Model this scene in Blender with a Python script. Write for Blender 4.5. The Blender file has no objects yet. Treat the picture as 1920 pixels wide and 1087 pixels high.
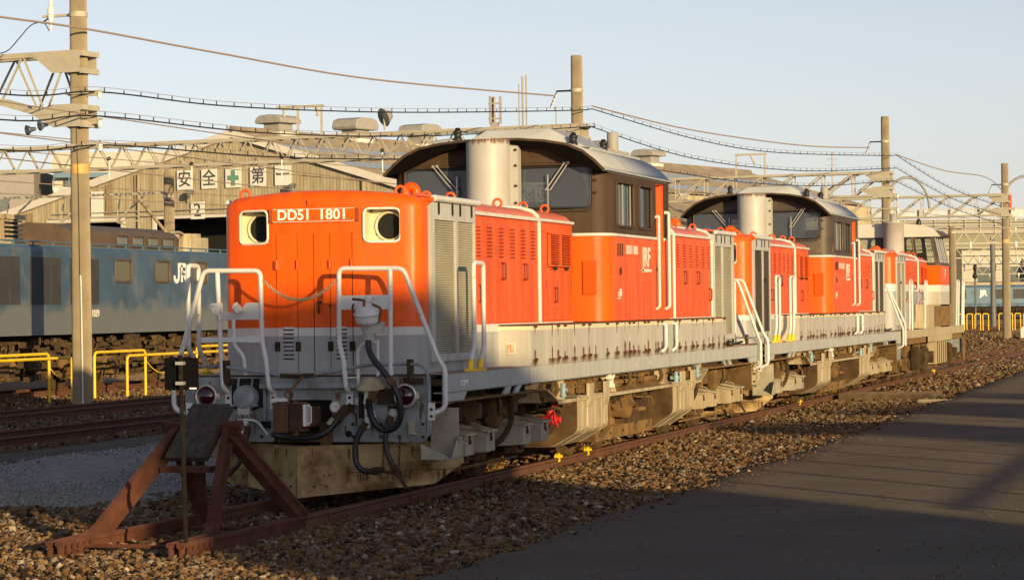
import bpy, math, random
import numpy as np
from mathutils import Vector, Matrix
R = math.radians
random.seed(7); rng = np.random.default_rng(7)
scene = bpy.context.scene
COL = scene.collection
PI = math.pi

# ------------------------------------------------------------------ materials
def _n(nt, t, **k):
    n = nt.nodes.new(t)
    for a, b in k.items(): setattr(n, a, b)
    return n

def mat(name, col, rough=.55, metal=0., var=.18, vscale=2.5, dirt=None, damt=.5, dscale=1.5, dlow=.5, dhigh=.75,
        streak=False, bump=0., bscale=40., spec=.5, fine=.0, fscale=60., coat=0.):
    m = bpy.data.materials.new(name); m.use_nodes = True
    nt = m.node_tree; L = nt.links; b = nt.nodes['Principled BSDF']
    b.inputs['Roughness'].default_value = rough; b.inputs['Metallic'].default_value = metal
    b.inputs['Specular IOR Level'].default_value = spec
    if rough > .8: b.inputs['Diffuse Roughness'].default_value = 1.
    if coat: b.inputs['Coat Weight'].default_value = coat; b.inputs['Coat Roughness'].default_value = .15
    tc = _n(nt, 'ShaderNodeTexCoord'); mp = _n(nt, 'ShaderNodeMapping')
    L.new(tc.outputs['Object'], mp.inputs['Vector'])
    if streak: mp.inputs['Scale'].default_value = (3.5, 3.5, .35)
    n1 = _n(nt, 'ShaderNodeTexNoise'); n1.inputs['Scale'].default_value = vscale; n1.inputs['Detail'].default_value = 6
    L.new(mp.outputs[0], n1.inputs['Vector'])
    r1 = _n(nt, 'ShaderNodeMapRange'); r1.inputs['From Min'].default_value = .3; r1.inputs['From Max'].default_value = .7
    r1.inputs['To Min'].default_value = 1 - var; r1.inputs['To Max'].default_value = 1 + var
    L.new(n1.outputs['Fac'], r1.inputs['Value'])
    mul = _n(nt, 'ShaderNodeMix', data_type='RGBA', blend_type='MULTIPLY'); mul.inputs[0].default_value = 1
    mul.inputs[6].default_value = (*col, 1); L.new(r1.outputs[0], mul.inputs[7])
    out = mul.outputs[2]
    if fine:
        n3 = _n(nt, 'ShaderNodeTexNoise'); n3.inputs['Scale'].default_value = fscale; n3.inputs['Detail'].default_value = 3
        L.new(tc.outputs['Object'], n3.inputs['Vector'])
        r3 = _n(nt, 'ShaderNodeMapRange'); r3.inputs['From Min'].default_value = .3; r3.inputs['From Max'].default_value = .7
        r3.inputs['To Min'].default_value = 1 - fine; r3.inputs['To Max'].default_value = 1 + fine
        L.new(n3.outputs['Fac'], r3.inputs['Value'])
        m3 = _n(nt, 'ShaderNodeMix', data_type='RGBA', blend_type='MULTIPLY'); m3.inputs[0].default_value = 1
        L.new(out, m3.inputs[6]); L.new(r3.outputs[0], m3.inputs[7]); out = m3.outputs[2]
    if dirt is not None:
        n2 = _n(nt, 'ShaderNodeTexNoise'); n2.inputs['Scale'].default_value = dscale; n2.inputs['Detail'].default_value = 9
        n2.inputs['Roughness'].default_value = .65
        L.new(mp.outputs[0], n2.inputs['Vector'])
        r2 = _n(nt, 'ShaderNodeMapRange'); r2.inputs['From Min'].default_value = dlow; r2.inputs['From Max'].default_value = dhigh
        r2.inputs['To Min'].default_value = 0; r2.inputs['To Max'].default_value = damt
        L.new(n2.outputs['Fac'], r2.inputs['Value'])
        mx = _n(nt, 'ShaderNodeMix', data_type='RGBA'); L.new(r2.outputs[0], mx.inputs[0])
        L.new(out, mx.inputs[6]); mx.inputs[7].default_value = (*dirt, 1); out = mx.outputs[2]
        rr = _n(nt, 'ShaderNodeMapRange'); rr.inputs['To Min'].default_value = rough; rr.inputs['To Max'].default_value = min(1, rough + .35)
        L.new(r2.outputs[0], rr.inputs['Value']); L.new(rr.outputs[0], b.inputs['Roughness'])
    L.new(out, b.inputs['Base Color'])
    if bump:
        nb = _n(nt, 'ShaderNodeTexNoise'); nb.inputs['Scale'].default_value = bscale; nb.inputs['Detail'].default_value = 4
        L.new(tc.outputs['Object'], nb.inputs['Vector'])
        bp = _n(nt, 'ShaderNodeBump'); bp.inputs['Strength'].default_value = bump; bp.inputs['Distance'].default_value = .02
        L.new(nb.outputs['Fac'], bp.inputs['Height']); L.new(bp.outputs[0], b.inputs['Normal'])
    return m

RUST = (.13, .045, .018)
ORANGE = mat('orange_paint', (.80, .105, .002), .34, var=.07, vscale=1.2, dirt=(.44, .048, .008), damt=.6, dscale=1.7, dlow=.47, dhigh=.72, streak=True, bump=.12, bscale=2.2, spec=.3, fine=.05, fscale=25)
FADED = mat('faded_red_paint', (.66, .090, .012), .48, var=.16, vscale=1.6, dirt=(.62, .16, .06), damt=.75, dscale=1.6, dlow=.48, dhigh=.75, streak=True, bump=.16, bscale=2.2, spec=.35, fine=.06, fscale=25)
ROOFRED = mat('chalky_sky_tint_red', (.62, .11, .05), .5, var=.12, dirt=(.70, .30, .24), damt=.7, dscale=1.2, dlow=.35, dhigh=.75)  # chalked fading; part of the pink is sky reflection put into the colour
BROWN = mat('dark_brown_paint', (.058, .034, .020), .62, var=.22, vscale=2., dirt=(.12, .08, .05), damt=.4, dscale=1.4, dlow=.5, dhigh=.85, streak=True, bump=.06, bscale=3., spec=.25)
BROWNW = mat('worn_brown_paint', (.06, .042, .03), .55, var=.25, vscale=2., dirt=(.30, .17, .07), damt=.8, dscale=2.6, dlow=.56, dhigh=.72, streak=False)
WHITE = mat('white_stripe_paint', (.62, .60, .56), .45, var=.08, dirt=(.42, .33, .24), damt=.4, dscale=1.8, dlow=.52, dhigh=.85, streak=True)
RAILW = mat('white_handrail_paint', (.60, .59, .57), .38, var=.05, dirt=(.25, .13, .07), damt=.75, dscale=11, dlow=.61, dhigh=.68)
GREY = mat('grey_body_paint', (.34, .35, .36), .5, var=.12, vscale=1.5, dirt=(.22, .17, .12), damt=.5, dscale=1.4, dlow=.46, dhigh=.85, streak=True)
SILLG = mat('dusty_grey_paint', (.42, .40, .36), .55, var=.14, vscale=1.5, dirt=(.27, .18, .10), damt=.75, dscale=1.7, dlow=.52, dhigh=.82, streak=True)
BEAMG = mat('blue_grey_beam_paint', (.23, .255, .265), .5, var=.2, vscale=2., dirt=(.08, .062, .045), damt=.85, dscale=3., dlow=.46, dhigh=.72)
RADG = mat('radiator_frame_paint', (.42, .42, .40), .5, var=.1, dirt=(.20, .15, .1), damt=.5, dscale=1.5, dlow=.52, dhigh=.8, streak=True)
MESHG = mat('radiator_mesh', (.36, .33, .25), .6, var=.15, vscale=1.5, dirt=(.10, .055, .03), damt=.8, dscale=.9, dlow=.52, dhigh=.75)
MESHB = mat('radiator_core', (.17, .155, .115), .7, var=.15, vscale=1.5, dirt=(.06, .035, .02), damt=.8, dscale=.9, dlow=.52, dhigh=.75)
MESHD = mat('dark_radiator_mesh', (.07, .05, .035), .6, var=.25, vscale=1.5, dirt=(.14, .09, .05), damt=.6, dscale=1.3)
CHIM = mat('pale_chimney_paint', (.39, .385, .37), .5, var=.07, dirt=(.30, .25, .19), damt=.45, dscale=2.2, dlow=.52, dhigh=.85)
ROOFG = mat('grey_roof_paint', (.36, .37, .39), .5, var=.1, dirt=(.28, .26, .24), damt=.5, dscale=2)
DUST = mat('brown_dust', (.135, .080, .034), .85, var=.45, vscale=6, dirt=(.04, .027, .016), damt=.7, dscale=3, dlow=.48, dhigh=.75, spec=.2)
DUSTL = mat('pale_dusty_steel', (.40, .33, .22), .75, var=.2, vscale=3, dirt=(.17, .10, .045), damt=.9, dscale=1.6, dlow=.48, dhigh=.75, streak=True, spec=.25)
DUSTD = mat('dark_grimy_steel', (.05, .031, .017), .85, var=.3, vscale=5, dirt=(.14, .09, .045), damt=.6, dscale=4, spec=.2)
SANDB = mat('sandbox_paint', (.33, .30, .23), .6, var=.15, vscale=4, dirt=(.11, .055, .03), damt=.85, dscale=9, dlow=.58, dhigh=.68, spec=.3)
PLOW = mat('grimy_plough_paint', (.37, .265, .12), .62, var=.3, vscale=1.8, dirt=(.085, .042, .018), damt=.95, dscale=2.2, dlow=.44, dhigh=.66, spec=.3)
BLACK = mat('black_rubber', (.012, .012, .013), .5, var=.2)
DARK = mat('dark_opening', (.006, .006, .006), .9, var=0)
SEAM = mat('dark_seam', (.03, .012, .008), .9, var=0)
DUSTSHADE = mat('oily_shaded_brown', (.080, .046, .020), .8, var=.4, vscale=4, dirt=(.03, .020, .012), damt=.8, dscale=3, dlow=.45, dhigh=.7, spec=.25)  # oily dirt, darkened further to carry the shade on the tank ends
RUSTM = mat('rusty_steel', (.080, .030, .019), .85, var=.3, vscale=6, dirt=(.06, .03, .022), damt=.7, dscale=4, bump=.3, bscale=30, spec=.2)
RAILM = mat('rusty_rail', (.115, .050, .030), .75, var=.25, vscale=5, dirt=(.16, .075, .03), damt=.6, dscale=3, spec=.3)
CREAM = mat('cream_paint', (.64, .58, .40), .5, var=.06)
CHROME = mat('lamp_ring', (.55, .52, .46), .35, metal=.6, var=.1)
REDGL = mat('dark_red_lens', (.035, .004, .006), .06, var=0, coat=.5)
RED = mat('red_valve_paint', (.75, .03, .02), .45, var=.1)
SKYB = mat('light_blue_valve_paint', (.20, .29, .35), .5, var=.15)
YEL = mat('yellow_paint', (.80, .52, .02), .5, var=.1, dirt=(.20, .08, .02), damt=.85, dscale=9, dlow=.60, dhigh=.70)
LINER = mat('cab_interior', (.10, .14, .125), .8, var=.1)
WOODM = mat('weathered_timber', (.055, .047, .040), .9, var=.35, vscale=5, dirt=(.045, .038, .03), damt=.8, dscale=8, bump=.6, bscale=25, streak=True, spec=.2)
SLEEP = mat('old_sleeper', (.12, .082, .05), .9, var=.3, vscale=6, dirt=(.05, .036, .026), damt=.7, dscale=7, bump=.5, bscale=20, spec=.2)
CONC = mat('pole_concrete', (.27, .222, .15), .85, var=.12, vscale=3, dirt=(.27, .21, .15), damt=.5, dscale=2.5, bump=.1, bscale=60, spec=.2)
STEELP = mat('pale_painted_steel', (.39, .36, .285), .6, var=.12, vscale=4, dirt=(.33, .22, .12), damt=.5, dscale=4, dlow=.52, dhigh=.8)
PORC = mat('white_porcelain', (.75, .72, .66), .3, var=.05)
CABLE = mat('black_cable', (.02, .02, .022), .6, var=0)
WIRE = mat('tan_wire', (.30, .22, .17), .6, var=0)
BLUEL = mat('faded_blue_paint', (.046, .084, .138), .45, var=.22, vscale=1.1, dirt=(.15, .16, .17), damt=.6, dscale=1.3, dlow=.50, dhigh=.70, bump=.09, bscale=2.)
def primer_band(m):
    """worn grey primer showing in an irregular band low on the body"""
    nt = m.node_tree; L = nt.links; b = nt.nodes['Principled BSDF']; src = b.inputs['Base Color'].links[0].from_socket
    tc = _n(nt, 'ShaderNodeTexCoord'); sx = _n(nt, 'ShaderNodeSeparateXYZ'); L.new(tc.outputs['Object'], sx.inputs[0])
    nz = _n(nt, 'ShaderNodeTexNoise'); nz.inputs['Scale'].default_value = 1.6; nz.inputs['Detail'].default_value = 6; L.new(tc.outputs['Object'], nz.inputs['Vector'])
    a = _n(nt, 'ShaderNodeMath', operation='MULTIPLY_ADD'); L.new(nz.outputs['Fac'], a.inputs[0]); a.inputs[1].default_value = 1.1; L.new(sx.outputs['Z'], a.inputs[2])
    r = _n(nt, 'ShaderNodeMapRange'); r.inputs['From Min'].default_value = 2.50; r.inputs['From Max'].default_value = 2.85; r.inputs['To Min'].default_value = .85; r.inputs['To Max'].default_value = 0; L.new(a.outputs[0], r.inputs['Value'])
    mx = _n(nt, 'ShaderNodeMix', data_type='RGBA'); L.new(r.outputs[0], mx.inputs[0]); L.new(src, mx.inputs[6]); mx.inputs[7].default_value = (.135, .145, .15, 1); L.new(mx.outputs[2], b.inputs['Base Color'])
primer_band(BLUEL)
BLUED = mat('far_blue_paint', (.07, .14, .22), .5, var=.1, vscale=.6)
GRILLB = mat('dark_grey_grille', (.040, .040, .044), .7, var=.2)
MONB = mat('brown_roof_steel', (.10, .068, .045), .6, var=.2)
FIBRE = mat('weathered_corrugated_sheet', (.36, .315, .225), .9, var=.12, vscale=.9, dirt=(.20, .155, .10), damt=.85, dscale=1.1, dlow=.46, dhigh=.68, streak=True, spec=.1)
SLATE = mat('brown_roof_sheet', (.20, .165, .13), .9, var=.2, vscale=1., dirt=(.12, .10, .08), damt=.6, dscale=.8, spec=.1)
SKYL = mat('bluish_skylight_sheet', (.34, .40, .48), .6, var=.12, vscale=1.5)
TRIMW = mat('white_trim', (.66, .62, .55), .6, var=.06)
VENT = mat('grey_vent_steel', (.30, .28, .255), .6, var=.1)
BOARD = mat('white_signboard', (.74, .72, .67), .5, var=.05)
INK = mat('black_lettering', (.055, .055, .06), .6, var=0)
GREENI = mat('green_sign_paint', (.13, .29, .20), .6, var=.1)
LETW = mat('white_lettering', (.82, .80, .77), .5, var=.06)
LETD = mat('worn_white_lettering', (.70, .64, .58), .6, var=.05, dirt=(.72, .14, .05), damt=.8, dscale=12, dlow=.62, dhigh=.70)
HOUSEW = mat('cream_house_wall', (.46, .43, .36), .8, var=.05)
HOUSEG = mat('mauve_house_wall', (.27, .245, .23), .8, var=.05)
BANDB = mat('blue_balcony_band', (.12, .20, .28), .6, var=.05)
PANE = mat('dull_window_pane', (.12, .135, .13), .12, var=.15)
BRIDGE = mat('green_grey_girder', (.21, .20, .135), .7, var=.1, vscale=.5)
BRIDGEP = mat('pale_bridge_panel', (.24, .24, .225), .6, var=.05)
SIGB = mat('black_sign_board', (.005, .005, .006), .9, var=0, spec=.05)
HANDLE = mat('dark_red_handle', (.20, .028, .010), .5)
HINGE = mat('red_brown_hinge', (.33, .050, .014), .5)
LSHADE = mat('louvre_shade_line', (.13, .022, .012), .9, var=0)  # shading line below each louvre, painted as a dark strip

def stain_mat():
    m = bpy.data.materials.new('rust_stain'); m.use_nodes = True
    nt = m.node_tree; L = nt.links; b = nt.nodes['Principled BSDF']
    b.inputs['Base Color'].default_value = (.16, .062, .02, 1); b.inputs['Roughness'].default_value = .9
    uv = _n(nt, 'ShaderNodeUVMap'); sx = _n(nt, 'ShaderNodeSeparateXYZ'); L.new(uv.outputs[0], sx.inputs[0])
    tc = _n(nt, 'ShaderNodeTexCoord'); nz = _n(nt, 'ShaderNodeTexNoise'); nz.inputs['Scale'].default_value = 22; nz.inputs['Detail'].default_value = 5
    L.new(tc.outputs['Object'], nz.inputs['Vector'])
    def mth(op, a, b_=None):
        n = _n(nt, 'ShaderNodeMath', operation=op)
        for i, q in enumerate((a, b_)):
            if q is None: continue
            if isinstance(q, (int, float)): n.inputs[i].default_value = q
            else: L.new(q, n.inputs[i])
        return n.outputs[0]
    dx = mth('ABSOLUTE', mth('SUBTRACT', sx.outputs[0], .5)); hx = mth('SUBTRACT', 1., mth('MULTIPLY', dx, 2.))
    hy = mth('MULTIPLY', mth('MINIMUM', 1., mth('MULTIPLY', mth('SUBTRACT', 1., sx.outputs[1]), 5.)), sx.outputs[1])
    a = mth('MULTIPLY', mth('MULTIPLY', hx, hy), mth('MULTIPLY', nz.outputs['Fac'], 3.4))
    a = mth('MINIMUM', mth('MULTIPLY', a, .95), .82)
    L.new(a, b.inputs['Alpha'])
    return m
STAIN = stain_mat()

def glass_mat(name='cab_glass', tint=(.50, .55, .60), film=.07, film_col=(.35, .36, .38)):
    m = bpy.data.materials.new(name); m.use_nodes = True
    nt = m.node_tree; L = nt.links
    for n in list(nt.nodes): nt.nodes.remove(n)
    o = _n(nt, 'ShaderNodeOutputMaterial'); t = _n(nt, 'ShaderNodeBsdfTransparent'); t.inputs[0].default_value = (*tint, 1)
    g = _n(nt, 'ShaderNodeBsdfGlossy'); g.inputs['Roughness'].default_value = .03
    d = _n(nt, 'ShaderNodeBsdfDiffuse'); d.inputs[0].default_value = (*film_col, 1)
    fr = _n(nt, 'ShaderNodeFresnel'); fr.inputs[0].default_value = 1.6
    m1 = _n(nt, 'ShaderNodeMixShader'); L.new(fr.outputs[0], m1.inputs[0]); L.new(t.outputs[0], m1.inputs[1]); L.new(g.outputs[0], m1.inputs[2])
    m2 = _n(nt, 'ShaderNodeMixShader'); m2.inputs[0].default_value = film; L.new(m1.outputs[0], m2.inputs[1]); L.new(d.outputs[0], m2.inputs[2])
    L.new(m2.outputs[0], o.inputs[0])
    return m
GLASS = glass_mat('cab_glass', (.50, .55, .62), .22, (.21, .25, .34))  # blue-grey film: dirty glass with its dusky reflection put into the colour
GLASSC = glass_mat('clear_cab_glass', (.80, .84, .80), .05, (.3, .33, .33))
GLASSD = glass_mat('dusty_cab_glass', (.35, .40, .48), .16, (.24, .28, .36))

# ------------------------------------------------------------------ mesh helper
def rnd(path, rad, k=5):
    """round the corners of a polyline"""
    P = [Vector(p) for p in path]; out = [P[0]]
    for i in range(1, len(P) - 1):
        a, b, c = P[i-1], P[i], P[i+1]
        d1, d2 = (a - b), (c - b); r = min(rad, d1.length * .49, d2.length * .49)
        q0, q1 = b + d1.normalized() * r, b + d2.normalized() * r
        for j in range(k + 1):
            t = j / k; out.append(q0 * (1-t)**2 + b * 2*t*(1-t) + q1 * t*t)
    out.append(P[-1]); return out

class M:
    def __init__(s): s.v = []; s.f = []; s.m = []; s.sm = []; s.uv = {}; s.cuts = []
    def cut(s): s.cuts.append((len(s.v), len(s.f))); return s      # what follows becomes a mesh of its own
    def add(s, vs, fs, mi=0, sm=False):
        o = len(s.v); s.v += [tuple(v) for v in vs]
        for f in fs: s.f.append([o + i for i in f]); s.m.append(mi); s.sm.append(sm)
        return s
    def box(s, x0, x1, y0, y1, z0, z1, mi=0):
        if x0 > x1: x0, x1 = x1, x0
        if y0 > y1: y0, y1 = y1, y0
        if z0 > z1: z0, z1 = z1, z0
        v = [(x0,y0,z0),(x1,y0,z0),(x1,y1,z0),(x0,y1,z0),(x0,y0,z1),(x1,y0,z1),(x1,y1,z1),(x0,y1,z1)]
        return s.add(v, [(3,2,1,0),(4,5,6,7),(0,1,5,4),(1,2,6,5),(2,3,7,6),(3,0,4,7)], mi)
    def beam(s, p0, p1, w, h, mi=0, up=(0,0,1)):
        p0, p1 = Vector(p0), Vector(p1); d = (p1 - p0).normalized(); u = Vector(up)
        if abs(d.dot(u)) > .97: u = Vector((0,1,0))
        a = d.cross(u).normalized(); u = a.cross(d)
        a *= w/2; u *= h/2
        v = [p0-a-u, p0+a-u, p0+a+u, p0-a+u, p1-a-u, p1+a-u, p1+a+u, p1-a+u]
        return s.add(v, [(0,1,2,3),(7,6,5,4),(4,5,1,0),(5,6,2,1),(6,7,3,2),(7,4,0,3)], mi)
    def prism(s, poly, vec, mi=0):
        P = [Vector(p) for p in poly]; V = Vector(vec); n = len(P)
        nr = Vector((0,0,0))
        for i in range(n): nr += P[i].cross(P[(i+1) % n])
        if nr.dot(V) > 0: P = P[::-1]
        s.add(P + [p + V for p in P], [tuple(range(n)), tuple(range(2*n-1, n-1, -1))] + [(i, n+i, n+(i+1) % n, (i+1) % n) for i in range(n)], mi)
        return s
    def tube(s, path, r, n=8, mi=0, closed=False):
        P = [Vector(p) for p in path]
        Q = [P[0]]
        for p in P[1:]:
            if (p - Q[-1]).length > 1e-5: Q.append(p)
        P = Q; N = len(P)
        T = []
        for i in range(N):
            a = P[(i-1) % N] if (i > 0 or closed) else P[i]; b = P[(i+1) % N] if (i < N-1 or closed) else P[i]
            T.append((b - a).normalized())
        u = Vector((0,0,1)) if abs(T[0].z) < .9 else Vector((1,0,0))
        u = (u - T[0] * u.dot(T[0])).normalized(); vs = []
        rr = r if hasattr(r, '__len__') else [r] * N
        for i in range(N):
            u = (u - T[i] * u.dot(T[i])).normalized(); w = T[i].cross(u)
            for k in range(n):
                a = 2*PI*k/n; vs.append(P[i] + (u*math.cos(a) + w*math.sin(a)) * rr[i])
        fs = []
        for i in range(N if closed else N-1):
            j = (i+1) % N
            for k in range(n): fs.append((i*n+k, i*n+(k+1) % n, j*n+(k+1) % n, j*n+k))
        s.add(vs, fs, mi, True)
        if not closed:
            s.add(vs[:n], [tuple(range(n-1,-1,-1))], mi); s.add(vs[-n:], [tuple(range(n))], mi)
        return s
    def cyl(s, p0, p1, r, n=16, mi=0, r1=None): return s.tube([p0, p1], [r, r if r1 is None else r1], n, mi)
    def lathe(s, p, ax, prof, n=20, mi=0):
        ax = Vector(ax).normalized(); p = Vector(p)
        u = Vector((0,0,1)) if abs(ax.z) < .9 else Vector((1,0,0)); u = (u - ax*u.dot(ax)).normalized(); w = ax.cross(u)
        vs = []; K = len(prof)
        for t, r in prof:
            for k in range(n):
                a = 2*PI*k/n; vs.append(p + ax*t + (u*math.cos(a) + w*math.sin(a))*max(r, 1e-4))
        fs = [(i*n+k, i*n+(k+1) % n, (i+1)*n+(k+1) % n, (i+1)*n+k) for i in range(K-1) for k in range(n)]
        return s.add(vs, fs, mi, True)
    def ring(s, c, ax, R_, r, n=10, N=24, mi=0, a0=0, a1=2*PI):
        ax = Vector(ax).normalized(); u = Vector((0,0,1)) if abs(ax.z) < .9 else Vector((1,0,0)); u = (u-ax*u.dot(ax)).normalized(); w = ax.cross(u)
        full = abs(a1-a0-2*PI) < 1e-6
        K = N if full else N+1
        return s.tube([Vector(c) + (u*math.cos(a0+(a1-a0)*i/N) + w*math.sin(a0+(a1-a0)*i/N))*R_ for i in range(K)], r, n, mi, full)
    def grid(s, us, vs, fn, skip=None, mi=0, sm=False, flip=False):
        U, V = len(us), len(vs); pts = [fn(u, v) for v in vs for u in us]; o = len(s.v); s.v += [tuple(p) for p in pts]
        for j in range(V-1):
            for i in range(U-1):
                cu, cv = (us[i]+us[i+1])/2, (vs[j]+vs[j+1])/2
                if skip and skip(cu, cv): continue
                f = [o+j*U+i, o+j*U+i+1, o+(j+1)*U+i+1, o+(j+1)*U+i]
                if flip: f = f[::-1]
                s.f.append(f); s.m.append(mi(cu, cv) if callable(mi) else mi); s.sm.append(sm)
        return s
    def quad(s, a, b, c, d, mi=0):
        s.uv[len(s.f)] = [(0,0),(1,0),(1,1),(0,1)]
        return s.add([a,b,c,d], [(0,1,2,3)], mi)
    def build(s, name, mats, parent=None, bevel=0., segs=1, loc=None, recalc=False, **props):
        if s.cuts:
            C_ = [(0, 0)] + s.cuts + [(len(s.v), len(s.f))]; first = None
            for (v0, f0), (v1, f1) in zip(C_, C_[1:]):
                if f1 == f0: continue
                q = M(); q.v = s.v[v0:v1]; q.f = [[i - v0 for i in f] for f in s.f[f0:f1]]; q.m = s.m[f0:f1]; q.sm = s.sm[f0:f1]; q.uv = {k - f0: u for k, u in s.uv.items() if f0 <= k < f1}
                ob = q.build(name, mats, parent, bevel, segs, loc, recalc, **props); first = first or ob
            return first
        me = bpy.data.meshes.new(name)
        me.from_pydata(s.v, [], s.f)
        if not isinstance(mats, (list, tuple)): mats = [mats]
        for m in mats: me.materials.append(m)
        me.polygons.foreach_set('material_index', s.m); me.polygons.foreach_set('use_smooth', s.sm)
        if s.uv:
            ul = me.uv_layers.new(name='UVMap')
            for fi, u in s.uv.items():
                p = me.polygons[fi]
                for k, li in enumerate(p.loop_indices): ul.data[li].uv = u[k]
        me.update()
        if recalc:
            import bmesh
            bm = bmesh.new(); bm.from_mesh(me); bmesh.ops.recalc_face_normals(bm, faces=bm.faces); bm.to_mesh(me); bm.free()
        o = bpy.data.objects.new(name, me); COL.objects.link(o)
        if parent: o.parent = parent
        if loc: o.location = loc
        if bevel:
            b = o.modifiers.new('edge', 'BEVEL'); b.width = bevel; b.segments = segs; b.limit_method = 'ANGLE'; b.angle_limit = R(40)
        for k, v in props.items(): o[k] = v
        return o

def thing(name, label, category, loc=(0,0,0), rz=0, group=None):
    o = bpy.data.objects.new(name, None); COL.objects.link(o); o.empty_display_size = .2
    o.location = loc; o.rotation_euler = (0,0,rz); o['label'] = label; o['category'] = category
    if group: o['group'] = group
    return o
def tag(o, label, category, group=None):
    o['label'] = label; o['category'] = category
    if group: o['group'] = group
    return o
def struct(o): o['kind'] = 'structure'; return o

def text(s, size, name, m, parent, place, sx=1., ext=.003, off=0., align='CENTER'):
    """flat lettering; place(x, y, h) maps text coordinates to a point"""
    c = bpy.data.curves.new(name, 'FONT'); c.body = s; c.size = size; c.extrude = ext; c.offset = off; c.align_x = align; c.align_y = 'CENTER'
    c.resolution_u = 4
    t = bpy.data.objects.new(name, c); COL.objects.link(t)
    dg = bpy.context.evaluated_depsgraph_get()
    me = bpy.data.meshes.new_from_object(t.evaluated_get(dg)); bpy.data.objects.remove(t); bpy.data.curves.remove(c)
    for v in me.vertices: v.co = Vector(place(v.co.x*sx, v.co.y, v.co.z))
    me.materials.clear(); me.materials.append(m); me.name = name
    o = bpy.data.objects.new(name, me); COL.objects.link(o)
    if parent: o.parent = parent
    return o
def on_front(x, y, z): return lambda a, b, h: (x + a, y - h, z + b)          # faces -Y
def on_side(x, y, z): return lambda a, b, h: (x + h, y + a, z + b)           # faces +X
def stroke(m, path, w, place, th=.004, mi=0):
    """broad flat pen stroke (mitred) in a plane"""
    P = [Vector((p[0], p[1])) for p in path]; n = len(P); Lf = []; Rt = []
    for i in range(n):
        d1 = (P[i]-P[i-1]).normalized() if i > 0 else None; d2 = (P[i+1]-P[i]).normalized() if i < n-1 else None
        if d1 is None: d1 = d2
        if d2 is None: d2 = d1
        t = (d1+d2).normalized(); nn = Vector((-t.y, t.x)); k = w/2/max(.35, nn.dot(Vector((-d1.y, d1.x))))
        Lf.append(P[i]+nn*k); Rt.append(P[i]-nn*k)
    for i in range(n-1):
        q = [Rt[i], Rt[i+1], Lf[i+1], Lf[i]]
        m.add([place(a.x, a.y, 0) for a in q] + [place(a.x, a.y, th) for a in q],
              [(3,2,1,0),(4,5,6,7),(0,1,5,4),(1,2,6,5),(2,3,7,6),(3,0,4,7)], mi)
    return m
# ------------------------------------------------------------------ locomotive pieces (local frame: y runs back from the front beam, x to the walk side, z up from the rail)
def zmat(c1, c2):           # orange / white / grey by height
    return lambda u, v: 0 if v > c1 else (1 if v > c2 else 2)

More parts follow.
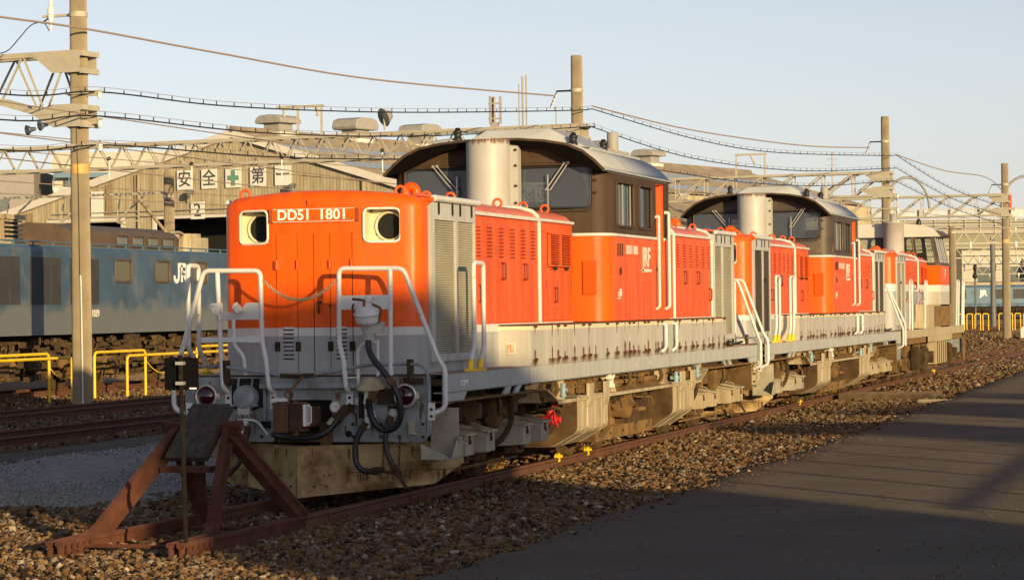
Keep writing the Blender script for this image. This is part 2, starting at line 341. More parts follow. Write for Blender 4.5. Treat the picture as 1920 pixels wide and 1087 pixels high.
def hood(par, fy, num, y_nose, rad_m, side_m, front_text=True, lamp=True, band_after_rad=False, zt=(1.785, 1.70), far=False, roof_m=None, L1=6.38):
    """engine hood; fy maps distance from the nose to local y"""
    s = 1 if fy(1) > fy(0) else -1
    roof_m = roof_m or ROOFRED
    # --- nose shell
    plan = [(-1.10,.30),(-1.10,.20),(-1.085,.13),(-1.05,.07),(-1.0,.035),(-.89,.012),(-.70,-.035),(-.53,-.075),(-.43,-.10),(-.15,-.10),(.15,-.10),(.43,-.10),
            (.53,-.075),(.70,-.035),(.89,.012),(1.0,.035),(1.05,.07),(1.085,.13),(1.10,.20),(1.10,.30)]
    nn = []
    for i in range(len(plan)):
        a = Vector(plan[max(0,i-1)]); b = Vector(plan[min(len(plan)-1,i+1)]); t = (b-a).normalized(); nn.append(Vector((-t.y, t.x)))
    hz0, hz1 = 2.665, 3.01
    zs = [1.30, zt[1], zt[0], (zt[0]+hz0)/2, hz0, hz1 - .0]
    rings = [(z, 0.) for z in zs]
    r = .13
    for k in range(1, 7):
        a = k/6*PI/2; rings.append((None, r*(1-math.cos(a)), math.sin(a)))
    m = M(); U = len(plan); rows = []
    for q in rings:
        row = []
        for (x, y), n in zip(plan, nn):
            zt_ = 3.215 - .075*(x/1.1)**2
            if q[0] is None: z = zt_ - r + r*q[2]; ins = q[1]; z = max(z, hz1 + .001*q[2])
            else: z, ins = q
            row.append((x + n.x*ins, fy(y + n.y*ins), z))
        rows.append(row)
    for row in rows: m.v += row
    for j in range(len(rows)-1):
        for i in range(U-1):
            xa, xb = plan[i][0], plan[i+1][0]
            if lamp and j == 4 and .53 <= (abs(xa+xb)/2) <= .89: continue
            mi = 2 if j == 0 else (1 if j == 1 else 0)
            f = [j*U+i, j*U+i+1, (j+1)*U+i+1, (j+1)*U+i]
            m.f.append(f if s > 0 else f[::-1]); m.m.append(mi); m.sm.append(True)
    # roof of the nose
    top = rows[-1]; back = [(x*.99, fy(.34), 3.215-.075*x*x/1.21) for x, y in plan]
    o = len(m.v); m.v += back; b0 = (len(rows)-1)*U
    for i in range(U-1):
        f = [b0+i, b0+i+1, o+i+1, o+i]; m.f.append(f if s > 0 else f[::-1]); m.m.append(0); m.sm.append(True)
    m.build('hood_nose', [ORANGE, WHITE, GREY], par)
    Y = lambda a: fy(a)
    F = on_front
    if lamp:
        for sx in (-1, 1):
            m = M(); x0, x1 = sorted((sx*.53, sx*.89)); yf = lambda x: -.035 + (.0675)*(abs(x)-.70)/.17*.85
            # cream recess walls and back
            yb = .13
            c = [(x0, hz0), (x1, hz0), (x1, hz1), (x0, hz1)]
            for k in range(4):
                a, b = c[k], c[(k+1) % 4]
                m.add([(a[0], Y(yf(a[0])+.005), a[1]), (b[0], Y(yf(b[0])+.005), b[1]), (b[0], Y(yb), b[1]), (a[0], Y(yb), a[1])], [(0,1,2,3)], 0)
            cx, cz = (x0+x1)/2 + .03, (hz0+hz1)/2 - .01
            N = 32; rr = .135
            vs = [(cx+rr*math.cos(2*PI*k/N), Y(yb), cz+rr*math.sin(2*PI*k/N)) for k in range(N)]
            def sq(a):
                ca, sa = math.cos(a), math.sin(a); t = 1e9
                for lim, c_ in (((x1-cx) if ca > 0 else (cx-x0), abs(ca)), ((hz1-cz) if sa > 0 else (cz-hz0), abs(sa))):
                    if c_ > 1e-6: t = min(t, lim/c_)
                return (cx+t*ca, Y(yb), cz+t*sa)
            vs += [sq(2*PI*k/N) for k in range(N)]
            m.add(vs, [(k, (k+1) % N, N+(k+1) % N, N+k) for k in range(N)], 0)
            m.build('headlight_recess', [CREAM], par)
            m = M(); m.ring((cx, Y(yb-.012), cz), (0,1,0), rr+.012, .014, 8, 32, 0)
            for k in range(3):
                a = R(90 + 120*k); m.cyl((cx+.165*math.cos(a), Y(yb), cz+.165*math.sin(a)), (cx+.165*math.cos(a), Y(yb-.012), cz+.165*math.sin(a)), .008, 6, 1)
            m.cyl((cx, Y(yb), cz), (cx, Y(yb+.24), cz), rr, 24, 2)
            m.box(cx-.11, cx-.02, Y(yb-.0+.01), Y(yb+.02), cz-.12, cz+.06, 0) if sx > 0 else m.tube([(cx-.07, Y(yb+.02), cz-.1), (cx-.05, Y(yb+.03), cz+.08)], .012, 6, 0)
            m.build('headlight_bezel', [CREAM, DARK, DARK], par)
            m = M(); ro = .05
            def rr_(w, h, r_):
                out = []
                for qx, qz, a0 in ((w-r_, h-r_, 0), (-(w-r_), h-r_, 90), (-(w-r_), -(h-r_), 180), (w-r_, -(h-r_), 270)):
                    for k in range(5): a = R(a0+22.5*k); out.append((qx+r_*math.cos(a), qz+r_*math.sin(a)))
                return out
            w, h = (x1-x0)/2, (hz1-hz0)/2; xm = (x0+x1)/2; zm = (hz0+hz1)/2
            pts = [Vector((xm+a, Y(yf(xm+a)-.004), zm+b)) for a, b in rr_(w, h, .06)]
            m.tube(pts, .013, 8, 0, True)
            for cxx, czz, a0 in ((x1, hz1, 0), (x0, hz1, 90), (x0, hz0, 180), (x1, hz0, 270)):  # fill the square corners
                ccx = cxx - (.06 if cxx == x1 else -.06); ccz = czz - (.06 if czz == hz1 else -.06)
                arc = [(ccx+.06*math.cos(R(a0+22.5*k)), ccz+.06*math.sin(R(a0+22.5*k))) for k in range(5)]
                poly = [(cxx, czz)] + arc[::-1]
                m.add([(a, Y(yf(a)-.002), b) for a, b in poly], [tuple(range(len(poly)))], 1)
            m.build('headlight_surround', [LETD, ORANGE], par)
    # --- front doors
    for k, (a, b) in enumerate(((-.425,-.20),(-.192,-.022),(-.012,.158),(.166,.40))):
        m = M()
        m.box(b-.001, b+.007, Y(-.1045), Y(-.100), 1.315, 2.765, 3)
        for z0, z1, mi in ((1.315, zt[1], 2), (zt[1], zt[0], 1), (zt[0], 2.765, 0)): m.box(a, b, Y(-.116), Y(-.098), z0, z1, mi)
        if k in (0, 3):
            lx = -.36 if k == 0 else .225
            for q in range(8): z = 1.47+q*.043; m.prism([(lx, Y(-.116), z), (lx, Y(-.134), z), (lx, Y(-.116), z+.024)], (.115, 0, 0), 2 if z < zt[1] else 1); m.box(lx, lx+.115, Y(-.119), Y(-.115), z-.014, z, 3)  # dark strip under each louvre stands in for its shade
        m.build('hood_door', [ORANGE, WHITE, GREY, DARK], par)
    m = M()
    for x in (-.425,-.196,.162,.40):
        for z in (2.44, 1.59): m.cut(); m.cyl((x, Y(-.128), z-.045), (x, Y(-.128), z+.045), .014, 8, 0 if z > 2 else 1); m.box(x-.03, x+.03, Y(-.12), Y(-.116), z-.05, z+.05, 0 if z > 2 else 1)
    m.build('door_hinge', [FADED, DUSTD], par)
    m = M(); m.tube(rnd([(.05, Y(-.118), 2.045), (.05, Y(-.15), 2.045), (.045, Y(-.15), 1.93)], .02), .011, 8, 0); m.cyl((.05, Y(-.118), 2.045), (.05, Y(-.15), 2.045), .02, 10, 0); m.cyl((.16, Y(-.116), 2.01), (.16, Y(-.124), 2.01), .012, 8, 1)
    m.build('door_handle', [RUSTM, DARK], par)
    if front_text:
        m = M(); m.box(-.47, .45, Y(-.125), Y(-.10), 2.885, 3.018, 0); m.box(-.50, -.475, Y(-.13), Y(-.09), 2.88, 3.02, 1); m.box(.455, .48, Y(-.13), Y(-.09), 2.88, 3.02, 1)
        for x in (-.487, .467):
            for z in (2.90, 2.95, 3.0): m.cyl((x, Y(-.13), z), (x, Y(-.137), z), .008, 6, 1)
        for z in (2.886, 3.016): m.box(-.46, .44, Y(-.128), Y(-.12), z-.003, z+.003, 2)
        pl = m.build('number_plate', [ORANGE, HINGE, LETD], par)
        a_, b_ = num.split(' ')
        text(a_, .150, 'plate_lettering', LETW, pl, on_front(-.225, -.127, 2.952), 1.0, .004, .003); text(b_, .150, 'plate_lettering', LETW, pl, on_front(.205, -.127, 2.952), 1.08, .004, .003)
        m = M(); m.box(-.075, .0, -.125, -.1, 3.055, 3.075, 0); m.box(-.075, -.045, -.125, -.1, 3.075, 3.11, 0); m.build('lamp_bracket', [ORANGE], par)
    # --- lifting eyes along the roof
    for x, a in ((-.86,.12),(.86,.12),(.80,2.05),(.80,3.9),(.80,5.0),(.80,6.0),(-.8,3.6),(.5,2.1),(-.8,5.9)):
        zt_ = 3.2-.075*(x/1.1)**2
        M().ring((x, Y(a), zt_+.035), (0,1,0) if a > 1 else (0,1,0), .05, .016, 8, 20).build('lifting_eye', [FADED], par)
    # --- radiator bay
    m = M(); m.box(-1.07, 1.07, Y(.30), Y(1.93), 1.30, 3.06, 0)
    prof = [(-1.07,3.06),(-.9,3.13),(-.5,3.185),(0,3.205),(.5,3.185),(.9,3.13),(1.07,3.06)]
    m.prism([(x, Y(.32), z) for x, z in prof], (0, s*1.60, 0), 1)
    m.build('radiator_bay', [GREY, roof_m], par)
    for sx in (-1, 1):
        a = 1.075*sx; b = 1.125*sx; c = 1.10*sx
        m = M()
        m.box(a, b, Y(.32), Y(1.92), 2.90, 3.095, 0); m.box(a, b, Y(.32), Y(1.92), 1.41, 1.49, 0)
        for q0, q1 in ((.32,.45),(1.19,1.27),(1.885,1.92)): m.box(a, b, Y(q0), Y(q1), 1.49, 2.90, 0)
        for q in (.60, 1.08, 1.36, 1.78): m.box(b, b+.003*sx, Y(q-.035), Y(q+.035), 2.985, 3.055, 1); m.cyl((b, Y(q), 2.985), (b+.0033*sx, Y(q), 2.985), .035, 12, 1); m.cyl((b, Y(q), 3.055), (b+.0033*sx, Y(q), 3.055), .035, 12, 1)
        fr = m.build('radiator_frame', [RADG, DARK], par)
        for q0, q1 in ((.45,1.19),(1.27,1.885)):
            m = M(); m.box(1.078*sx, 1.094*sx, Y(q0), Y(q1), 1.49, 2.90, 1)
            for k in range(56): z = 1.497+k*.025; m.box(1.095*sx, 1.106*sx, Y(q0), Y(q1), z, z+.017, 0)
            m.build('radiator_grille', [rad_m, MESHB if rad_m is MESHG else DARK], fr)
        M().tube([(1.15*sx, Y(.36), 3.12), (1.15*sx, Y(1.95), 3.12)], .035, 10).build('radiator_rail', [RAILW], par)
    m = M()
    for x in (-.95,.95): m.tube([(x, Y(.33), 3.16), (x, Y(1.9), 3.16)], .02, 8); m.cut()
    m.box(1.06, 1.12, Y(.27), Y(.31), 3.05, 3.12); m.cyl((1.12, Y(.28), 3.1), (1.17, Y(.28), 3.1), .025, 10)
    m.build('roof_pipe', [ORANGE], par)
    m = M(); m.lathe((.38, Y(1.75), 3.17), (0,0,1), [(0,.0),(0,.12),(.025,.12),(.025,.07),(.05,.07)], 16)
    m.tube([(.38, Y(1.75), 3.19), (.38, Y(1.75), 3.25)] + [(.38+.06-.06*math.cos(R(a)), Y(1.75), 3.25+.06*math.sin(R(a))) for a in range(15, 200, 15)], .055, 12)
    m.build('exhaust_cowl', [ORANGE], par)
    # --- engine room section
    def hoodsec(a0, a1, hw, nm, mm):
        m = M()
        pr = [(-hw, 1.30), (-hw, 3.0), (-hw+.02, 3.05), (-hw+.08, 3.105), (-hw+.22, 3.155), (-.5, 3.185), (0, 3.2), (.5, 3.185), (hw-.22, 3.155), (hw-.08, 3.105), (hw-.02, 3.05), (hw, 3.0), (hw, 1.30)]
        N = len(pr); P0 = [(x, Y(a0), z) for x, z in pr]; P1 = [(x, Y(a1), z) for x, z in pr]
        fs = [(i, i+1, N+i+1, N+i) for i in range(N-1)]
        m.v += P0 + P1
        for i, f in enumerate(fs):
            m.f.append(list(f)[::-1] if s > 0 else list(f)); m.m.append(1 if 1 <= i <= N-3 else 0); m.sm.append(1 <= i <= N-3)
        m.add(P0, [tuple(range(N))], 0); m.add(P1, [tuple(range(N-1, -1, -1))], 0)
        # white band and grey skirt low on the side, 3 mm proud
        for sx in (-1, 1):
            m.box(hw*sx, (hw+.004)*sx, Y(a0), Y(a1), zt[1], zt[0], 2); m.box(hw*sx, (hw+.004)*sx, Y(a0), Y(a1), 1.30, zt[1], 3)
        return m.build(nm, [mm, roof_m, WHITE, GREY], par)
    hoodsec(1.93, 4.73, 1.065, 'engine_hood', side_m)
    hoodsec(4.735, L1, 1.05, 'air_box_hood', side_m)
    for sx in (-1, 1):
        bd = [1.99, 2.354, 2.847, 3.287, 3.764, 4.215, 4.64]
        for k in range(6):
            a, b = bd[k]+.006, bd[k+1]-.006
            m = M()
            if k < 1:
                m.box(1.066*sx, 1.08*sx, Y(a), Y(b), zt[0], 2.945, 0)
            else: m.box(1.066*sx, 1.08*sx, Y(a), Y(b), zt[0]+.01, 2.945, 0)
            w = b-a; l0, l1 = a+w*.27, b-w*.27
            for q in range(9): z = 2.55+q*.04; m.prism([(1.08*sx, Y(l0), z), (1.10*sx, Y(l0), z), (1.08*sx, Y(l0), z+.022)], (0, s*(l1-l0), 0), 0); m.box(1.08*sx, 1.083*sx, Y(l0), Y(l1), z-.010, z, 1)  # thin strip below each louvre paints its shading line
            if k in (1, 3, 5, 2):
                for z in (2.62, 1.98): m.cyl((1.084*sx, Y(a-.004), z-.045), (1.084*sx, Y(a-.004), z+.045), .010, 6, 2)
            d = m.build('louvred_door', [side_m, LSHADE, HINGE], par)
            if k in (0, 2, 4):
                z = 2.13 if k == 0 else 2.385; yy = Y((a+b)/2 + .02)
                M().tube(rnd([(1.08*sx, yy, z-.09), (1.13*sx, yy, z-.09), (1.13*sx, yy+.0, z+.09), (1.08*sx, yy, z+.09)], .04), .013, 8).build('door_handle', [HANDLE], d)
        m = M(); m.tube([(1.085*sx, Y(1.95), 3.022), (1.085*sx, Y(4.70), 3.022)], .022, 8); m.box(1.06*sx, 1.105*sx, Y(1.95), Y(4.70), 3.0, 3.012); m.build('hood_gutter', [WHITE], par)
        m = M(); m.tube([(1.07*sx, Y(4.76), 3.022), (1.07*sx, Y(L1-.02), 3.022)], .022, 8); m.build('hood_gutter', [WHITE], par)
        # air box doors and grille
        m = M()
        for a, b, z0, z1 in ((4.83, L1-.08, 2.88, 2.985), (4.83, 5.08, zt[0]+.02, 2.84), (5.1, 5.6, zt[0]+.02, 2.42), (5.62, L1-.08, zt[0]+.02, 2.42)):
            m.box(1.051*sx, 1.064*sx, Y(a), Y(b), z0, z1, 0)
        for yy in (5.08, 5.6, L1-.08):
            for z in (2.25, 1.93): m.cyl((1.072*sx, Y(yy), z-.05), (1.072*sx, Y(yy), z+.05), .012, 6, 1)
        dd = m.build('access_panel', [side_m, HINGE], par)
        yy = Y(5.45); M().tube(rnd([(1.064*sx, yy, 2.03), (1.11*sx, yy, 2.03), (1.11*sx, yy, 2.2), (1.064*sx, yy, 2.2)], .04), .013, 8).build('door_handle', [HANDLE], dd)
        m = M(); g0, g1 = 5.18, L1-.12
        m.box(1.051*sx, 1.06*sx, Y(g0), Y(g1), 2.48, 2.87, 1)
        for k in range(13): z = 2.50+k*.028; m.prism([(1.06*sx, Y(g0+.03), z), (1.088*sx, Y(g0+.03), z), (1.06*sx, Y(g0+.03), z+.02)], (0, s*(g1-g0-.06), 0), 0)
        for a, b in ((g0, g0+.03), (g1-.03, g1), ((g0+g1)/2-.012, (g0+g1)/2+.012)): m.box(1.06*sx, 1.092*sx, Y(a), Y(b), 2.48, 2.87, 0)
        m.box(1.06*sx, 1.092*sx, Y(g0), Y(g1), 2.86, 2.885, 0); m.box(1.06*sx, 1.092*sx, Y(g0), Y(g1), 2.465, 2.485, 0)
        for q in (.25, .75): m.cyl((1.09*sx, Y(g0+(g1-g0)*q), 2.42), (1.09*sx, Y(g0+(g1-g0)*q), 2.47), .02, 8, 1); m.box(1.06*sx, 1.10*sx, Y(g0+(g1-g0)*q)-.03, Y(g0+(g1-g0)*q)+.03, 2.44, 2.455, 1)
        m.build('intake_grille', [side_m, SEAM], par)
    pr = [(1.078, zt[0]), (1.078, 2.99), (1.06, 3.06), (1.0, 3.12), (.85, 3.165), (.5, 3.195), (0, 3.21)]
    pr = [(x, z) for x, z in pr]; arch = [(x, Y(4.71), z) for x, z in pr] + [(-x, Y(4.71), z) for x, z in pr[:-1][::-1]]
    M().tube(arch, .026, 8).build('hood_band', [WHITE], par)
    if band_after_rad:
        arch = [(x, Y(1.965), z) for x, y, z in arch]; M().tube(arch, .026, 8).build('hood_band', [WHITE], par)

def loop_rail(m, x, y0, y1, sx, q=.12):
    m.tube(rnd([(x, y0-q, 1.39), (x, y0-q*.9, 1.45), (x, y0, 1.56), (x, y0, 2.45), (x, y1, 2.45), (x, y1, 1.56), (x, y1-q, 1.40)], .06, 4), .026, 10, 0)
    for y in (y0-q, y1-q): m.tube(rnd([(x, y+.005, 1.41), (x, y-.03, 1.36), (x, y-.03, 1.305)], .02), .033, 10, 1)
    m.box(x-.05, x+.05, y0-q-.08, y1-q+.04, 1.30, 1.325, 1)

def bogie(par, yc, half=1.1, mid=False, mm=None):
    D = mm or DUST
    for yw in (yc-half, yc+half):
        m = M()
        for sx in (-1, 1):
            m.lathe((.60*sx, yw, .43), (-sx,0,0), [(0,.0),(0,.12),(.02,.16),(.02,.33),(0,.35),(0,.425),(.055,.43),(.10,.432),(.105,.457),(.135,.457),(.135,0)], 28)
        m.cyl((-.6, yw, .43), (.6, yw, .43), .085, 12)
        m.build('wheelset', [DUSTD], par)
    m = M()
    for sx in (-1, 1):
        x0, x1 = .86*sx, .96*sx
        m.prism([(x0, yc-half-.55, .50), (x0, yc-half-.2, .42), (x0, yc-half+.35, .42), (x0, yc-.35, .34), (x0, yc+.35, .34), (x0, yc+half-.35, .42), (x0, yc+half+.2, .42), (x0, yc+half+.55, .50), (x0, yc+half+.55, .64), (x0, yc+half, .70), (x0, yc-half, .70), (x0, yc-half-.55, .64)], (.10*sx, 0, 0), 0)
        for yw in (yc-half, yc+half):
            m.box(.94*sx, 1.08*sx, yw-.17, yw+.17, .28, .58, 0); m.lathe((1.08*sx, yw, .43), (sx,0,0), [(0,.13),(.03,.13),(.045,.10),(.045,0)], 14, 1)
            for q in (-.28, .28): m.lathe((1.0*sx, yw+q, .58), (0,0,1), [(0,.06),(.04,.075),(.08,.06),(.12,.075),(.16,.06),(.2,.075),(.24,.06)], 12, 1)
        if not mid:
            m.lathe((1.02*sx, yc, .80), (sx,0,0), [(0,0),(0,.17),(.04,.19),(.12,.19),(.15,.14),(.15,.05),(.2,.05),(.2,0)], 18, 0)
            m.lathe((1.0*sx, yc-.75, .84), (sx,0,0), [(0,.15),(.08,.15),(.11,.09),(.16,.09),(.16,0)], 16, 0)
            m.lathe((1.0*sx, yc+.68, .86), (sx,0,0), [(0,.16),(.08,.16),(.11,.09),(.16,.09),(.16,0)], 16, 0)
        for yw in (yc-half, yc+half):   # brake shoes and hangers
            for q in (-1, 1): m.box(.60*sx, .80*sx, yw+q*.47, yw+q*.53, .22, .62, 0); m.tube([(.8*sx, yw+q*.5, .25), (.85*sx, yw+q*.5, .75)], .02, 6, 0)
        m.tube([(.9*sx, yc-half-.5, .2), (.9*sx, yc+half+.5, .2)], .018, 6, 0)
    m.box(-.9, .9, yc-.25, yc+.25, .45, .75, 0)
    m.build('bogie_frame', [D, DUSTD], par)

def sandbox(par, y, sx=1, w=.33, z0=.40, z1=.67, mm=None):
    m = M(); x0, x1 = .93*sx, 1.30*sx
    m.prism([(x0, y, z0-.02), (x1, y, z0+.0), (x1, y, z1-.055), (x0, y, z1+.01)], (0, w, 0), 0)
    m.prism([(x0, y-.02, z1+.012), (x1+.03*sx, y-.02, z1-.06), (x1+.03*sx, y-.02, z1-.035), (x0, y-.02, z1+.04)], (0, w+.04, 0), 1)
    m.tube(rnd([(1.05*sx, y+w*.5, z1+.02), (1.05*sx, y+w*.5, z1+.045), (1.18*sx, y+w*.5, z1+.02), (1.18*sx, y+w*.5, z1-.01)], .01), .007, 6, 1)
    m.box(x1, x1+.012*sx, y+w*.42, y+w*.58, z1-.15, z1-.05, 2); m.ring((x1+.014*sx, y+w*.5, z1-.13), (1,0,0), .022, .006, 6, 12, 2)
    m.build('sand_box', [mm or SANDB, DUSTL, RUSTM], par, bevel=.008)

def under_gear(par, full=True, seed=1):
    rd = random.Random(seed)
    for yc, h, md in ((2.65, 1.1, False), (8.68, .78, True), (14.85, 1.1, False)): bogie(par, yc, h, md)
    for y in (.86, 1.66, 3.12, 3.90): sandbox(par, y); sandbox(par, y, -1)
    for y in (13.0, 13.85, 15.2, 15.95): sandbox(par, y, 1, .33, .40, .67, DUSTL); sandbox(par, y, -1)
    # wrap-around tanks: face bends inwards towards the rail
    for y0, y1, zb in ((5.23, 6.77, .25), (10.60, 12.03, .22)):
        for sx in (-1, 1):
            m = M(); X = 1.40*sx
            pr = [(.5*sx, y0, .88), (X, y0, .88), (X, y0, .50), (X-.012*sx, y0, .45), (X-.05*sx, y0, .41), (1.06*sx, y0, zb), (.5*sx, y0, zb)]
            m.prism(pr, (0, y1-y0, 0), 0)
            for i, f in enumerate(m.f[:2]): m.m[i] = 1  # end faces in darker brown: shade from the bogie gear painted in
            m.build('fuel_tank', [DUSTL, DUSTSHADE], par, bevel=.02, segs=2)
            m = M()
            for a, b in ((y0+.42, y0+.70), (y1-.28, y1-.04)):
                m.cut()
                m.prism([(X, a, 1.02), (X+.035*sx, a, 1.02), (X+.035*sx, a, .80), (X+.012*sx, a, .73), (X, a, .73)], (0, b-a, 0), 0)
                m.prism([(X, a+.03, .73), (X+.012*sx, a+.03, .73), (X+.012*sx, a+.03, .48), (X-.05*sx, a+.03, .40), (1.07*sx, a+.03, zb-.005), (1.05*sx, a+.03, zb+.01), (X-.02*sx, a+.03, .44)], (0, .08, 0), 0)
                m.box(X-.25*sx, X, a+.03, b-.03, .9, 1.0, 1)
            m.build('tank_strap', [DUSTL, DUST], par, bevel=.006)
    # running plate along the tanks, webs, pipes
    m = M()
    for sx in (-1, 1):
        m.box(1.12*sx, 1.43*sx, 4.22, 12.4, .845, .862, 0); m.box(1.425*sx, 1.437*sx, 4.22, 12.4, .82, .862, 0)
        for a, b in ((4.22, 3.70), (12.4, 12.92)): m.prism([(1.12*sx, a, .862), (1.12*sx, a, .845), (1.12*sx, b, 1.0), (1.12*sx, b, 1.017)], (.315*sx, 0, 0), 0)
        for y in (3.5, 4.6, 7.2, 10.3, 12.6): m.prism([(1.14*sx, y, 1.12), (1.40*sx, y, 1.12), (1.36*sx, y, 1.0), (1.40*sx, y, .862), (1.14*sx, y, .862)], (0, .03, 0), 0)
        for k, (x, z, r_) in enumerate(((1.16, 1.05, .045), (1.22, .96, .03), (1.12, .94, .05), (1.28, 1.08, .02))): m.tube([(x*sx, 2.9, z), (x*sx, 13.6, z)], r_, 8, 1)
        for k in range(9): y = 7.35+k*.32; m.prism([(1.16*sx, y, .866), (1.40*sx, y, .866), (1.16*sx, y, .99)], (0, .012, 0), 1)
    m.build('running_plate', [DUSTL, DUST], par)
    m = M()
    for sx in (-1, 1):
        for k in range(46 if full else 24):
            y = rd.uniform(3.6, 13.4); x = rd.uniform(.95, 1.30); z = rd.uniform(.9, 1.04); w, d, h = rd.uniform(.04,.2), rd.uniform(.04,.3), rd.uniform(.04,.16)
            if rd.random() < .4: m.cyl((x*sx, y, z), (x*sx, y+d, z), h*.45, 10, 0)
            elif rd.random() < .5: m.cyl((x*sx, y, z-.06), (x*sx, y, z+h*.6), w*.35, 10, 0)
            else: m.box((x-w/2)*sx, (x+w/2)*sx, y, y+d, z-h/2, z+h/2, 0)
        for y in (4.45, 8.2, 10.1, 12.25, 12.75):
            m.tube(rnd([(1.32*sx, y, 1.10), (1.36*sx, y, .98), (1.30*sx, y+.05, .90), (1.05*sx, y+.1, .80)], .06), .028, 8, 0)
        for k in range(34 if full else 10):     # small air pipes and their clips
            y = rd.uniform(3.5, 13.0); x = rd.uniform(1.14, 1.33); z = rd.uniform(.72, 1.06); l_ = rd.uniform(.3, 1.3); dz = rd.uniform(-.18, .02)
            m.tube(rnd([(x*sx, y, 1.09), (x*sx, y, z), (x*sx, y+l_, z+dz*.2), (x*sx, y+l_+.08, z+dz)], .06, 3), rd.choice((.010,.014,.020)), 6, rd.choice((0,0,1)))
            if k % 2: m.box((x-.02)*sx, (x+.03)*sx, y+l_*.5, y+l_*.5+.04, z-.05, z+.05, 1)
        for y0_, y1_ in ((5.23, 6.77), (10.60, 12.03)):
            for k in range(7): yy = y0_+.05+(y1_-y0_-.1)*k/6; m.cyl((1.40*sx, yy, .845), (1.412*sx, yy, .845), .012, 6, 1)
        # middle bogie drive housing with round motor end
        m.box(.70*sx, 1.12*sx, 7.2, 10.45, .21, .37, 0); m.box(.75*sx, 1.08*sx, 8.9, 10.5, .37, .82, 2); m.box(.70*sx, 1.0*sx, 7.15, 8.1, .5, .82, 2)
        for y, z in ((7.4,.29),(8.0,.29),(8.7,.29),(9.4,.29),(10.1,.29)): m.cyl((1.12*sx,y,z),(1.135*sx,y,z),.018,6,1)
        m.box(1.08*sx, 1.16*sx, 9.5, 9.9, .52, .56, 0); m.box(1.0*sx, 1.10*sx, 9.0, 9.25, .3, .80, 1)
        m.lathe((.95*sx, 8.78, .66), (sx,0,0), [(0,.20),(.22,.20),(.26,.17),(.26,.05),(.31,.04),(.31,0)], 20, 0)
        m.tube(rnd([(1.15*sx, 7.5, .84), (1.22*sx, 7.55, .6), (1.18*sx, 7.5, .3), (1.0*sx, 7.35, .2)], .12), .04, 8, 0)
        m.prism([(1.0*sx, 7.55, .80), (1.0*sx, 8.1, .45), (1.0*sx, 8.2, .34), (1.0*sx, 7.6, .34)], (.09*sx, 0, 0), 0)
        for y in (2.9, 5.1, 13.0, 4.7): m.tube(rnd([(1.2*sx, y, 1.0), (1.25*sx, y-.02, .7), (1.15*sx, y-.15, .45), (.95*sx, y-.3, .4)], .12), .035, 8, 1)
        for y in (.35, 1.3, 2.4, 3.5, 12.9, 14.3, 15.6): m.box(.5*sx, 1.1*sx, y, y+.12, .75, 1.08, 1)
        for y in (.7, 2.5, 12.9, 15.2): m.tube(rnd([(1.18*sx, y, 1.05), (1.2*sx, y, .8), (1.1*sx, y+.2, .7), (1.1*sx, y+.5, .72)], .08), .016, 6, 1)
    m.box(-.8, .8, .4, 16.2, .8, 1.1, 1)
    m.build('underfloor_equipment', [DUST, DUSTD, DUSTSHADE], par)
    for y, z in ((4.62, .97), (10.9, .93), (12.35, .98)):
        m = M(); m.lathe((1.38, y, z-.09), (0,0,1), [(0,.03),(.03,.045),(.06,.03),(.1,.05),(.13,.03),(.17,.035),(.19,0)], 12); m.cyl((1.30, y, z), (1.44, y, z), .028, 8); m.build('valve', [SKYB], par)
    for y, z in ((7.05, .97), (6.95, 1.08)):
        m = M(); m.cyl((1.34, y, z-.03), (1.42, y, z-.03), .03, 8); m.box(1.36, 1.40, y-.03, y+.03, z-.03, z+.07); m.tube([(1.38, y, z+.06), (1.40, y+.06, z+.10)], .015, 6); m.build('cut_out_cock', [PORC], par)

def rust_marks(par, x, ys, z, w=.09, h=.17, name='rust_stain'):
    m = M(); rd = random.Random(len(ys))
    for y in ys:
        ww, hh = w*rd.uniform(.7, 1.5), h*rd.uniform(.7, 1.4)
        m.quad((x, y-ww/2, z-hh*.55), (x, y+ww/2, z-hh*.55), (x, y+ww/2, z+hh*.5), (x, y-ww/2, z+hh*.5))
    return m.build(name, [STAIN], par)

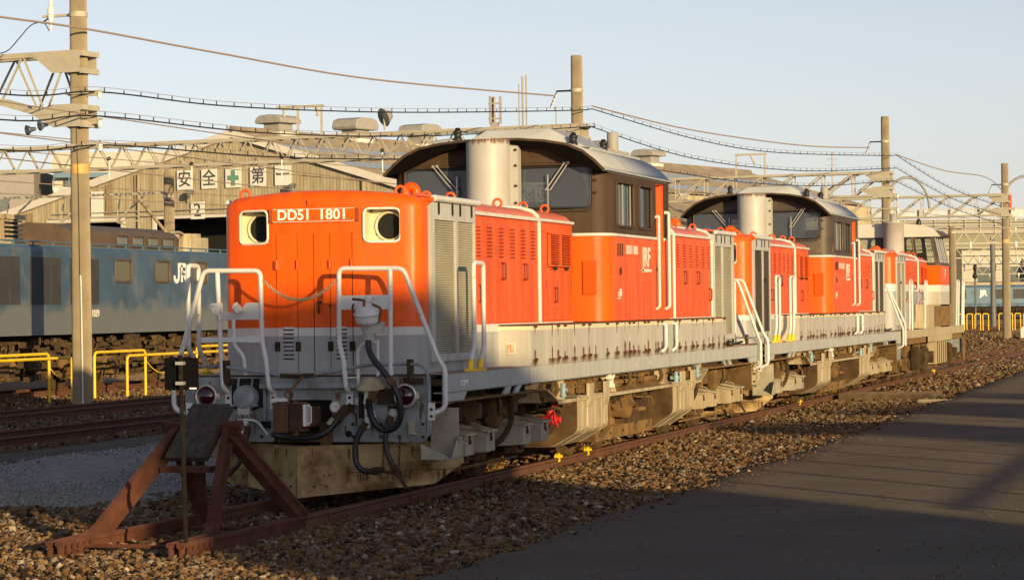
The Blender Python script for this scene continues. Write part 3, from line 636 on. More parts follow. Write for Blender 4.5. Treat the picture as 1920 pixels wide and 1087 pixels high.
RUSTC = mat('flaking_rust', (.105, .045, .02), .8, var=.4, vscale=9, dirt=(.30, .22, .14), damt=.8, dscale=7, dlow=.60, dhigh=.70, streak=True)
def front_end(par, writing=True, bm=None):
    """buffer beam with everything hung on it"""
    m = M(); y0, y1 = -.40, -.365
    def pl(poly): m.prism([(x, y0, z) for x, z in poly], (0, y1-y0, 0), 0)
    pl([(-1.33,.70),(-1.24,.615),(-.36,.615),(-.36,1.285),(-1.33,1.285)])
    pl([(.27,.615),(1.24,.615),(1.33,.70),(1.33,1.285),(.27,1.285)])
    pl([(-.36,1.045),(.27,1.045),(.27,1.285),(-.36,1.285)])
    m.box(-1.33, 1.33, y1, -.05, 1.27, 1.285, 0)
    m.box(-.50, .60, -.47, y0-.002, 1.165, 1.225, 0); m.box(-.50, .60, -.45, y0-.002, 1.225, 1.285, 0)
    for x in (-1.25,-.95,-.75,-.5,.5,.8,1.0,1.25):
        for z in (.67, .80): m.cyl((x, y0, z), (x, y0-.014, z), .018, 6, 1)
    m.build('buffer_beam', [bm or BEAMG, DUSTD], par, bevel=.006)
    m = M(); rd = random.Random(21)
    for k in range(46):      # rust and oil runs on the beam
        x = rd.choice((rd.uniform(-1.3,-.40), rd.uniform(.30,1.3))); z = rd.uniform(.72,1.22); w_, h_ = rd.uniform(.012,.035), rd.uniform(.10,.34)
        if k % 5 == 0: w_ *= 2.5; h_ = .10
        m.quad((x-w_/2, y0-.0015, max(.625, z-h_/2)), (x+w_/2, y0-.0015, max(.625, z-h_/2)), (x+w_/2, y0-.0015, min(1.28, z+h_/2)), (x-w_/2, y0-.0015, min(1.28, z+h_/2)))
    m.build('rust_run', [STAIN], par)['kind'] = 'stuff'
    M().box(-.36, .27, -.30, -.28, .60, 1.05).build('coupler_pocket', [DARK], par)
    # coupler
    m = M()
    m.box(-.09, .13, -.90, -.35, .78, .98, 0)
    m.prism([(-.16,-.96,.74),(.02,-1.0,.74),(.02,-.86,.74),(.13,-.82,.74),(.13,-.70,.74),(-.16,-.70,.74)], (0,0,.30), 0)
    m.prism([(.035,-1.01,.75),(.11,-.99,.75),(.145,-.93,.75),(.11,-.87,.75),(.035,-.87,.75)], (0,0,.28), 3)
    m.cyl((.08,-.94,.71), (.08,-.94,1.06), .03, 10, 0); m.box(-.16, .0, -.985, -.9, 1.05, 1.085, 1); m.prism([(.15,-.93,.80),(.175,-.91,.80),(.175,-.78,.80),(.15,-.76,.80)], (0,0,.22), 1)
    m.tube(rnd([(.175,-.86,.83),(.215,-.86,.83),(.215,-.86,1.0),(.175,-.86,1.0)], .03), .010, 6, 1)
    m.tube([(.03,-.95,1.07),(.0,-.9,1.15),(.03,-.6,1.29)], .015, 6, 0); m.ring((0,-.92,1.12), (0,1,0), .04, .014, 6, 14, 0)
    m.box(-.30, .22, -.5, -.36, .62, .70, 2); m.box(.14, .27, -.42, -.40, .56, .82, 2)
    m.build('coupler', [RUSTC, WHITE, DUST, DUSTD], par, bevel=.012)
    # tail lamps
    for x in (-1.085, 1.085):
        m = M(); m.lathe((x, y0, 1.09), (0,-1,0), [(0,.125),(.07,.125),(.085,.118),(.085,.10),(.06,.098)], 28, 0)
        m.lathe((x, y0-.06, 1.09), (0,-1,0), [(0,.098),(.02,.09),(.038,.065),(.05,.035),(.054,0)], 28, 1)
        m.box(x+.115, x+.145, y0-.06, y0, 1.06, 1.12, 0)
        m.build('tail_lamp', [CHROME, REDGL], par)
    # uncoupling lever
    lv = [(-1.22,-.5,1.12),(-1.22,-.5,1.40),(-.93,-.5,1.40),(-.75,-.5,1.378),(-.2,-.5,1.296),(-.05,-.5,1.293),(.30,-.5,1.335),(.70,-.5,1.405),(1.10,-.5,1.412),(1.27,-.5,1.406),(1.335,-.5,1.34),(1.34,-.48,1.02)]
    m = M(); m.tube(rnd(lv, .05), .017, 8, 0); m.tube([(-.25,-.5,1.30),(-.05,-.5,1.292),(.12,-.5,1.308)], .021, 8, 1)
    for x in (-.86, 1.14): m.box(x-.018, x+.018, -.52, -.40, 1.22, 1.46, 1); m.box(x-.09, x+.12, -.43, y0-.002, 1.20, 1.27, 1)
    m.build('uncoupling_lever', [BEAMG, DUSTD], par)
    # handrails
    hy = -.50
    def bracket(m, x, z): m.box(x-.035, x+.035, y0-.018, y0-.002, z-.16, z+.02, 0); m.cyl((x, y0-.018, z-.05), (x, y0-.03, z-.05), .016, 6, 1); m.cyl((x, y0-.018, z-.12), (x, y0-.03, z-.12), .016, 6, 1)
    m = M()
    m.tube(rnd([(-.86,y0-.03,1.13),(-.885,hy,1.18),(-.90,hy,1.5),(-.935,hy,2.375)], .05), .026, 10)
    m.tube(rnd([(-.365,y0-.03,1.13),(-.375,hy,1.17),(-.41,hy,1.49),(-.447,hy,1.645),(-.457,hy,2.378),(-1.085,hy,2.388),(-1.41,-.40,1.46),(-1.485,-.38,1.36),(-1.485,-.38,.96),(-1.36,-.40,.905)], .07), .026, 10)
    for x, z in ((-.86,1.12),(-.365,1.12),(-1.30,1.0)): bracket(m, x, z)
    m.build('corner_handrail', [RAILW, DUSTD], par)
    m = M(); m.prism([(-.955,hy-.012,1.876),(-.45,hy-.012,1.876),(-.45,hy-.012,2.052),(-.62,hy-.012,2.052),(-.68,hy-.012,1.96),(-.955,hy-.012,1.96)], (0,.02,0), 0)
    for x in (-.78,-.72): m.cyl((x,hy-.015,1.91), (x,hy-.03,1.91), .014, 6, 0)
    m.cyl((-.98,hy-.02,2.0), (-.90,hy-.14,1.97), .045, 10, 0); m.box(-1.0, -.87, hy-.03, hy-.012, 1.95, 2.05, 0)
    m.cyl((-.70,hy-.02,2.0), (-.66,hy-.12,1.98), .04, 10, 0); m.ring((-.68,hy-.07,2.0), (.4,-1,0), .045, .018, 8, 14, 0, 0, 4.6)
    m.box(-1.12, -.44, hy-.02, hy+.02, 1.645, 1.70, 0); m.box(-.60, -.44, hy-.028, hy-.02, 1.64, 1.71, 0)
    m.tube(rnd([(-.76,hy,1.88),(-.76,hy,1.62),(-.67,hy+.05,1.50),(-.67,hy+.08,1.31)], .06), .022, 8, 0)
    m.build('jumper_rest', [RAILW], par, bevel=.004)
    m = M()
    m.tube(rnd([(.47,y0-.03,1.13),(.462,hy,1.17),(.44,hy,1.47),(.395,hy,1.60),(.40,hy,2.388),(1.09,hy,2.378),(1.42,-.40,1.46),(1.485,-.38,1.36),(1.485,-.38,.96),(1.36,-.40,.905)], .07), .026, 10)
    m.tube(rnd([(.945,hy,1.30),(.95,hy,2.38)], .03), .026, 10)
    m.tube(rnd([(.61,y0-.03,1.12),(.585,hy+.03,1.17),(.585,hy+.03,1.56),(.66,hy+.03,1.63),(.78,hy+.03,1.63)], .07), .018, 8)
    m.tube([(.79,hy+.05,1.29),(.79,hy+.05,1.66)], .02, 8); m.box(.45, .6, hy-.01, hy+.03, 1.27, 1.285)
    for x, z in ((.47,1.12),(.97,1.13),(1.345,1.0)): bracket(m, x, z)
    m.build('corner_handrail', [RAILW, DUSTD], par)
    m = M(); m.box(.41, .94, hy-.02, hy-.003, 1.968, 2.112, 0)
    for x in (.64,.72,.80,.86): m.cyl((x,hy-.02,2.09), (x,hy-.035,2.09), .014, 6, 0)
    m.prism([(.70,hy-.02,2.09),(.78,hy-.02,2.09),(.74,hy-.14,1.99)], (0,0,.015), 0)
    m.build('socket_plate', [RAILW], par)
    m = M(); P0, P1 = Vector((-.44,hy,2.29)), Vector((.39,hy,2.29)); N = 34
    for k in range(N):
        t = (k+.5)/N; c = P0.lerp(P1, t); c.z -= .215*4*t*(1-t); sl = -.215*4*(1-2*t)/(P1-P0).length
        d = Vector((1,0,sl)).normalized(); ax = Vector((0,1,0)) if k % 2 else d.cross(Vector((0,1,0)))
        b = d.cross(ax); pts = []
        for q in range(10):
            a = 2*PI*q/10; pts.append(c + d*math.cos(a)*.023 + b*math.sin(a)*.013)
        m.tube(pts, .0055, 5, 0, True)
    m.build('chain', [DUSTL], par)
    # jumper plug and thick cable
    m = M(); px = .745; m.lathe((px,-.60,1.83), (.0,-.25,1), [(0,0),(0,.115),(.03,.125),(.10,.125),(.15,.115),(.19,.09),(.20,0)], 22, 0)
    m.ring((px,-.63,1.93), (0,-.25,1), .128, .012, 6, 24, 0); m.lathe((px,-.575,1.66), (0,-.05,1), [(0,.06),(.1,.075),(.17,.10),(.19,.10)], 16, 1)
    m.box(px+.02, px+.15, -.62, -.52, 1.72, 1.84, 1); m.tube(rnd([(px-.12,-.62,1.88),(px-.15,-.66,1.98),(px-.12,-.70,2.02)], .03), .012, 6, 2); m.tube(rnd([(px+.12,-.62,1.83),(px+.16,-.66,1.98),(px+.08,-.70,2.02)], .03), .012, 6, 2)
    m.tube([(px,-.72,1.95),(px-.01,-.70,2.06),(px-.13,-.70,2.075)], .014, 6, 2)
    m.build('jumper_plug', [SANDB if False else RAILW, SILLG, DUST], par)
    hp = [(.745,1.67),(.748,1.58),(.795,1.48),(.896,1.365),(.991,1.248),(1.051,1.13),(1.084,.996),(1.071,.861),(1.013,.775),(.91,.738),(.82,.768),(.758,.861),(.737,.98),(.745,1.06)]
    m = M(); m.tube(rnd([(x, -.60 - .05*math.sin(i/2), z) for i, (x, z) in enumerate(hp)], .08, 4), .033, 10)
    m.lathe((.975,-.665,1.275), (.62,0,-.78), [(0,.034),(0,.045),(.08,.045),(.08,.034)], 12, 1)
    m.build('jumper_cable', [BLACK, DUST], par)
    m = M(); m.box(.64, .80, -.52, -.42, 1.12, 1.17, 0); m.lathe((.73,-.50,1.165), (0,-.15,1), [(0,.15),(.02,.15),(.05,.12),(.10,.09),(.12,0)], 18, 0); m.cyl((.74,-.56,1.04), (.74,-.54,1.16), .05, 12, 1)
    m.prism([(.68,-.6,1.02),(.71,-.6,1.0),(.735,-.6,1.13),(.70,-.6,1.15)], (0,.015,0), 2); m.box(.58, .62, -.46, y0, .86, 1.18, 3); m.box(.78, .98, -.46, y0, 1.0, 1.16, 3)
    m.build('jumper_socket', [DUSTL, DUST, SILLG, DUSTD], par)
    # left jumper socket in its recess
    m = M(); m.box(-.82, -.48, y0-.02, y0-.003, .97, 1.27, 2); m.lathe((-.655,y0-.02,1.07), (0,-1,.12), [(0,.135),(.03,.135),(.05,.125),(.09,.12),(.10,.105),(.105,0)], 22, 0)
    m.prism([(-.80,y0-.10,.985),(-.51,y0-.10,.985),(-.55,y0-.10,1.03),(-.76,y0-.10,1.03)], (0,.06,0), 0); m.box(-.72, -.59, y0-.12, y0-.02, .90, .985, 1)
    for x in (-.73,-.58): m.tube([(x,y0-.05,1.27),(x,y0-.08,1.16)], .012, 6, 0)
    m.tube(rnd([(-.80,y0-.03,.98),(-.70,y0-.06,.945),(-.6,y0-.06,.945),(-.52,y0-.03,.98)], .04), .012, 6, 2); m.box(-.47, -.44, y0-.03, y0-.003, .80, 1.25, 0); m.box(-.5,-.40,y0-.03,y0-.003,.76,.83,2)
    m.build('jumper_socket', [BEAMG, SILLG, DARK], par)
    # brake hoses and cocks
    def hose(path, r, nm, tail=True, headm=None):
        m = M(); m.tube(rnd(path, .06, 4), r, 10, 0)
        a, b = Vector(path[-2]), Vector(path[-1]); d = (b-a).normalized()
        if tail: m.lathe(b - d*.06, d, [(0,r+.004),(.02,r+.012),(.08,r+.012),(.09,.03),(.13,.035),(.15,0)], 10, 1); m.beam(b+d*.02, b+d*.15+Vector((.03,0,-.05)), .03, .03, 1)
        a, b = Vector(path[0]), Vector(path[1]); d = (b-a).normalized(); m.lathe(a-d*.03, d, [(0,r+.008),(.09,r+.008)], 10, 1)
        m.build(nm, [BLACK, DUSTD], par)
    hose([(.665,-.52,.80),(.60,-.54,.70),(.565,-.54,.586),(.563,-.54,.45),(.608,-.54,.353),(.699,-.54,.321),(.80,-.54,.335)], .03, 'brake_hose')
    hose([(.935,-.52,.86),(.90,-.54,.776),(.892,-.54,.668),(.902,-.54,.533),(.946,-.54,.425),(1.0,-.54,.34)], .028, 'brake_hose')
    hose([(.40,-.50,.90),(.30,-.55,.75),(.20,-.6,.685),(.0,-.62,.665),(-.2,-.6,.68),(-.33,-.5,.70)], .034, 'brake_hose', False)
    hose([(-.62,-.50,.75),(-.63,-.55,.55),(-.70,-.56,.38),(-.82,-.55,.30)], .028, 'brake_hose')
    m = M(); m.lathe((.70,-.46,.885), (-.3,-.3,-1), [(0,.03),(.02,.05),(.06,.035),(.10,.05),(.13,.04)], 12, 0); m.cyl((.70,y0,.86), (.70,-.5,.86), .04, 10, 0); m.box(.66, .72, -.5, -.44, .88, .96, 0); m.build('air_cock', [RAILW], par)
    m = M(); m.cyl((-.68,y0,.80), (-.68,-.47,.80), .035, 10, 0); m.box(-.74,-.62,-.48,-.44,.82,.855,0); m.tube(rnd([(-.66,-.48,.85),(-.52,-.48,.84),(-.40,-.49,.69)], .06), .014, 6, 0); m.lathe((-.68,-.46,.84), (0,0,-1), [(0,.04),(.08,.045),(.15,.03)], 10, 0); m.build('air_cock', [RAILW], par)
    m = M(); m.box(.40,.52,-.43,y0-.002,.93,1.0,0); m.lathe((.44,-.43,.96), (-.5,-.3,-.6), [(0,.05),(.05,.055),(.1,.045),(.12,.06),(.2,.05)], 12, 0); m.lathe((.335,-.50,.845), (-.5,-.3,-.6), [(0,.045),(.02,.05),(.04,.045),(.05,.05),(.08,.045)], 12, 1); m.tube(rnd([(.5,-.46,.94),(.55,-.46,.90),(.56,-.46,.78)], .03), .01, 6, 0); m.build('air_cock', [DUSTD, DUSTL], par)
    m = M(); m.box(.88,1.0,-.42,y0-.002,.90,.99,1); m.lathe((.945,-.43,.95), (-.1,-.3,-1), [(0,.035),(.04,.05),(.08,.04),(.12,.03)], 12, 0); m.build('air_cock', [SILLG, DUSTD], par)
    m = M(); m.lathe((.315,y0,.975), (0,-1,0), [(0,.062),(.03,.062),(.035,.055),(.03,.05)], 20, 0); m.cyl((.315,y0-.02,.975), (.315,y0-.031,.975), .05, 20, 1); m.beam((.315,y0-.033,.975), (.34,y0-.033,.99), .004, .006, 2); m.build('pressure_gauge', [DUSTL, RAILW, INK], par)
    m = M(); m.cyl((.45,y0-.001,.70), (.45,y0-.006,.70), .035, 16, 0); m.build('inspection_hole', [DARK], par)
    m = M(); m.box(1.10,1.17,-.43,y0-.002,.70,.83,0); m.cyl((1.135,-.43,.71),(1.2,-.44,.70),.012,6,1); m.build('hose_dummy', [SANDB, DUSTL], par)
    for x, z, n in ((.85, .66, 12), (1.02, .68, 13)):
        m = M()
        for k in range(n):
            c = Vector((x-.006*k*0, -.46-.004*k, z-k*.028)); pts = []
            for q in range(8):
                a = 2*PI*q/8; o_ = Vector((math.sin(a)*.011, 0, 0)) if k % 2 else Vector((0, math.sin(a)*.011, 0)); pts.append(c + Vector((0,0,math.cos(a)*.019)) + o_)
            m.tube(pts, .004, 5, 0, True)
        m.build('chain', [RUSTM], par)
    if writing:
        for s_, x, z in (('BP', .572, 1.03), ('MR', .69, .905), ('EQ', .945, .985), ('MR', -.69, .90)):
            text(s_, .095, 'beam_lettering', LETW, par, on_front(x, y0-.003, z), .9, .0015, .001)
    # snow plough
    m = M(); xs = 1.40; zt_, zb = .565, .06
    for sx in (-1, 1):
        a = Vector((0,-.64,0)); b = Vector((xs*sx,.46,0)); q = lambda t, z: a.lerp(b, t) + Vector((0,0,z))
        off = Vector((0,.03,0))
        m.prism([q(0,zt_), q(1,zt_), q(1,.36), q(.82,.15), q(0,zb)], off, 0)
        m.prism([q(0,zt_), q(1,zt_), q(1,zt_)+Vector((0,.16,0)), q(0,zt_)+Vector((0,.20,0))], (0,0,.02), 0)
        for t0, t1 in ((.04,.27),):
            m.prism([q(t0,.07)+Vector((0,-.012,0)), q(t1,.09)+Vector((0,-.012,0)), q(t1,.265)+Vector((0,-.012,0)), q(t0,.27)+Vector((0,-.012,0))], (0,.012,0), 0)
            for t in (.09, .16): p = q(t, .17)+Vector((0,-.02,0)); m.cyl(p, p+Vector((0,.02,0)), .014, 8, 1); 
        for t0, t1, z in ((.28, .99, .30),): m.beam(q(t0,z)+Vector((0,-.004,0)), q(t1,z)+Vector((0,-.004,0)), .012, .006, 1)
        m.box(.9*sx, 1.0*sx, .0, .5, .56, .9, 0)
    rd = random.Random(8)
    for sx in (-1, 1):
        a = Vector((0,-.64,0)); b = Vector((xs*sx,.46,0)); n_ = Vector((0,-.0025,0))
        for k in range(26):
            t = rd.uniform(.03,.9); w_ = rd.uniform(.008,.028); z1 = rd.choice((.555,.30,.30)); h_ = rd.uniform(.08,.26); z0 = max(.17, z1-h_)
            p = lambda tt, z: a.lerp(b, tt) + Vector((0,0,z)) + n_
            m.quad(p(t,z0), p(t+w_*sx*sx,z0), p(t+w_,z1), p(t,z1), 2)
    m.beam((0,-.652,zb), (0,-.652,zt_), .03, .02, 0, (0,1,0))
    m.build('snow_plough', [PLOW, DUSTD, STAIN], par)
    # corner steps
    for sx in (-1, 1):
        m = M(); X = 1.36*sx
        m.prism([(1.20*sx,-.34,.60),(1.20*sx,-.34,.44),(1.44*sx,-.34,.43),(1.50*sx,-.34,.46)], (0,.02,0), 0); m.prism([(1.52*sx,-.34,.45),(1.52*sx,.02,.45),(1.52*sx,.02,.66),(1.52*sx,-.1,.66)], (.015*sx,0,0), 0)
        m.box(1.2*sx, 1.52*sx, -.33, .02, .43, .45, 0); m.box(1.2*sx, 1.5*sx, .0, .02, .43, .95, 0)
        m.build('footstep', [SANDB], par, bevel=.004)

def sill_box(par, y0, y1, mm=None):
    for sx in (-1, 1):
        x0, x1 = 1.05*sx, 1.43*sx
        m = M(); m.box(x0, x1, y0, y1, 1.297, 1.705, 0); m.box(x0, x1+.001*sx, y0-.001, y1+.001, 1.705, 1.757, 1); m.box(x0, x1+.012*sx, y0-.012, y1+.012, 1.757, 1.772, 2)
        m.build('side_locker', [mm or SILLG, CREAM if mm is None else SILLG, RUSTM], par, bevel=.006)
        ps = [3.02, 4.371, 5.544, 6.768, 7.017, 7.948, 8.818, 9.62, 10.75, 11.937, 13.112, y1-.02]
        for k in range(len(ps)-1):
            a, b = ps[k]+.008, ps[k+1]-.008
            if b > y1 or a < y0: continue
            m = M(); m.box(x1, x1+.008*sx, a, b, 1.325, 1.705, 0); m.box(x1, x1+.009*sx, a, b, 1.705, 1.752, 1)
            for q in (.12, .88):
                if b-a > .5: y = a+(b-a)*q; m.cyl((x1+.008*sx, y, 1.372), (x1+.04*sx, y, 1.372), .016, 8, 2); m.box(x1, x1+.02*sx, y-.03, y+.03, 1.345, 1.362, 2); m.cyl((x1+.014*sx, y-.05, 1.745), (x1+.014*sx, y+.05, 1.745), .014, 6, 2)
            if sx > 0 and b-a > .5:     # rust runs below the latches, 1 mm proud of the door
                rd = random.Random(int(a*100))
                for y in (a+(b-a)*.12, a+(b-a)*.88, a+(b-a)*rd.uniform(.3,.7)):
                    for z, w_, h_ in ((1.385, .10, .20), (1.70, .06, .16), (1.335, .30, .09)):
                        if z > 1.5 and rd.random() < .4: continue
                        ww, hh = w_*rd.uniform(.7,1.5), h_*rd.uniform(.6,1.4); X = x1+.0105
                        m.quad((X, y-ww/2, z-hh*.55), (X, y+ww/2, z-hh*.55), (X, y+ww/2, z+hh*.5), (X, y-ww/2, z+hh*.5), 3)
            m.build('locker_door', [SILLG, CREAM, RUSTM, STAIN], par)

def frame_side(par, L, front_gusset=True):
    m = M()
    for sx in (-1, 1):
        x0, x1 = 1.395*sx, 1.43*sx
        m.box(x0, x1, -.22, L, 1.10, 1.297, 0); m.box(1.30*sx, x1, -.22, L, 1.098, 1.112, 0)
        for s, o in ((1, 0), (-1, L-.22)):
            Y = (lambda y: y) if s > 0 else (lambda y: o - y)
            def pg(*p): m.prism([(x0, Y(a), b) for a, b in p], (.035*sx, 0, 0), 0)
            pg((-.22,1.10),(.56,1.10),(.43,1.015),(-.22,.985)); pg((2.06,1.10),(2.24,1.10),(2.13,1.02),(1.92,1.02)); pg((2.50,1.10),(2.66,1.10),(2.50,1.02),(2.36,1.02))
            m.box(1.12*sx, 1.445*sx, Y(-.2), Y(3.72), 1.0, 1.018, 1)
            for y in (.30, 1.3, 2.9): m.box(1.0*sx, 1.39*sx, Y(y), Y(y+.02), 1.018, 1.10, 2)
            m.box(.92*sx, 1.0*sx, Y(-.2), Y(3.72), 1.018, 1.10, 2)
    m.box(-1.39, 1.39, -.2, L, 1.18, 1.25, 1)
    m.build('side_frame', [mats_frame[0], DUST, DUSTD], par, bevel=.004)
    m = M(); m.box(-1.43, 1.43, -.36, L, 1.2975, 1.3, 0); m.build('walkway', [RUSTWALK], par)
mats_frame = [mat('frame_grey_paint', (.40, .40, .395), .5, var=.1, dirt=(.25, .17, .10), damt=.5, dscale=1.6, dlow=.5, dhigh=.8, streak=True)]

RUSTWALK = mat('rusty_walkway', (.22, .15, .12), .85, var=.2, vscale=4, dirt=(.12, .05, .025), damt=.8, dscale=3, dlow=.45, dhigh=.65)
SOFFIT = mat('soffit_shade_black', (.004, .003, .003), .9, var=.1, spec=.05)  # near black, so colour carries the shade of the roof soffit
def roof_z(x):
    x = abs(x); pts = [(0,4.135),(.35,4.13),(.7,4.10),(1.0,4.045),(1.2,3.955),(1.35,3.84),(1.485,3.705)]
    for (a, za), (b, zb) in zip(pts, pts[1:]):
        if x <= b: return za + (zb-za)*(x-a)/(b-a)
    return 3.7

def cab(par, num, brown, lower, glass, text_worn=True, plates=True):
    XW = 1.455; yf, yb = 6.62, 10.22
    plan = [(-XW,6.98),(-1.445,6.86),(-1.40,6.75),(-1.32,6.68),(-1.24,6.655),(-.6,6.63),(-.21,6.62),(.21,6.62),(.6,6.63),(1.24,6.655),(1.32,6.68),(1.40,6.75),(1.445,6.86),(XW,6.98)]
    zs = [1.78, 2.875, 3.215, 3.775, 3.80]
    for rear in (False, True):
        fy = (lambda y: y) if not rear else (lambda y: yf + yb - y)
        xs = list(range(len(plan)))
        def skip(cu, cv):
            i = int(cu); xm = (plan[i][0] + plan[i+1][0])/2
            return .21 < abs(xm) < 1.24 and 3.215 < cv < 3.775
        def fn(i, z): x, y = plan[i]; return (x, fy(y), min(z, roof_z(x)-.02) if z > 3.5 else z)
        m = M(); m.grid(xs, zs, fn, skip, lambda u, v: 0 if v > 2.88 else 1, True, flip=rear)
        # upper arch
        for i in range(len(plan)-1):
            (xa, ya), (xb, yb_) = plan[i], plan[i+1]
            za, zb_ = roof_z(xa)-.02, roof_z(xb)-.02
            if max(za, zb_) > 3.80:
                n = 1 if abs(xb-xa) < .45 else 6
                for k in range(n):
                    x0, x1 = xa+(xb-xa)*k/n, xa+(xb-xa)*(k+1)/n; y0, y1 = ya+(yb_-ya)*k/n, ya+(yb_-ya)*(k+1)/n
                    m.add([(x0,fy(y0),min(3.80,roof_z(x0)-.02)),(x1,fy(y1),min(3.80,roof_z(x1)-.02)),(x1,fy(y1),roof_z(x1)-.02),(x0,fy(y0),roof_z(x0)-.02)], [(0,1,2,3) if not rear else (3,2,1,0)], 0, True)
        d = .03 if not rear else -.03
        w = m.build('cab_end_wall', [brown, ORANGE], par)
        for sx in (-1, 1):
            m = M(); c = Vector(((.21+1.24)/2*sx, 0, (3.215+3.775)/2)); hw, hh = .515, .28
            def rr(a_w, a_h, r_, yy, n=5):
                out = []
                for qx, qz, a0 in ((a_w-r_, a_h-r_, 0), (-(a_w-r_), a_h-r_, 90), (-(a_w-r_), -(a_h-r_), 180), (a_w-r_, -(a_h-r_), 270)):
                    for k in range(n): a = R(a0+90/(n-1)*k); out.append(Vector((c.x+qx+r_*math.cos(a), yy, c.z+qz+r_*math.sin(a))))
                return out
            ry = 6.637
            P = [Vector((p.x, fy(6.62+.035*max(0,(abs(p.x)-.21))/1.03 - .006), p.z)) for p in rr(.535, .30, .09, 0)]
            m.tube(P, .020, 8, 0, True)
            P2 = [Vector((p.x, fy(6.62+.035*max(0,(abs(p.x)-.21))/1.03 + .004), p.z)) for p in rr(.50, .265, .06, 0)]
            m.tube(P2, .016, 6, 1, True)
            # corner fillets hidden behind the frame
            f = m.build('window_frame', [brown, BLACK], w)
            m = M(); q = rr(.52, .285, .08, 0); m.add([(p.x, fy(6.645), p.z) for p in q], [tuple(range(len(q)))]); m.build('window_pane', [glass], w)
            # wiper
            m = M()
            if sx > 0: A, B = Vector((.90,6.60,3.80)), Vector((.66,6.57,3.46))
            else: A, B = Vector((-.86,6.60,3.80)), Vector((-.56,6.57,3.46))
            A.y, B.y = fy(A.y), fy(B.y); e = Vector((.055,0,.005))
            m.tube([A, B], .009, 6, 0); m.tube([A+e, B+Vector((.06,0,0))], .009, 6, 0); m.tube([B, B+Vector((.06,0,0))], .008, 6, 0)
            m.box(B.x+.025, B.x+.04, fy(6.565), fy(6.578), 3.25, 3.66, 0); m.cyl(A+Vector((0,fy(6.62)-A.y,0)), A, .02, 8, 0); m.cyl(A+e+Vector((0,fy(6.62)-A.y,0)), A+e, .02, 8, 0)
            m.build('wiper', [CHROME], w)
        m = M()
        for x, z in ((.98,3.86),(-.62,3.86),(1.3,3.42),(1.3,3.58),(-1.3,3.8)): m.cut(); m.cyl((x, fy(6.66 if abs(x) > 1.2 else 6.645), z), (x, fy(6.61), z), .018, 8, 0)
        m.build('bolt_head', [brown], w); m = M(); m.box(.45, .80, fy(6.615), fy(6.62), 3.90, 4.02, 0); m.build('roof_hatch', [brown], w)
        # square access panel low on the cab front, beside the hood
        m = M(); m.box(1.12, 1.30, fy(6.625), fy(6.66), 2.12, 2.55, 0); m.cut(); m.box(-1.30, -1.12, fy(6.625), fy(6.66), 2.12, 2.55, 0); m.build('access_panel', [ORANGE], w, bevel=.006)
    # side walls
    for sx in (-1, 1):
        ys = [6.98, 7.12, 8.06, 8.38, 9.10, 9.46, 10.02, 9.86+.36]
        ys = [6.98, 7.12, 8.06, 8.38, 9.10, 9.42, 9.86]
        zz = [1.78, 1.90, 2.875, 3.0, 3.58, 3.64, 3.72]
        def skip(y, z):
            if 3.0 < z < 3.58 and (7.12 < y < 8.06 or 8.38 < y < 9.10): return True
            return 1.90 < z < 3.64 and 9.42 < y < 9.86
        m = M(); m.grid(ys, zz, lambda y, z: (XW*sx, y, z), skip, lambda y, z: 0 if z > 2.88 else 1, False, flip=sx < 0)
        # reveals
        for a, b, c, d in ((7.12,8.06,3.0,3.58),(8.38,9.10,3.0,3.58)):
            for p, q in (((a,c),(b,c)),((b,c),(b,d)),((b,d),(a,d)),((a,d),(a,c))): m.add([(XW*sx,p[0],p[1]),(XW*sx,q[0],q[1]),((XW-.05)*sx,q[0],q[1]),((XW-.05)*sx,p[0],p[1])], [(0,1,2,3)], 0)
        w = m.build('cab_side_wall', [brown, lower], par)
        m = M()
        for a, b, c, d in ((7.12,8.06,3.0,3.58),(8.38,9.10,3.0,3.58)):
            m.cut(); m.tube(rnd([((XW+.003)*sx,(a+b)/2,c),((XW+.003)*sx,b,c),((XW+.003)*sx,b,d),((XW+.003)*sx,a,d),((XW+.003)*sx,a,c),((XW+.003)*sx,(a+b)/2,c)], .07), .022, 6, 0)
        m.cut()
        for y in (7.55, 7.98): m.cut(); m.box((XW-.03)*sx, (XW-.015)*sx, y, y+.025, 3.0, 3.58, 1)
        m.build('window_frame', [brown, CHROME], w)
        m = M(); m.box((XW-.045)*sx, (XW-.04)*sx, 7.12, 8.06, 3.0, 3.58, 0); m.cut(); m.box((XW-.045)*sx, (XW-.04)*sx, 8.38, 9.10, 3.0, 3.58, 0); m.build('window_pane', [GLASSD], w)
        m = M(); X = (XW-.10)*sx
        m.box(X-.02*sx, X, 9.42, 9.86, 1.90, 3.64, 0)
        for (a, b) in ((9.42, 9.425), (9.855, 9.86)): m.box(X, XW*sx, a, b, 1.90, 3.64, 2)
        m.box(X, XW*sx, 9.42, 9.86, 3.635, 3.64, 2)
        m.box(X, X+.006*sx, 9.50, 9.78, 2.95, 3.50, 1)
        m.build('cab_door', [FADED, GLASSD, FADED], par)
        m = M(); m.tube(rnd([((XW)*sx,9.36,3.18),((XW+.05)*sx,9.36,3.20),((XW+.05)*sx,9.36,1.95),((XW)*sx,9.36,1.92)], .03), .021, 8); m.tube(rnd([((XW)*sx,9.92,3.26),((XW+.06)*sx,9.94,3.26),((XW+.06)*sx,9.94,1.95),((XW)*sx,9.94,1.92)], .04), .024, 8)
        m.build('door_handrail', [RAILW], par)
        m = M()
        for y, dy in ((9.80,-.06),(10.48,-.06)): m.cut(); m.tube(rnd([((1.445)*sx,y,1.72),(1.49*sx,y,1.70),(1.49*sx,y,1.42),(1.49*sx,y+dy,1.36),(1.44*sx,y+dy*2,1.33)], .05), .024, 8)
        m.build('step_handrail', [RAILW], par)
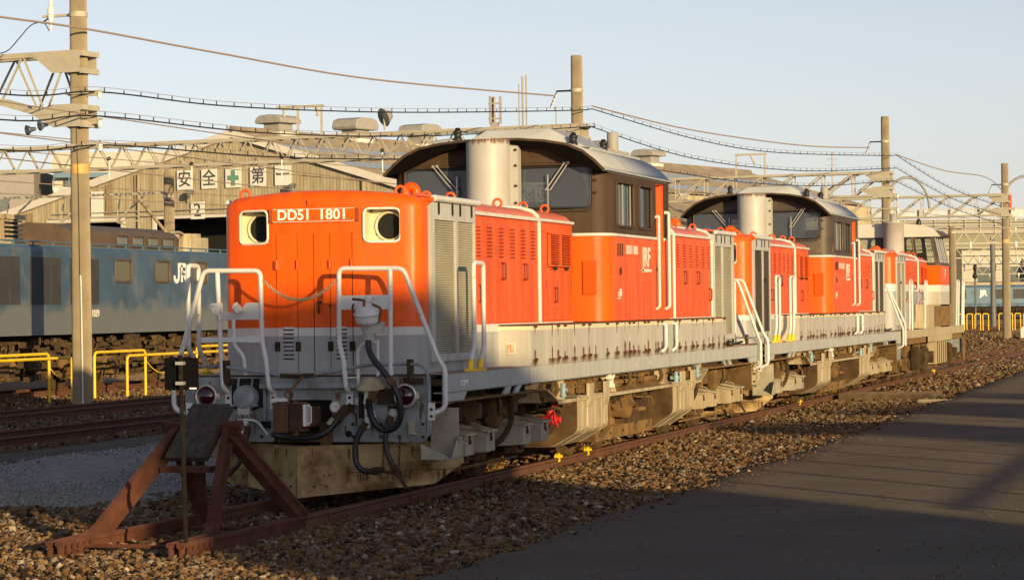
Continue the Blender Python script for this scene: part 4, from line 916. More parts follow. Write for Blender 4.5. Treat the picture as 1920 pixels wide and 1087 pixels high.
        m = M(); m.tube([( (XW+.006)*sx, 7.0, 2.885),((XW+.006)*sx, 9.40, 2.885)], .022, 8); m.build('waist_moulding', [WHITE], par)
        # back part of the side wall behind the door
        m = M(); m.grid([9.86, 10.22], [1.78, 2.875, 3.72], lambda y, z: (XW*sx, y, z), None, lambda y, z: 0 if z > 2.88 else 1, False, flip=sx < 0); m.build('door_post_panel', [brown, lower], par)
    m = M()
    for fy in ((lambda y: y), (lambda y: yf+yb-y)): m.cut(); m.tube([(x*1.004, fy(y-.004), 2.885) for x, y in plan], .022, 8)
    m.build('waist_moulding', [WHITE], par)
    # roof
    m = M(); xs = [-1.485,-1.42,-1.35,-1.27,-1.2,-1.1,-1.0,-.85,-.7,-.5,-.35,0,.35,.5,.7,.85,1.0,1.1,1.2,1.27,1.35,1.42,1.485]
    y0, y1 = 6.42, 10.28
    up = [(x, roof_z(x)) for x in xs]; N = len(up)
    m.v += [(x, y0, z) for x, z in up] + [(x, y1, z) for x, z in up] + [(x*.985, y0, z-.03) for x, z in up] + [(x*.985, y1, z-.03) for x, z in up]
    for i in range(N-1):
        for f, mi in (((i, i+1, N+i+1, N+i), 0), ((2*N+i+1, 2*N+i, 3*N+i, 3*N+i+1), 1), ((i+1, i, 2*N+i, 2*N+i+1), 1), ((N+i, N+i+1, 3*N+i+1, 3*N+i), 1)): m.f.append(list(f)); m.m.append(mi); m.sm.append(mi == 0)
    for i in (0, N-1): m.f.append([i, N+i, 3*N+i, 2*N+i]); m.m.append(0); m.sm.append(False)
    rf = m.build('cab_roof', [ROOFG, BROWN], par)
    for yv, yw in ((6.43, 6.60), (10.27, 10.12)):       # near-black crescent: soffit shade under the roof edge put into colour
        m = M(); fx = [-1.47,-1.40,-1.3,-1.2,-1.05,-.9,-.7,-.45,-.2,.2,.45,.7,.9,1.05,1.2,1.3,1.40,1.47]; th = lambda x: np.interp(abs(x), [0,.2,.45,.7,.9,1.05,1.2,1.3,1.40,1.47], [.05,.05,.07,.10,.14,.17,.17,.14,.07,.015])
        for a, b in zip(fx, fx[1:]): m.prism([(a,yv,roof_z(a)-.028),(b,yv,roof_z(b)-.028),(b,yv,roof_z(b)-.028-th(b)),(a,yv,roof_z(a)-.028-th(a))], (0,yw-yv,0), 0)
        m.build('roof_soffit_shade', [SOFFIT], rf)
    m = M()
    for sx in (-1, 1): m.cut(); m.box(1.08*sx, 1.12*sx, 7.2, 9.9, roof_z(1.1)+.0, roof_z(1.1)+.035, 0); m.cut(); m.tube([(1.495*sx, y0, 3.70), (1.495*sx, y1, 3.70)], .014, 6, 0)
    m.build('rain_strip', [ROOFG], rf)
    m = M()
    pts = [(-.55, 4.13), (-.30, 4.29), (.55, 4.30), (1.12, 4.03)]
    m.prism([(-.50,6.9,4.12),(-.25,6.98,4.28),(.60,6.98,4.285),(1.12,6.95,4.02),(.2,6.9,4.1)], (0,1.7,0), 0)
    m.build('roof_hump', [ROOFG], rf, bevel=.02, segs=2)
    m = M()
    for x, y, z in ((-.50,6.55,4.13),(.95,6.9,4.05),(1.0,8.3,4.04)): m.cut(); m.lathe((x,y,z), (0,0,1), [(0,.06),(.03,.06),(.035,.045),(.09,.05),(.10,.06),(.12,.06),(.125,.04),(.16,.03),(.165,0)], 14, 0)
    m.build('roof_insulator', [BLACK], rf)
    m = M(); m.lathe((.98,8.9,4.02), (0,0,1), [(0,.08),(.30,.08),(.31,.07),(.31,0)], 16, 0)
    m.build('roof_vent_pipe', [VENT], rf); m = M()
    for k in range(6): m.cut(); m.box(1.0, 1.06, 8.5+.2*k, 8.53+.2*k, 4.02, 4.09, 0)
    m.build('roof_step', [VENT], rf); m = M()
    m.tube(rnd([(-.9,6.6,4.06),(-.88,6.6,4.12),(-.55,6.55,4.15)], .03), .015, 6, 0)
    m.build('roof_conduit', [VENT], rf)
    # exhaust column in front of the cab
    m = M(); m.lathe((-.04,6.36,3.05), (0,0,1), [(0,.28),(1.0,.28),(1.04,.277),(1.06,.277),(1.065,.21),(1.0,.20)], 28, 0)
    m.box(.20, .33, 6.46, 6.60, 3.17, 4.05, 0)
    for z in (3.3, 3.52, 3.78, 3.98): m.cyl((.30,6.46,z), (.30,6.44,z), .018, 8, 1)
    m.build('exhaust_column', [CHIM, RUSTM], par)
    m = M(); rd = random.Random(3)
    for k in range(26):
        a = R(-110 + k*8.5); x, y = -.04+.283*math.sin(a), 6.36-.283*math.cos(a); h = rd.uniform(.008, .045); w_ = .026
        dx, dy = math.cos(a)*w_, math.sin(a)*w_
        m.quad((x-dx, y-dy, 4.10-h*1.7), (x+dx, y+dy, 4.10-h*1.7), (x+dx, y+dy, 4.10+h*.4), (x-dx, y-dy, 4.10+h*.4))
    st_ = m.build('rust_stain', [STAIN], par); st_['kind'] = 'stuff'
    m = M(); m.box(-.3, .3, 9.98+.1, 10.6, 2.6, 4.1, 0); m.build('rear_duct', [CHIM], par)
    # interior
    m = M(); m.box(-1.40, 1.40, 6.75, 10.1, 2.45, 2.5, 0); m.box(.25, .75, 7.1, 7.5, 2.5, 3.33, 1); m.box(-1.1, -.5, 7.0, 7.4, 2.5, 3.2, 1); m.box(.5, .95, 8.1, 8.6, 2.5, 3.0, 2); m.box(.5, .95, 8.55, 8.65, 2.9, 3.45, 2)
    m.box(-1.35, -.9, 8.9, 9.5, 2.5, 3.4, 1)
    m.build('cab_interior', [BROWN, LINER, BLACK], par)
    m = M(); m.box(1.13, 1.17, 6.68, 6.70, 3.58, 3.69, 0); m.box(-1.20, -1.02, 6.70, 6.72, 3.25, 3.45, 0); m.build('window_card', [LETW], par)
    # lettering on the walk side
    m = M(); m.box(XW, XW+.006, 7.42, 8.42, 2.615, 2.775, 0); nb = m.build('side_number_plate', [lower], par)
    text(num, .155, 'side_lettering', LETD, nb, on_side(XW+.0062, 7.95, 2.70), .92, .003, .004)
    text('JRF', .36, 'logo_lettering', LETD, par, on_side(XW, 8.80, 2.61), 1.0, .003, .009)
    m = M(); m.add([(XW+.003, 8.80+.33*math.cos(2*PI*k/24), 2.445+.022*math.sin(2*PI*k/24)) for k in range(24)], [tuple(range(24))], 0); m.build('logo_underline', [LETD], par)
    m = M(); m.box(XW, XW+.004, 7.25, 7.36, 1.0+1.1, 2.19, 0)
    for k in range(3): m.box(XW, XW+.0042, 7.16+.0, 7.30, 2.06+k*.035, 2.08+k*.035, 0)
    m.build('data_lettering', [LETD], par)
    m = M(); m.lathe((XW, 7.3, 2.42), (1,0,0), [(0,.05),(.012,.05),(.015,.03),(.02,0)], 14, 0); m.box(XW, XW+.01, 8.0, 8.18, 2.02, 2.22, 1)
    for y in (7.15, 7.27, 7.39): m.tube([(XW+.004, y, 2.62), (XW+.004, y+.02, 2.78)], .012, 6, 0)
    m.build('side_fittings', [RUSTM, lower], par)

def dd51(y0, label, num, variant=0):
    root = thing('diesel_locomotive', label, 'locomotive', (0, y0, 0), 0, 'red and orange diesel locomotives coupled on the siding')
    p = root; full = variant == 0
    F = lambda a: a; B = lambda a: 16.92 - a
    hood(p, F, num, 0, MESHG if full else MESHD, FADED, True, True)
    hood(p, B, num, 0, MESHG if full else MESHD, FADED, False, False, band_after_rad=True)
    cab(p, num, BROWN if full else BROWNW, FADED, GLASS)
    frame_side(p, 16.95); sill_box(p, 2.98, 14.3); under_gear(p, full, 5 if full else 9)
    front_end(p, full, None if full else DUSTL)
    for sx in (-1, 1):
        for y in ((.97,) if full else (.97, 2.4)):
            m = M(); loop_rail(m, 1.385*sx, y, y+.36, sx) if sx > 0 else loop_rail(m, -1.42, y-1.1, y-.82, sx, -.2); m.build('side_handrail', [RAILW, YEL], p)
    # rear end: beam, low corner rails
    m = M(); m.box(-1.33, 1.33, 16.9, 16.94, .55, 1.285, 0); m.build('buffer_beam', [DUST], p)
    m = M()
    for sx in (-1, 1):
        m.cut(); m.tube(rnd([(.40*sx,17.0,1.15),(.40*sx,17.02,2.38),(1.09*sx,17.02,2.38),(1.45*sx,16.95,1.42),(1.49*sx,16.93,1.34),(1.49*sx,16.93,.95),(1.36*sx,16.94,.9)], .07), .026, 8, 0); m.tube([(.95*sx,17.02,1.3),(.95*sx,17.02,2.38)], .026, 8, 0)
    m.build('corner_handrail', [RAILW], p)
    m = M(); m.tube(rnd([(1.1,15.2,1.32),(1.25,15.5,1.36),(1.2,16.0,1.32),(1.3,16.3,1.36)], .1), .02, 6); m.lathe((1.25,15.45,1.34), (0,1,0), [(0,0),(0,.06),(.12,.05),(.2,.03)], 10); m.build('loose_hose', [BLACK], p)
    if full:
        m = M(); m.box(1.16, 1.26, 2.968, 2.98, 1.44, 1.56, 0); m.box(1.175, 1.245, 2.962, 2.968, 1.455, 1.545, 1); cp = m.build('warning_plate', [CREAM, FADED], p)
        text('注意', .05, 'plate_lettering', LETW, cp, on_front(1.21, 2.962, 1.515), .75, .001); text('高圧', .05, 'plate_lettering', LETW, cp, on_front(1.21, 2.962, 1.47), .75, .001)
        text('EQBPMR', .085, 'frame_lettering', LETW, p, on_side(1.431, .46, 1.19), .85, .0015)
        for y in (8.25, 9.1): text('3', .07, 'frame_lettering', LETW, p, on_side(1.431, y, 1.19), .9, .0015)
        m = M()   # red hand wheel cock under the frame
        m.ring((1.30, 4.55, .62), (1,.2,.2), .085, .016, 8, 20, 0); m.lathe((1.22, 4.6, .56), (0,0,1), [(0,.05),(.04,.06),(.08,.045),(.14,.05),(.2,.03)], 12, 0); m.tube([(1.25,4.6,.78),(1.25,5.1,.80)], .014, 6, 0); m.cyl((1.0,4.6,.62),(1.35,4.6,.62),.04,10,0)
        m.build('red_stop_cock', [RED], p)
    return root

def wheel_chock(x, y, label):
    r = thing('wheel_chock', label, 'wheel chock', (x, y, 0), 0, 'yellow chocks on the rail head'); r.scale = (.62, .62, .6)
    m = M(); m.prism([(-.04,-.10,.003),(-.04,.10,.003),(-.04,.06,.10),(-.04,-.06,.06)], (.08,0,0)); m.build('wedge', [YEL], r, bevel=.004)
    m = M(); m.box(.035,.065,-.05,.03,-.09,.09); m.cyl((.05,0,.03),(.12,0,.03),.03,10); m.build('clamp', [YEL], r)
    return r

def de10(y0, label):
    root = thing('shunting_locomotive', label, 'locomotive', (0, y0, 0), 0, 'red and orange diesel locomotives coupled on the siding'); p = root
    hood(p, lambda a: a*1.0 + .35, '', 0, MESHG, FADED, False, False, True, (2.41, 2.235), L1=6.9)
    # cab: broad glazed front, sloping side windows
    y1, y2 = 7.0, 9.1; XW = 1.42
    def xw(z): return XW if z < 2.95 else XW - (z-2.95)*.20
    for yy, fl in ((y1, False), (y2, True)):
        m = M(); xs = [-1, -.93, -.59, -.54, -.2, .2, .54, .59, .93, 1]; zs = [1.30, 2.235, 2.41, 2.92, 2.98, 3.28, 3.70, 3.82]
        def skip(u, v):
            a = abs(u); return (.59 < a < .93 and 2.98 < v < 3.70) or (.2 < a < .54 and 3.28 < v < 3.70)
        m.grid(xs, zs, lambda u, z: (u*xw(z), yy, z), skip, lambda u, v: 2 if v < 2.235 else (1 if v < 2.41 else (0 if v < 2.92 else (3 if v < 3.70 else 4))), False, flip=fl)
        w = m.build('cab_end_wall', [ORANGE, WHITE, SILLG, BROWNW, ROOFL], p)
        m = M()
        for s in (-1, 1):
            for a, b, c, d in ((.59,.93,2.98,3.70),(.2,.54,3.28,3.70)):
                q = [(s*a*xw(c), yy, c), (s*b*xw(c), yy, c), (s*b*xw(d), yy, d), (s*a*xw(d), yy, d)]
                mid = tuple((Vector(q[0])+Vector(q[1]))/2)
                m.tube(rnd([mid]+q[1:]+[q[0], mid], .08), .02, 6)
        m.build('window_frame', [BROWNW], w)
        m = M()
        for s in (-1, 1):
            for a, b, c, d in ((.59,.93,2.98,3.70),(.2,.54,3.28,3.70)): m.add([(s*a*xw(c), yy+.01, c), (s*b*xw(c), yy+.01, c), (s*b*xw(d), yy+.01, d), (s*a*xw(d), yy+.01, d)], [(0,1,2,3)])
        m.build('window_pane', [GLASSC], w)
    for sx in (-1, 1):
        m = M(); ys = [y1, y1+.12, y1+.95, y1+1.1, y2-.12, y2]; zs = [1.30, 2.235, 2.41, 2.92, 3.0, 3.66, 3.78]
        m.grid(ys, zs, lambda y, z: (sx*xw(z), y, z), lambda y, z: 3.0 < z < 3.66 and (y1+.12 < y < y1+.95 or y1+1.1 < y < y2-.12), lambda y, v: 2 if v < 2.235 else (1 if v < 2.41 else (0 if v < 2.92 else 3)), False, flip=sx < 0)
        w = m.build('cab_side_wall', [FADED, WHITE, SILLG, BROWNW], p)
        m = M()
        for k in range(5): y = y1+.12+.46*k; m.cut(); m.beam((sx*(xw(3.0)+.005), y, 3.0), (sx*(xw(3.66)+.005), y, 3.66), .03, .04)
        m.build('window_bar', [CHROME], w)
        m = M(); m.add([(sx*(xw(3.0)-.02), y1+.1, 3.0), (sx*(xw(3.0)-.02), y2-.1, 3.0), (sx*(xw(3.66)-.02), y2-.1, 3.66), (sx*(xw(3.66)-.02), y1+.1, 3.66)], [(0,1,2,3)]); m.build('window_pane', [GLASSD], w)
    m = M(); pr = [(-1.42,3.68),(-1.28,3.88),(-1.05,3.97),(-.6,4.03),(0,4.05),(.6,4.03),(1.05,3.97),(1.28,3.88),(1.42,3.68)]
    m.prism([(x, y1-.06, z) for x, z in pr], (0, y2-y1+.12, 0), 0); m.build('cab_roof', [ROOFL], p)
    m = M()
    for sx in (-1, 1): m.cut(); m.prism([(1.25*sx,y1+.05,3.80),(1.30*sx,y1+.05,3.86),(1.50*sx,y1+.25,3.72),(1.44*sx,y1+.25,3.68)], (0,1.7,0), 0)
    m.build('sun_visor', [MONB], p)
    m = M(); m.lathe((.25, 6.75, 3.1), (0,0,1), [(0,.27),(.94,.27),(.95,.32),(.975,.32),(.98,0)], 24, 0); m.build('exhaust_column', [CHIM], p)
    m = M(); m.lathe((.05,8.2,4.04), (0,0,1), [(0,.1),(.3,.1),(.31,0)], 14, 0); m.cut(); m.lathe((.75,8.0,4.0), (0,0,1), [(0,.06),(.1,.07),(.16,.05),(.2,0)], 12, 1); m.build('roof_vent_pipe', [VENT, BLACK], p)
    m = M(); m.box(-1.3, 1.3, y1+.1, y2-.1, 2.4, 2.45, 0); m.box(.3, .6, y1+.3, y1+.7, 2.45, 3.2, 1); m.box(-.9, -.4, y1+.5, y1+1., 2.45, 3.2, 1); m.box(.3, .6, y1+1.1, y1+1.5, 2.45, 3.25, 2); m.build('cab_interior', [BROWN, LINER, BLACK], p)
    m = M(); m.box(XW, XW+.01, 7.3, 8.0, 2.5, 2.9, 0); m.build('access_panel', [ORANGE], p)
    text('JRF', .27, 'logo_lettering', LETD, p, on_side(XW, 8.1, 2.72), .8, .003, .016)
    m = M()
    for sx in (-1, 1):
        m.box(1.39*sx, 1.43*sx, -.35, 12.6, 1.10, 1.30, 0); m.box(1.0*sx, 1.42*sx, 4.35, 9.4, 1.30, 1.90, 0); m.box(1.42*sx, 1.435*sx, 5.6, 9.2, 1.33, 1.86, 1)
        m.box(1.40*sx, 1.44*sx, 4.3, 9.4, .95, 1.1, 0)
    m.box(-1.35, 1.35, -.35, 12.6, .95, 1.28, 1); m.build('side_frame', [DUSTL, DUST], p, bevel=.004)
    for yc in (1.9, 5.3, 9.6): bogie(p, yc, .9 if yc != 5.3 else .6)
    for sx in (-1, 1):
        m = M(); m.box(.9*sx, 1.38*sx, 6.3, 8.6, .35, .95, 0)
        for k in range(5): m.box(1.38*sx, 1.40*sx, 6.4+.45*k, 6.45+.45*k, .35, .95, 1)
        m.build('fuel_tank', [DUSTL, DUST], p, bevel=.01)
        m = M()
        for y in (3.6, 5.2, 9.2, 10.6): m.cut(); m.lathe((1.15*sx, y, .25), (0,0,1), [(0,.1),(.1,.16),(.2,.12),(.3,.17),(.4,.12),(.5,.17),(.6,.1)], 14, 0); m.box(.9*sx, 1.35*sx, y+.5, y+.8, .4, .7, 0)
        m.build('spring_unit', [DUSTD], p)
        m = M(); x = 1.38*sx
        m.tube(rnd([(x,.4,1.3),(x,.55,1.9),(x,-.2,2.4),(x,-.4,2.42),(x,-.55,2.3),(x,1.2,1.5),(x,1.2,1.3)], .1), .024, 8) if False else None
        m.tube(rnd([(.5*sx,-.5,1.2),(.5*sx,-.5,2.38),(1.05*sx,-.5,2.38),(1.45*sx,-.4,1.45),(1.45*sx,-.4,.95)], .08), .026, 8)
        for a, b in ((1.0, 1.45), (4.0, 4.4)): m.cut(); m.tube(rnd([(x,a-.12,1.3),(x,a,1.6),(x,a,2.42),(x,a+.1,2.5),(x,b,2.5),(x,b,1.6),(x,b,1.3)], .08), .024, 8)
        for a, b in ((11.0, 11.5), (12.4, 12.8)): m.cut(); m.tube(rnd([(x,a,1.3),(x,a+.3,2.55),(x,b+.3,2.55),(x,b,1.3)], .08), .026, 8)
        m.build('side_handrail', [RAILW], p)
    m = M(); m.box(-1.1, 1.1, 9.2, 11.6, 1.3, 1.6, 0); m.build('short_deck', [GREY], p)
    m = M(); m.box(-1.33, 1.33, -.42, -.36, .62, 1.29, 0); m.cut(); m.box(-1.33, 1.33, 12.6, 12.66, .55, 1.3, 0); m.build('buffer_beam', [BEAMG], p)
    m = M(); m.box(-.1, .1, -.9, -.3, .75, .97); m.box(-.17,.17,-1.0,-.8,.72,1.05); m.cut(); m.box(-.1, .1, 12.6, 13.2, .75, .97); m.build('coupler', [RUSTM], p)
    m = M(); m.box(1.2, 1.40, 12.5, 12.9, .3, .34); m.box(1.38,1.40,12.5,12.9,.34,.95); m.build('footstep', [DUST], p)
    return root
ROOFL = mat('pale_cab_roof_paint', (.50, .49, .44), .5, var=.06)
MESHG2 = MESHG

dd51(0, 'nearest orange diesel locomotive with DD51 1801 on its nose, facing the rusty buffer stop', 'DD51 1801', 0)
dd51(18.0, 'middle diesel locomotive with dark radiators and worn brown cab, between the two other locomotives', 'DD51 1162', 1)
de10(36.0, 'last diesel locomotive of the row, with white cab band and pale cab roof')
# ------------------------------------------------------------------ ground
def stone_mat(name, cols, rough=.9):
    m = bpy.data.materials.new(name); m.use_nodes = True; nt = m.node_tree; L = nt.links; b = nt.nodes['Principled BSDF']
    b.inputs['Roughness'].default_value = rough; b.inputs['Specular IOR Level'].default_value = .2; b.inputs['Diffuse Roughness'].default_value = 1.
    at = _n(nt, 'ShaderNodeAttribute'); at.attribute_name = 'tone'
    cr = _n(nt, 'ShaderNodeValToRGB'); e = cr.color_ramp.elements
    e[0].color = (*cols[0], 1); e[1].color = (*cols[-1], 1); e[1].position = 1
    for k, c in enumerate(cols[1:-1]): q = e.new((k+1)/(len(cols)-1)); q.color = (*c, 1)
    L.new(at.outputs['Fac'], cr.inputs[0])
    tc = _n(nt, 'ShaderNodeTexCoord'); nz = _n(nt, 'ShaderNodeTexNoise'); nz.inputs['Scale'].default_value = 40; nz.inputs['Detail'].default_value = 3; L.new(tc.outputs['Object'], nz.inputs['Vector'])
    r = _n(nt, 'ShaderNodeMapRange'); r.inputs['From Min'].default_value = .3; r.inputs['From Max'].default_value = .7; r.inputs['To Min'].default_value = .65; r.inputs['To Max'].default_value = 1.3; L.new(nz.outputs['Fac'], r.inputs['Value'])
    mx = _n(nt, 'ShaderNodeMix', data_type='RGBA', blend_type='MULTIPLY'); mx.inputs[0].default_value = 1; L.new(cr.outputs[0], mx.inputs[6]); L.new(r.outputs[0], mx.inputs[7]); L.new(mx.outputs[2], b.inputs['Base Color'])
    return m
BAL = stone_mat('ballast_stone', [(.022,.015,.010),(.095,.052,.024),(.165,.088,.036),(.085,.056,.034),(.20,.122,.056),(.13,.102,.075),(.33,.27,.20)])
GRV = stone_mat('grey_gravel_stone', [(.15,.15,.15),(.28,.28,.27),(.38,.37,.35),(.26,.25,.23),(.52,.51,.49)])
BOX_V = np.array([(-1,-1,-1),(1,-1,-1),(1,1,-1),(-1,1,-1),(-1,-1,1),(1,-1,1),(1,1,1),(-1,1,1)])*.72; BOX_F = np.array([(0,2,1),(0,3,2),(4,5,6),(4,6,7),(0,1,5),(0,5,4),(1,2,6),(1,6,5),(2,3,7),(2,7,6),(3,0,4),(3,4,7)])
t_ = (1+5**.5)/2
ICO_V = np.array([(-1,t_,0),(1,t_,0),(-1,-t_,0),(1,-t_,0),(0,-1,t_),(0,1,t_),(0,-1,-t_),(0,1,-t_),(t_,0,-1),(t_,0,1),(-t_,0,-1),(-t_,0,1)])/math.hypot(1,t_)
ICO_F0 = np.array([(0,11,5),(0,5,1),(0,1,7),(0,7,10),(0,10,11),(1,5,9),(5,11,4),(11,10,2),(10,7,6),(7,1,8),(3,9,4),(3,4,2),(3,2,6),(3,6,8),(3,8,9),(4,9,5),(2,4,11),(6,2,10),(8,6,7),(9,8,1)])
OCT_V = np.array([(1,0,0),(-1,0,0),(0,1,0),(0,-1,0),(0,0,1),(0,0,-1)], float); OCT_F = np.array([(0,2,4),(2,1,4),(1,3,4),(3,0,4),(2,0,5),(1,2,5),(3,1,5),(0,3,5)])
def stones(name, areas, m, label, low=False):
    """areas: (x0,x1,y0,y1,count,rmin,rmax,z); one mesh of loose stones"""
    PX = []; RR = []
    for x0, x1, y0, y1, n, r0, r1, z in areas:
        x = rng.uniform(0, 1, n); y = rng.uniform(y0, y1, n); r = r0 + (r1-r0)*rng.beta(1.6, 3, n)
        xx = x0 + (x1-x0)*x
        zz = z(xx, y) if callable(z) else np.full(n, z)
        PX.append(np.stack([xx, y, zz + r*rng.uniform(-.2, .55, n)], 1)); RR.append(r)
    P = np.concatenate(PX); r = np.concatenate(RR); N = len(r)
    BV, BF = (OCT_V, OCT_F) if low else (BOX_V, BOX_F)
    nv, nf = len(BV), len(BF)
    V = np.repeat(BV[None], N, 0) * rng.uniform(.55, 1.25, (N, nv, 3))
    V *= np.stack([rng.uniform(.8, 1.5, N), rng.uniform(.7, 1.2, N), rng.uniform(.5, .9, N)], 1)[:, None]
    q = rng.normal(size=(N, 4)); q[:, 1:3] *= .45; q /= np.linalg.norm(q, axis=1)[:, None]; w, a, b, c = q.T
    Rm = np.stack([1-2*(b*b+c*c), 2*(a*b-w*c), 2*(a*c+w*b), 2*(a*b+w*c), 1-2*(a*a+c*c), 2*(b*c-w*a), 2*(a*c-w*b), 2*(b*c+w*a), 1-2*(a*a+b*b)], 1).reshape(N, 3, 3)
    V = np.einsum('nij,nkj->nki', Rm, V) * r[:, None, None] + P[:, None]
    F = (BF[None] + (np.arange(N)*nv)[:, None, None]).reshape(-1, 3)
    me = bpy.data.meshes.new(name); me.vertices.add(N*nv); me.vertices.foreach_set('co', V.astype(np.float32).ravel())
    me.loops.add(len(F)*3); me.loops.foreach_set('vertex_index', F.astype(np.int32).ravel())
    me.polygons.add(len(F)); me.polygons.foreach_set('loop_start', np.arange(0, len(F)*3, 3, dtype=np.int32))
    me.materials.append(m)
    at = me.attributes.new('tone', 'FLOAT', 'POINT'); tone = rng.beta(1.6, 1.9, N); tone = np.clip(tone*1.25-.14, 0, .88); tone[rng.random(N) < .025] = 1; at.data.foreach_set('value', np.repeat(tone, nv).astype(np.float32))
    me.update(calc_edges=True); me.validate()
    o = bpy.data.objects.new(name, me); COL.objects.link(o); o['kind'] = 'stuff'; o['label'] = label; o['category'] = 'stones'
    return o

def ground_mat(name, c1, c2, scale, bump, bs, rough=.95):
    m = mat(name, c1, rough, var=.3, vscale=scale, dirt=c2, damt=.9, dscale=scale*.5, dlow=.42, dhigh=.62, bump=bump, bscale=bs, spec=.15, fine=.35, fscale=bs)
    return m
G_EARTH = ground_mat('yard_earth', (.16,.10,.055), (.10,.065,.04), 2., .6, 22)
G_BAL = ground_mat('ballast_bed', (.09,.05,.024), (.04,.026,.016), 8., 1., 26)
G_GREY = ground_mat('grey_gravel_bed', (.27,.265,.25), (.20,.19,.175), 6., .9, 45)
def asphalt_mat():
    m = mat('old_asphalt', (.132,.110,.092), .92, var=.22, vscale=.55, dirt=(.17,.13,.098), damt=.7, dscale=.9, dlow=.45, dhigh=.7, bump=1., bscale=70, spec=.25, fine=.28, fscale=160)
    nt = m.node_tree; L = nt.links; b = nt.nodes['Principled BSDF']
    for n in nt.nodes:
        if n.type == 'BUMP': n.inputs['Distance'].default_value = .05
    src = b.inputs['Base Color'].links[0].from_socket     # hairline cracks and tar patches
    tc = _n(nt, 'ShaderNodeTexCoord'); nz = _n(nt, 'ShaderNodeTexNoise'); nz.inputs['Scale'].default_value = .8; nz.inputs['Detail'].default_value = 5
    L.new(tc.outputs['Object'], nz.inputs['Vector'])
    ad = _n(nt, 'ShaderNodeMix', data_type='RGBA', blend_type='LINEAR_LIGHT'); ad.inputs[0].default_value = .7; L.new(tc.outputs['Object'], ad.inputs[6]); L.new(nz.outputs['Color'], ad.inputs[7])
    vo = _n(nt, 'ShaderNodeTexVoronoi', feature='DISTANCE_TO_EDGE'); vo.inputs['Scale'].default_value = .32; L.new(ad.outputs[2], vo.inputs['Vector'])
    r = _n(nt, 'ShaderNodeMapRange'); r.inputs['From Min'].default_value = .0; r.inputs['From Max'].default_value = .006; r.inputs['To Min'].default_value = .35; r.inputs['To Max'].default_value = 1.; L.new(vo.outputs['Distance'], r.inputs['Value'])
    mx = _n(nt, 'ShaderNodeMix', data_type='RGBA', blend_type='MULTIPLY'); mx.inputs[0].default_value = 1; L.new(src, mx.inputs[6]); L.new(r.outputs[0], mx.inputs[7]); L.new(mx.outputs[2], b.inputs['Base Color'])
    return m
ASPH = asphalt_mat()
m = M(); m.grid([-3000,-400,-120,-40,40,120,400,3000], [-400,-60,40,300,1000,6000], lambda x, y: (x, y, -.24)); struct(m.build('ground', G_EARTH))
# ballast beds under the tracks
m = M(); ys = [-9+3*i for i in range(64)]
m.grid([-2.9,-1.6,-.9,.9,1.7,2.6,3.6,3.9], ys, lambda x, y: (x, y, {-.9:-.155,.9:-.155,-1.6:-.17,1.7:-.16,2.6:-.13,3.6:-.075,3.9:-.10,-2.9:-.20}[x])); struct(m.build('ballast_bed', G_BAL))
m = M(); m.grid([-24,-20.7,-17.4,-16.2,-9.0,-8.6], [-6,10,30,60,110,200], lambda x, y: (x, y, -.165)); struct(m.build('ballast_bed', G_BAL))
m = M(); m.grid([-8.9+.18*i for i in range(36)], [-10+1.*i for i in range(60)], lambda x, y: (x, y, -.185 + .025*math.sin(x*2.1+y*.7)*math.sin(y*.5+1))); struct(m.build('gravel_ground', G_GREY))
m = M(); m.grid([-9.05,-8.75,-8.2,-8.0], [-6+2*i for i in range(30)], lambda x, y: (x + .08*math.sin(y*1.7), y, -.15 if -9 < x < -8.1 else -.20)); struct(m.build('asphalt_strip', ASPH))
# asphalt road with a slightly ragged edge
m = M(); rr_ = random.Random(5); ys = [-40+.35*i for i in range(560)]
edge = [3.37 + .05*math.sin(y*.9) + .03*math.sin(y*2.7+1) + rr_.uniform(-.035,.035) - max(0, (y-15))*.012 for y in ys]
xs = [0, .12, .6, 2.5, 5, 9, 14, 22, 40]
for j, y in enumerate(ys):
    for k, x in enumerate(xs): m.v.append((edge[j] + x - (.05 if k == 0 else 0), y, (-.085, -.012, 0, .01, .01, .0, -.02, -.03, -.03)[k]))
for j in range(len(ys)-1):
    for k in range(len(xs)-1): a = j*len(xs)+k; m.f.append([a, a+1, a+1+len(xs), a+len(xs)]); m.m.append(0); m.sm.append(True)
struct(m.build('asphalt_road', ASPH))
# dark crumbs of dirt along the far side of the road
stones('road_dirt', [(6.9,9.0,-8,6,1500,.004,.016,.012),(5.5,7.2,-8,4,260,.004,.012,.012),(3.42,4.2,-8,16,700,.004,.014,.0),(3.38,3.75,-8,30,420,.012,.034,-.012),(3.3,9,-8,30,700,.003,.009,.01)], BAL, 'dark crumbs of grit scattered over the asphalt edge', True)
zb = lambda x, y: np.interp(x, [-2.9,-1.6,-.9,.9,1.7,2.6,3.6], [-.20,-.17,-.155,-.155,-.16,-.13,-.08])
stones('ballast_stones', [(.62,3.42,-8.5,4,15000,.020,.056,zb),(.62,3.40,4,14,12000,.022,.058,zb),(.62,3.3,14,32,12000,.028,.066,zb),(.62,3.1,32,70,5500,.04,.09,zb),
   (-.5,.5,-6,2,2300,.024,.062,zb),(-.5,.5,2,40,3000,.03,.06,zb),(-3.1,-.62,-9,4,9500,.020,.056,zb),(-3.0,-.62,4,22,3500,.03,.06,zb),(-5.0,-2.8,-9,.5,4800,.018,.048,-.17),
   (-2.8,3.4,-9,-4.9,6500,.020,.056,lambda x, y: zb(x, y))], BAL, 'rust brown crushed stone ballast around the siding rails')
stones('ballast_stones', [(-17.0,-9.0,4,48,16000,.03,.065,-.16),(-20.5,-17.0,20,50,5000,.035,.07,-.16),(-9.2,1.6,60,150,7000,.06,.15,-.2),(-3,.4,66,120,3000,.05,.1,-.16)], BAL, 'brown ballast stones between the yard tracks behind the locomotive', True)
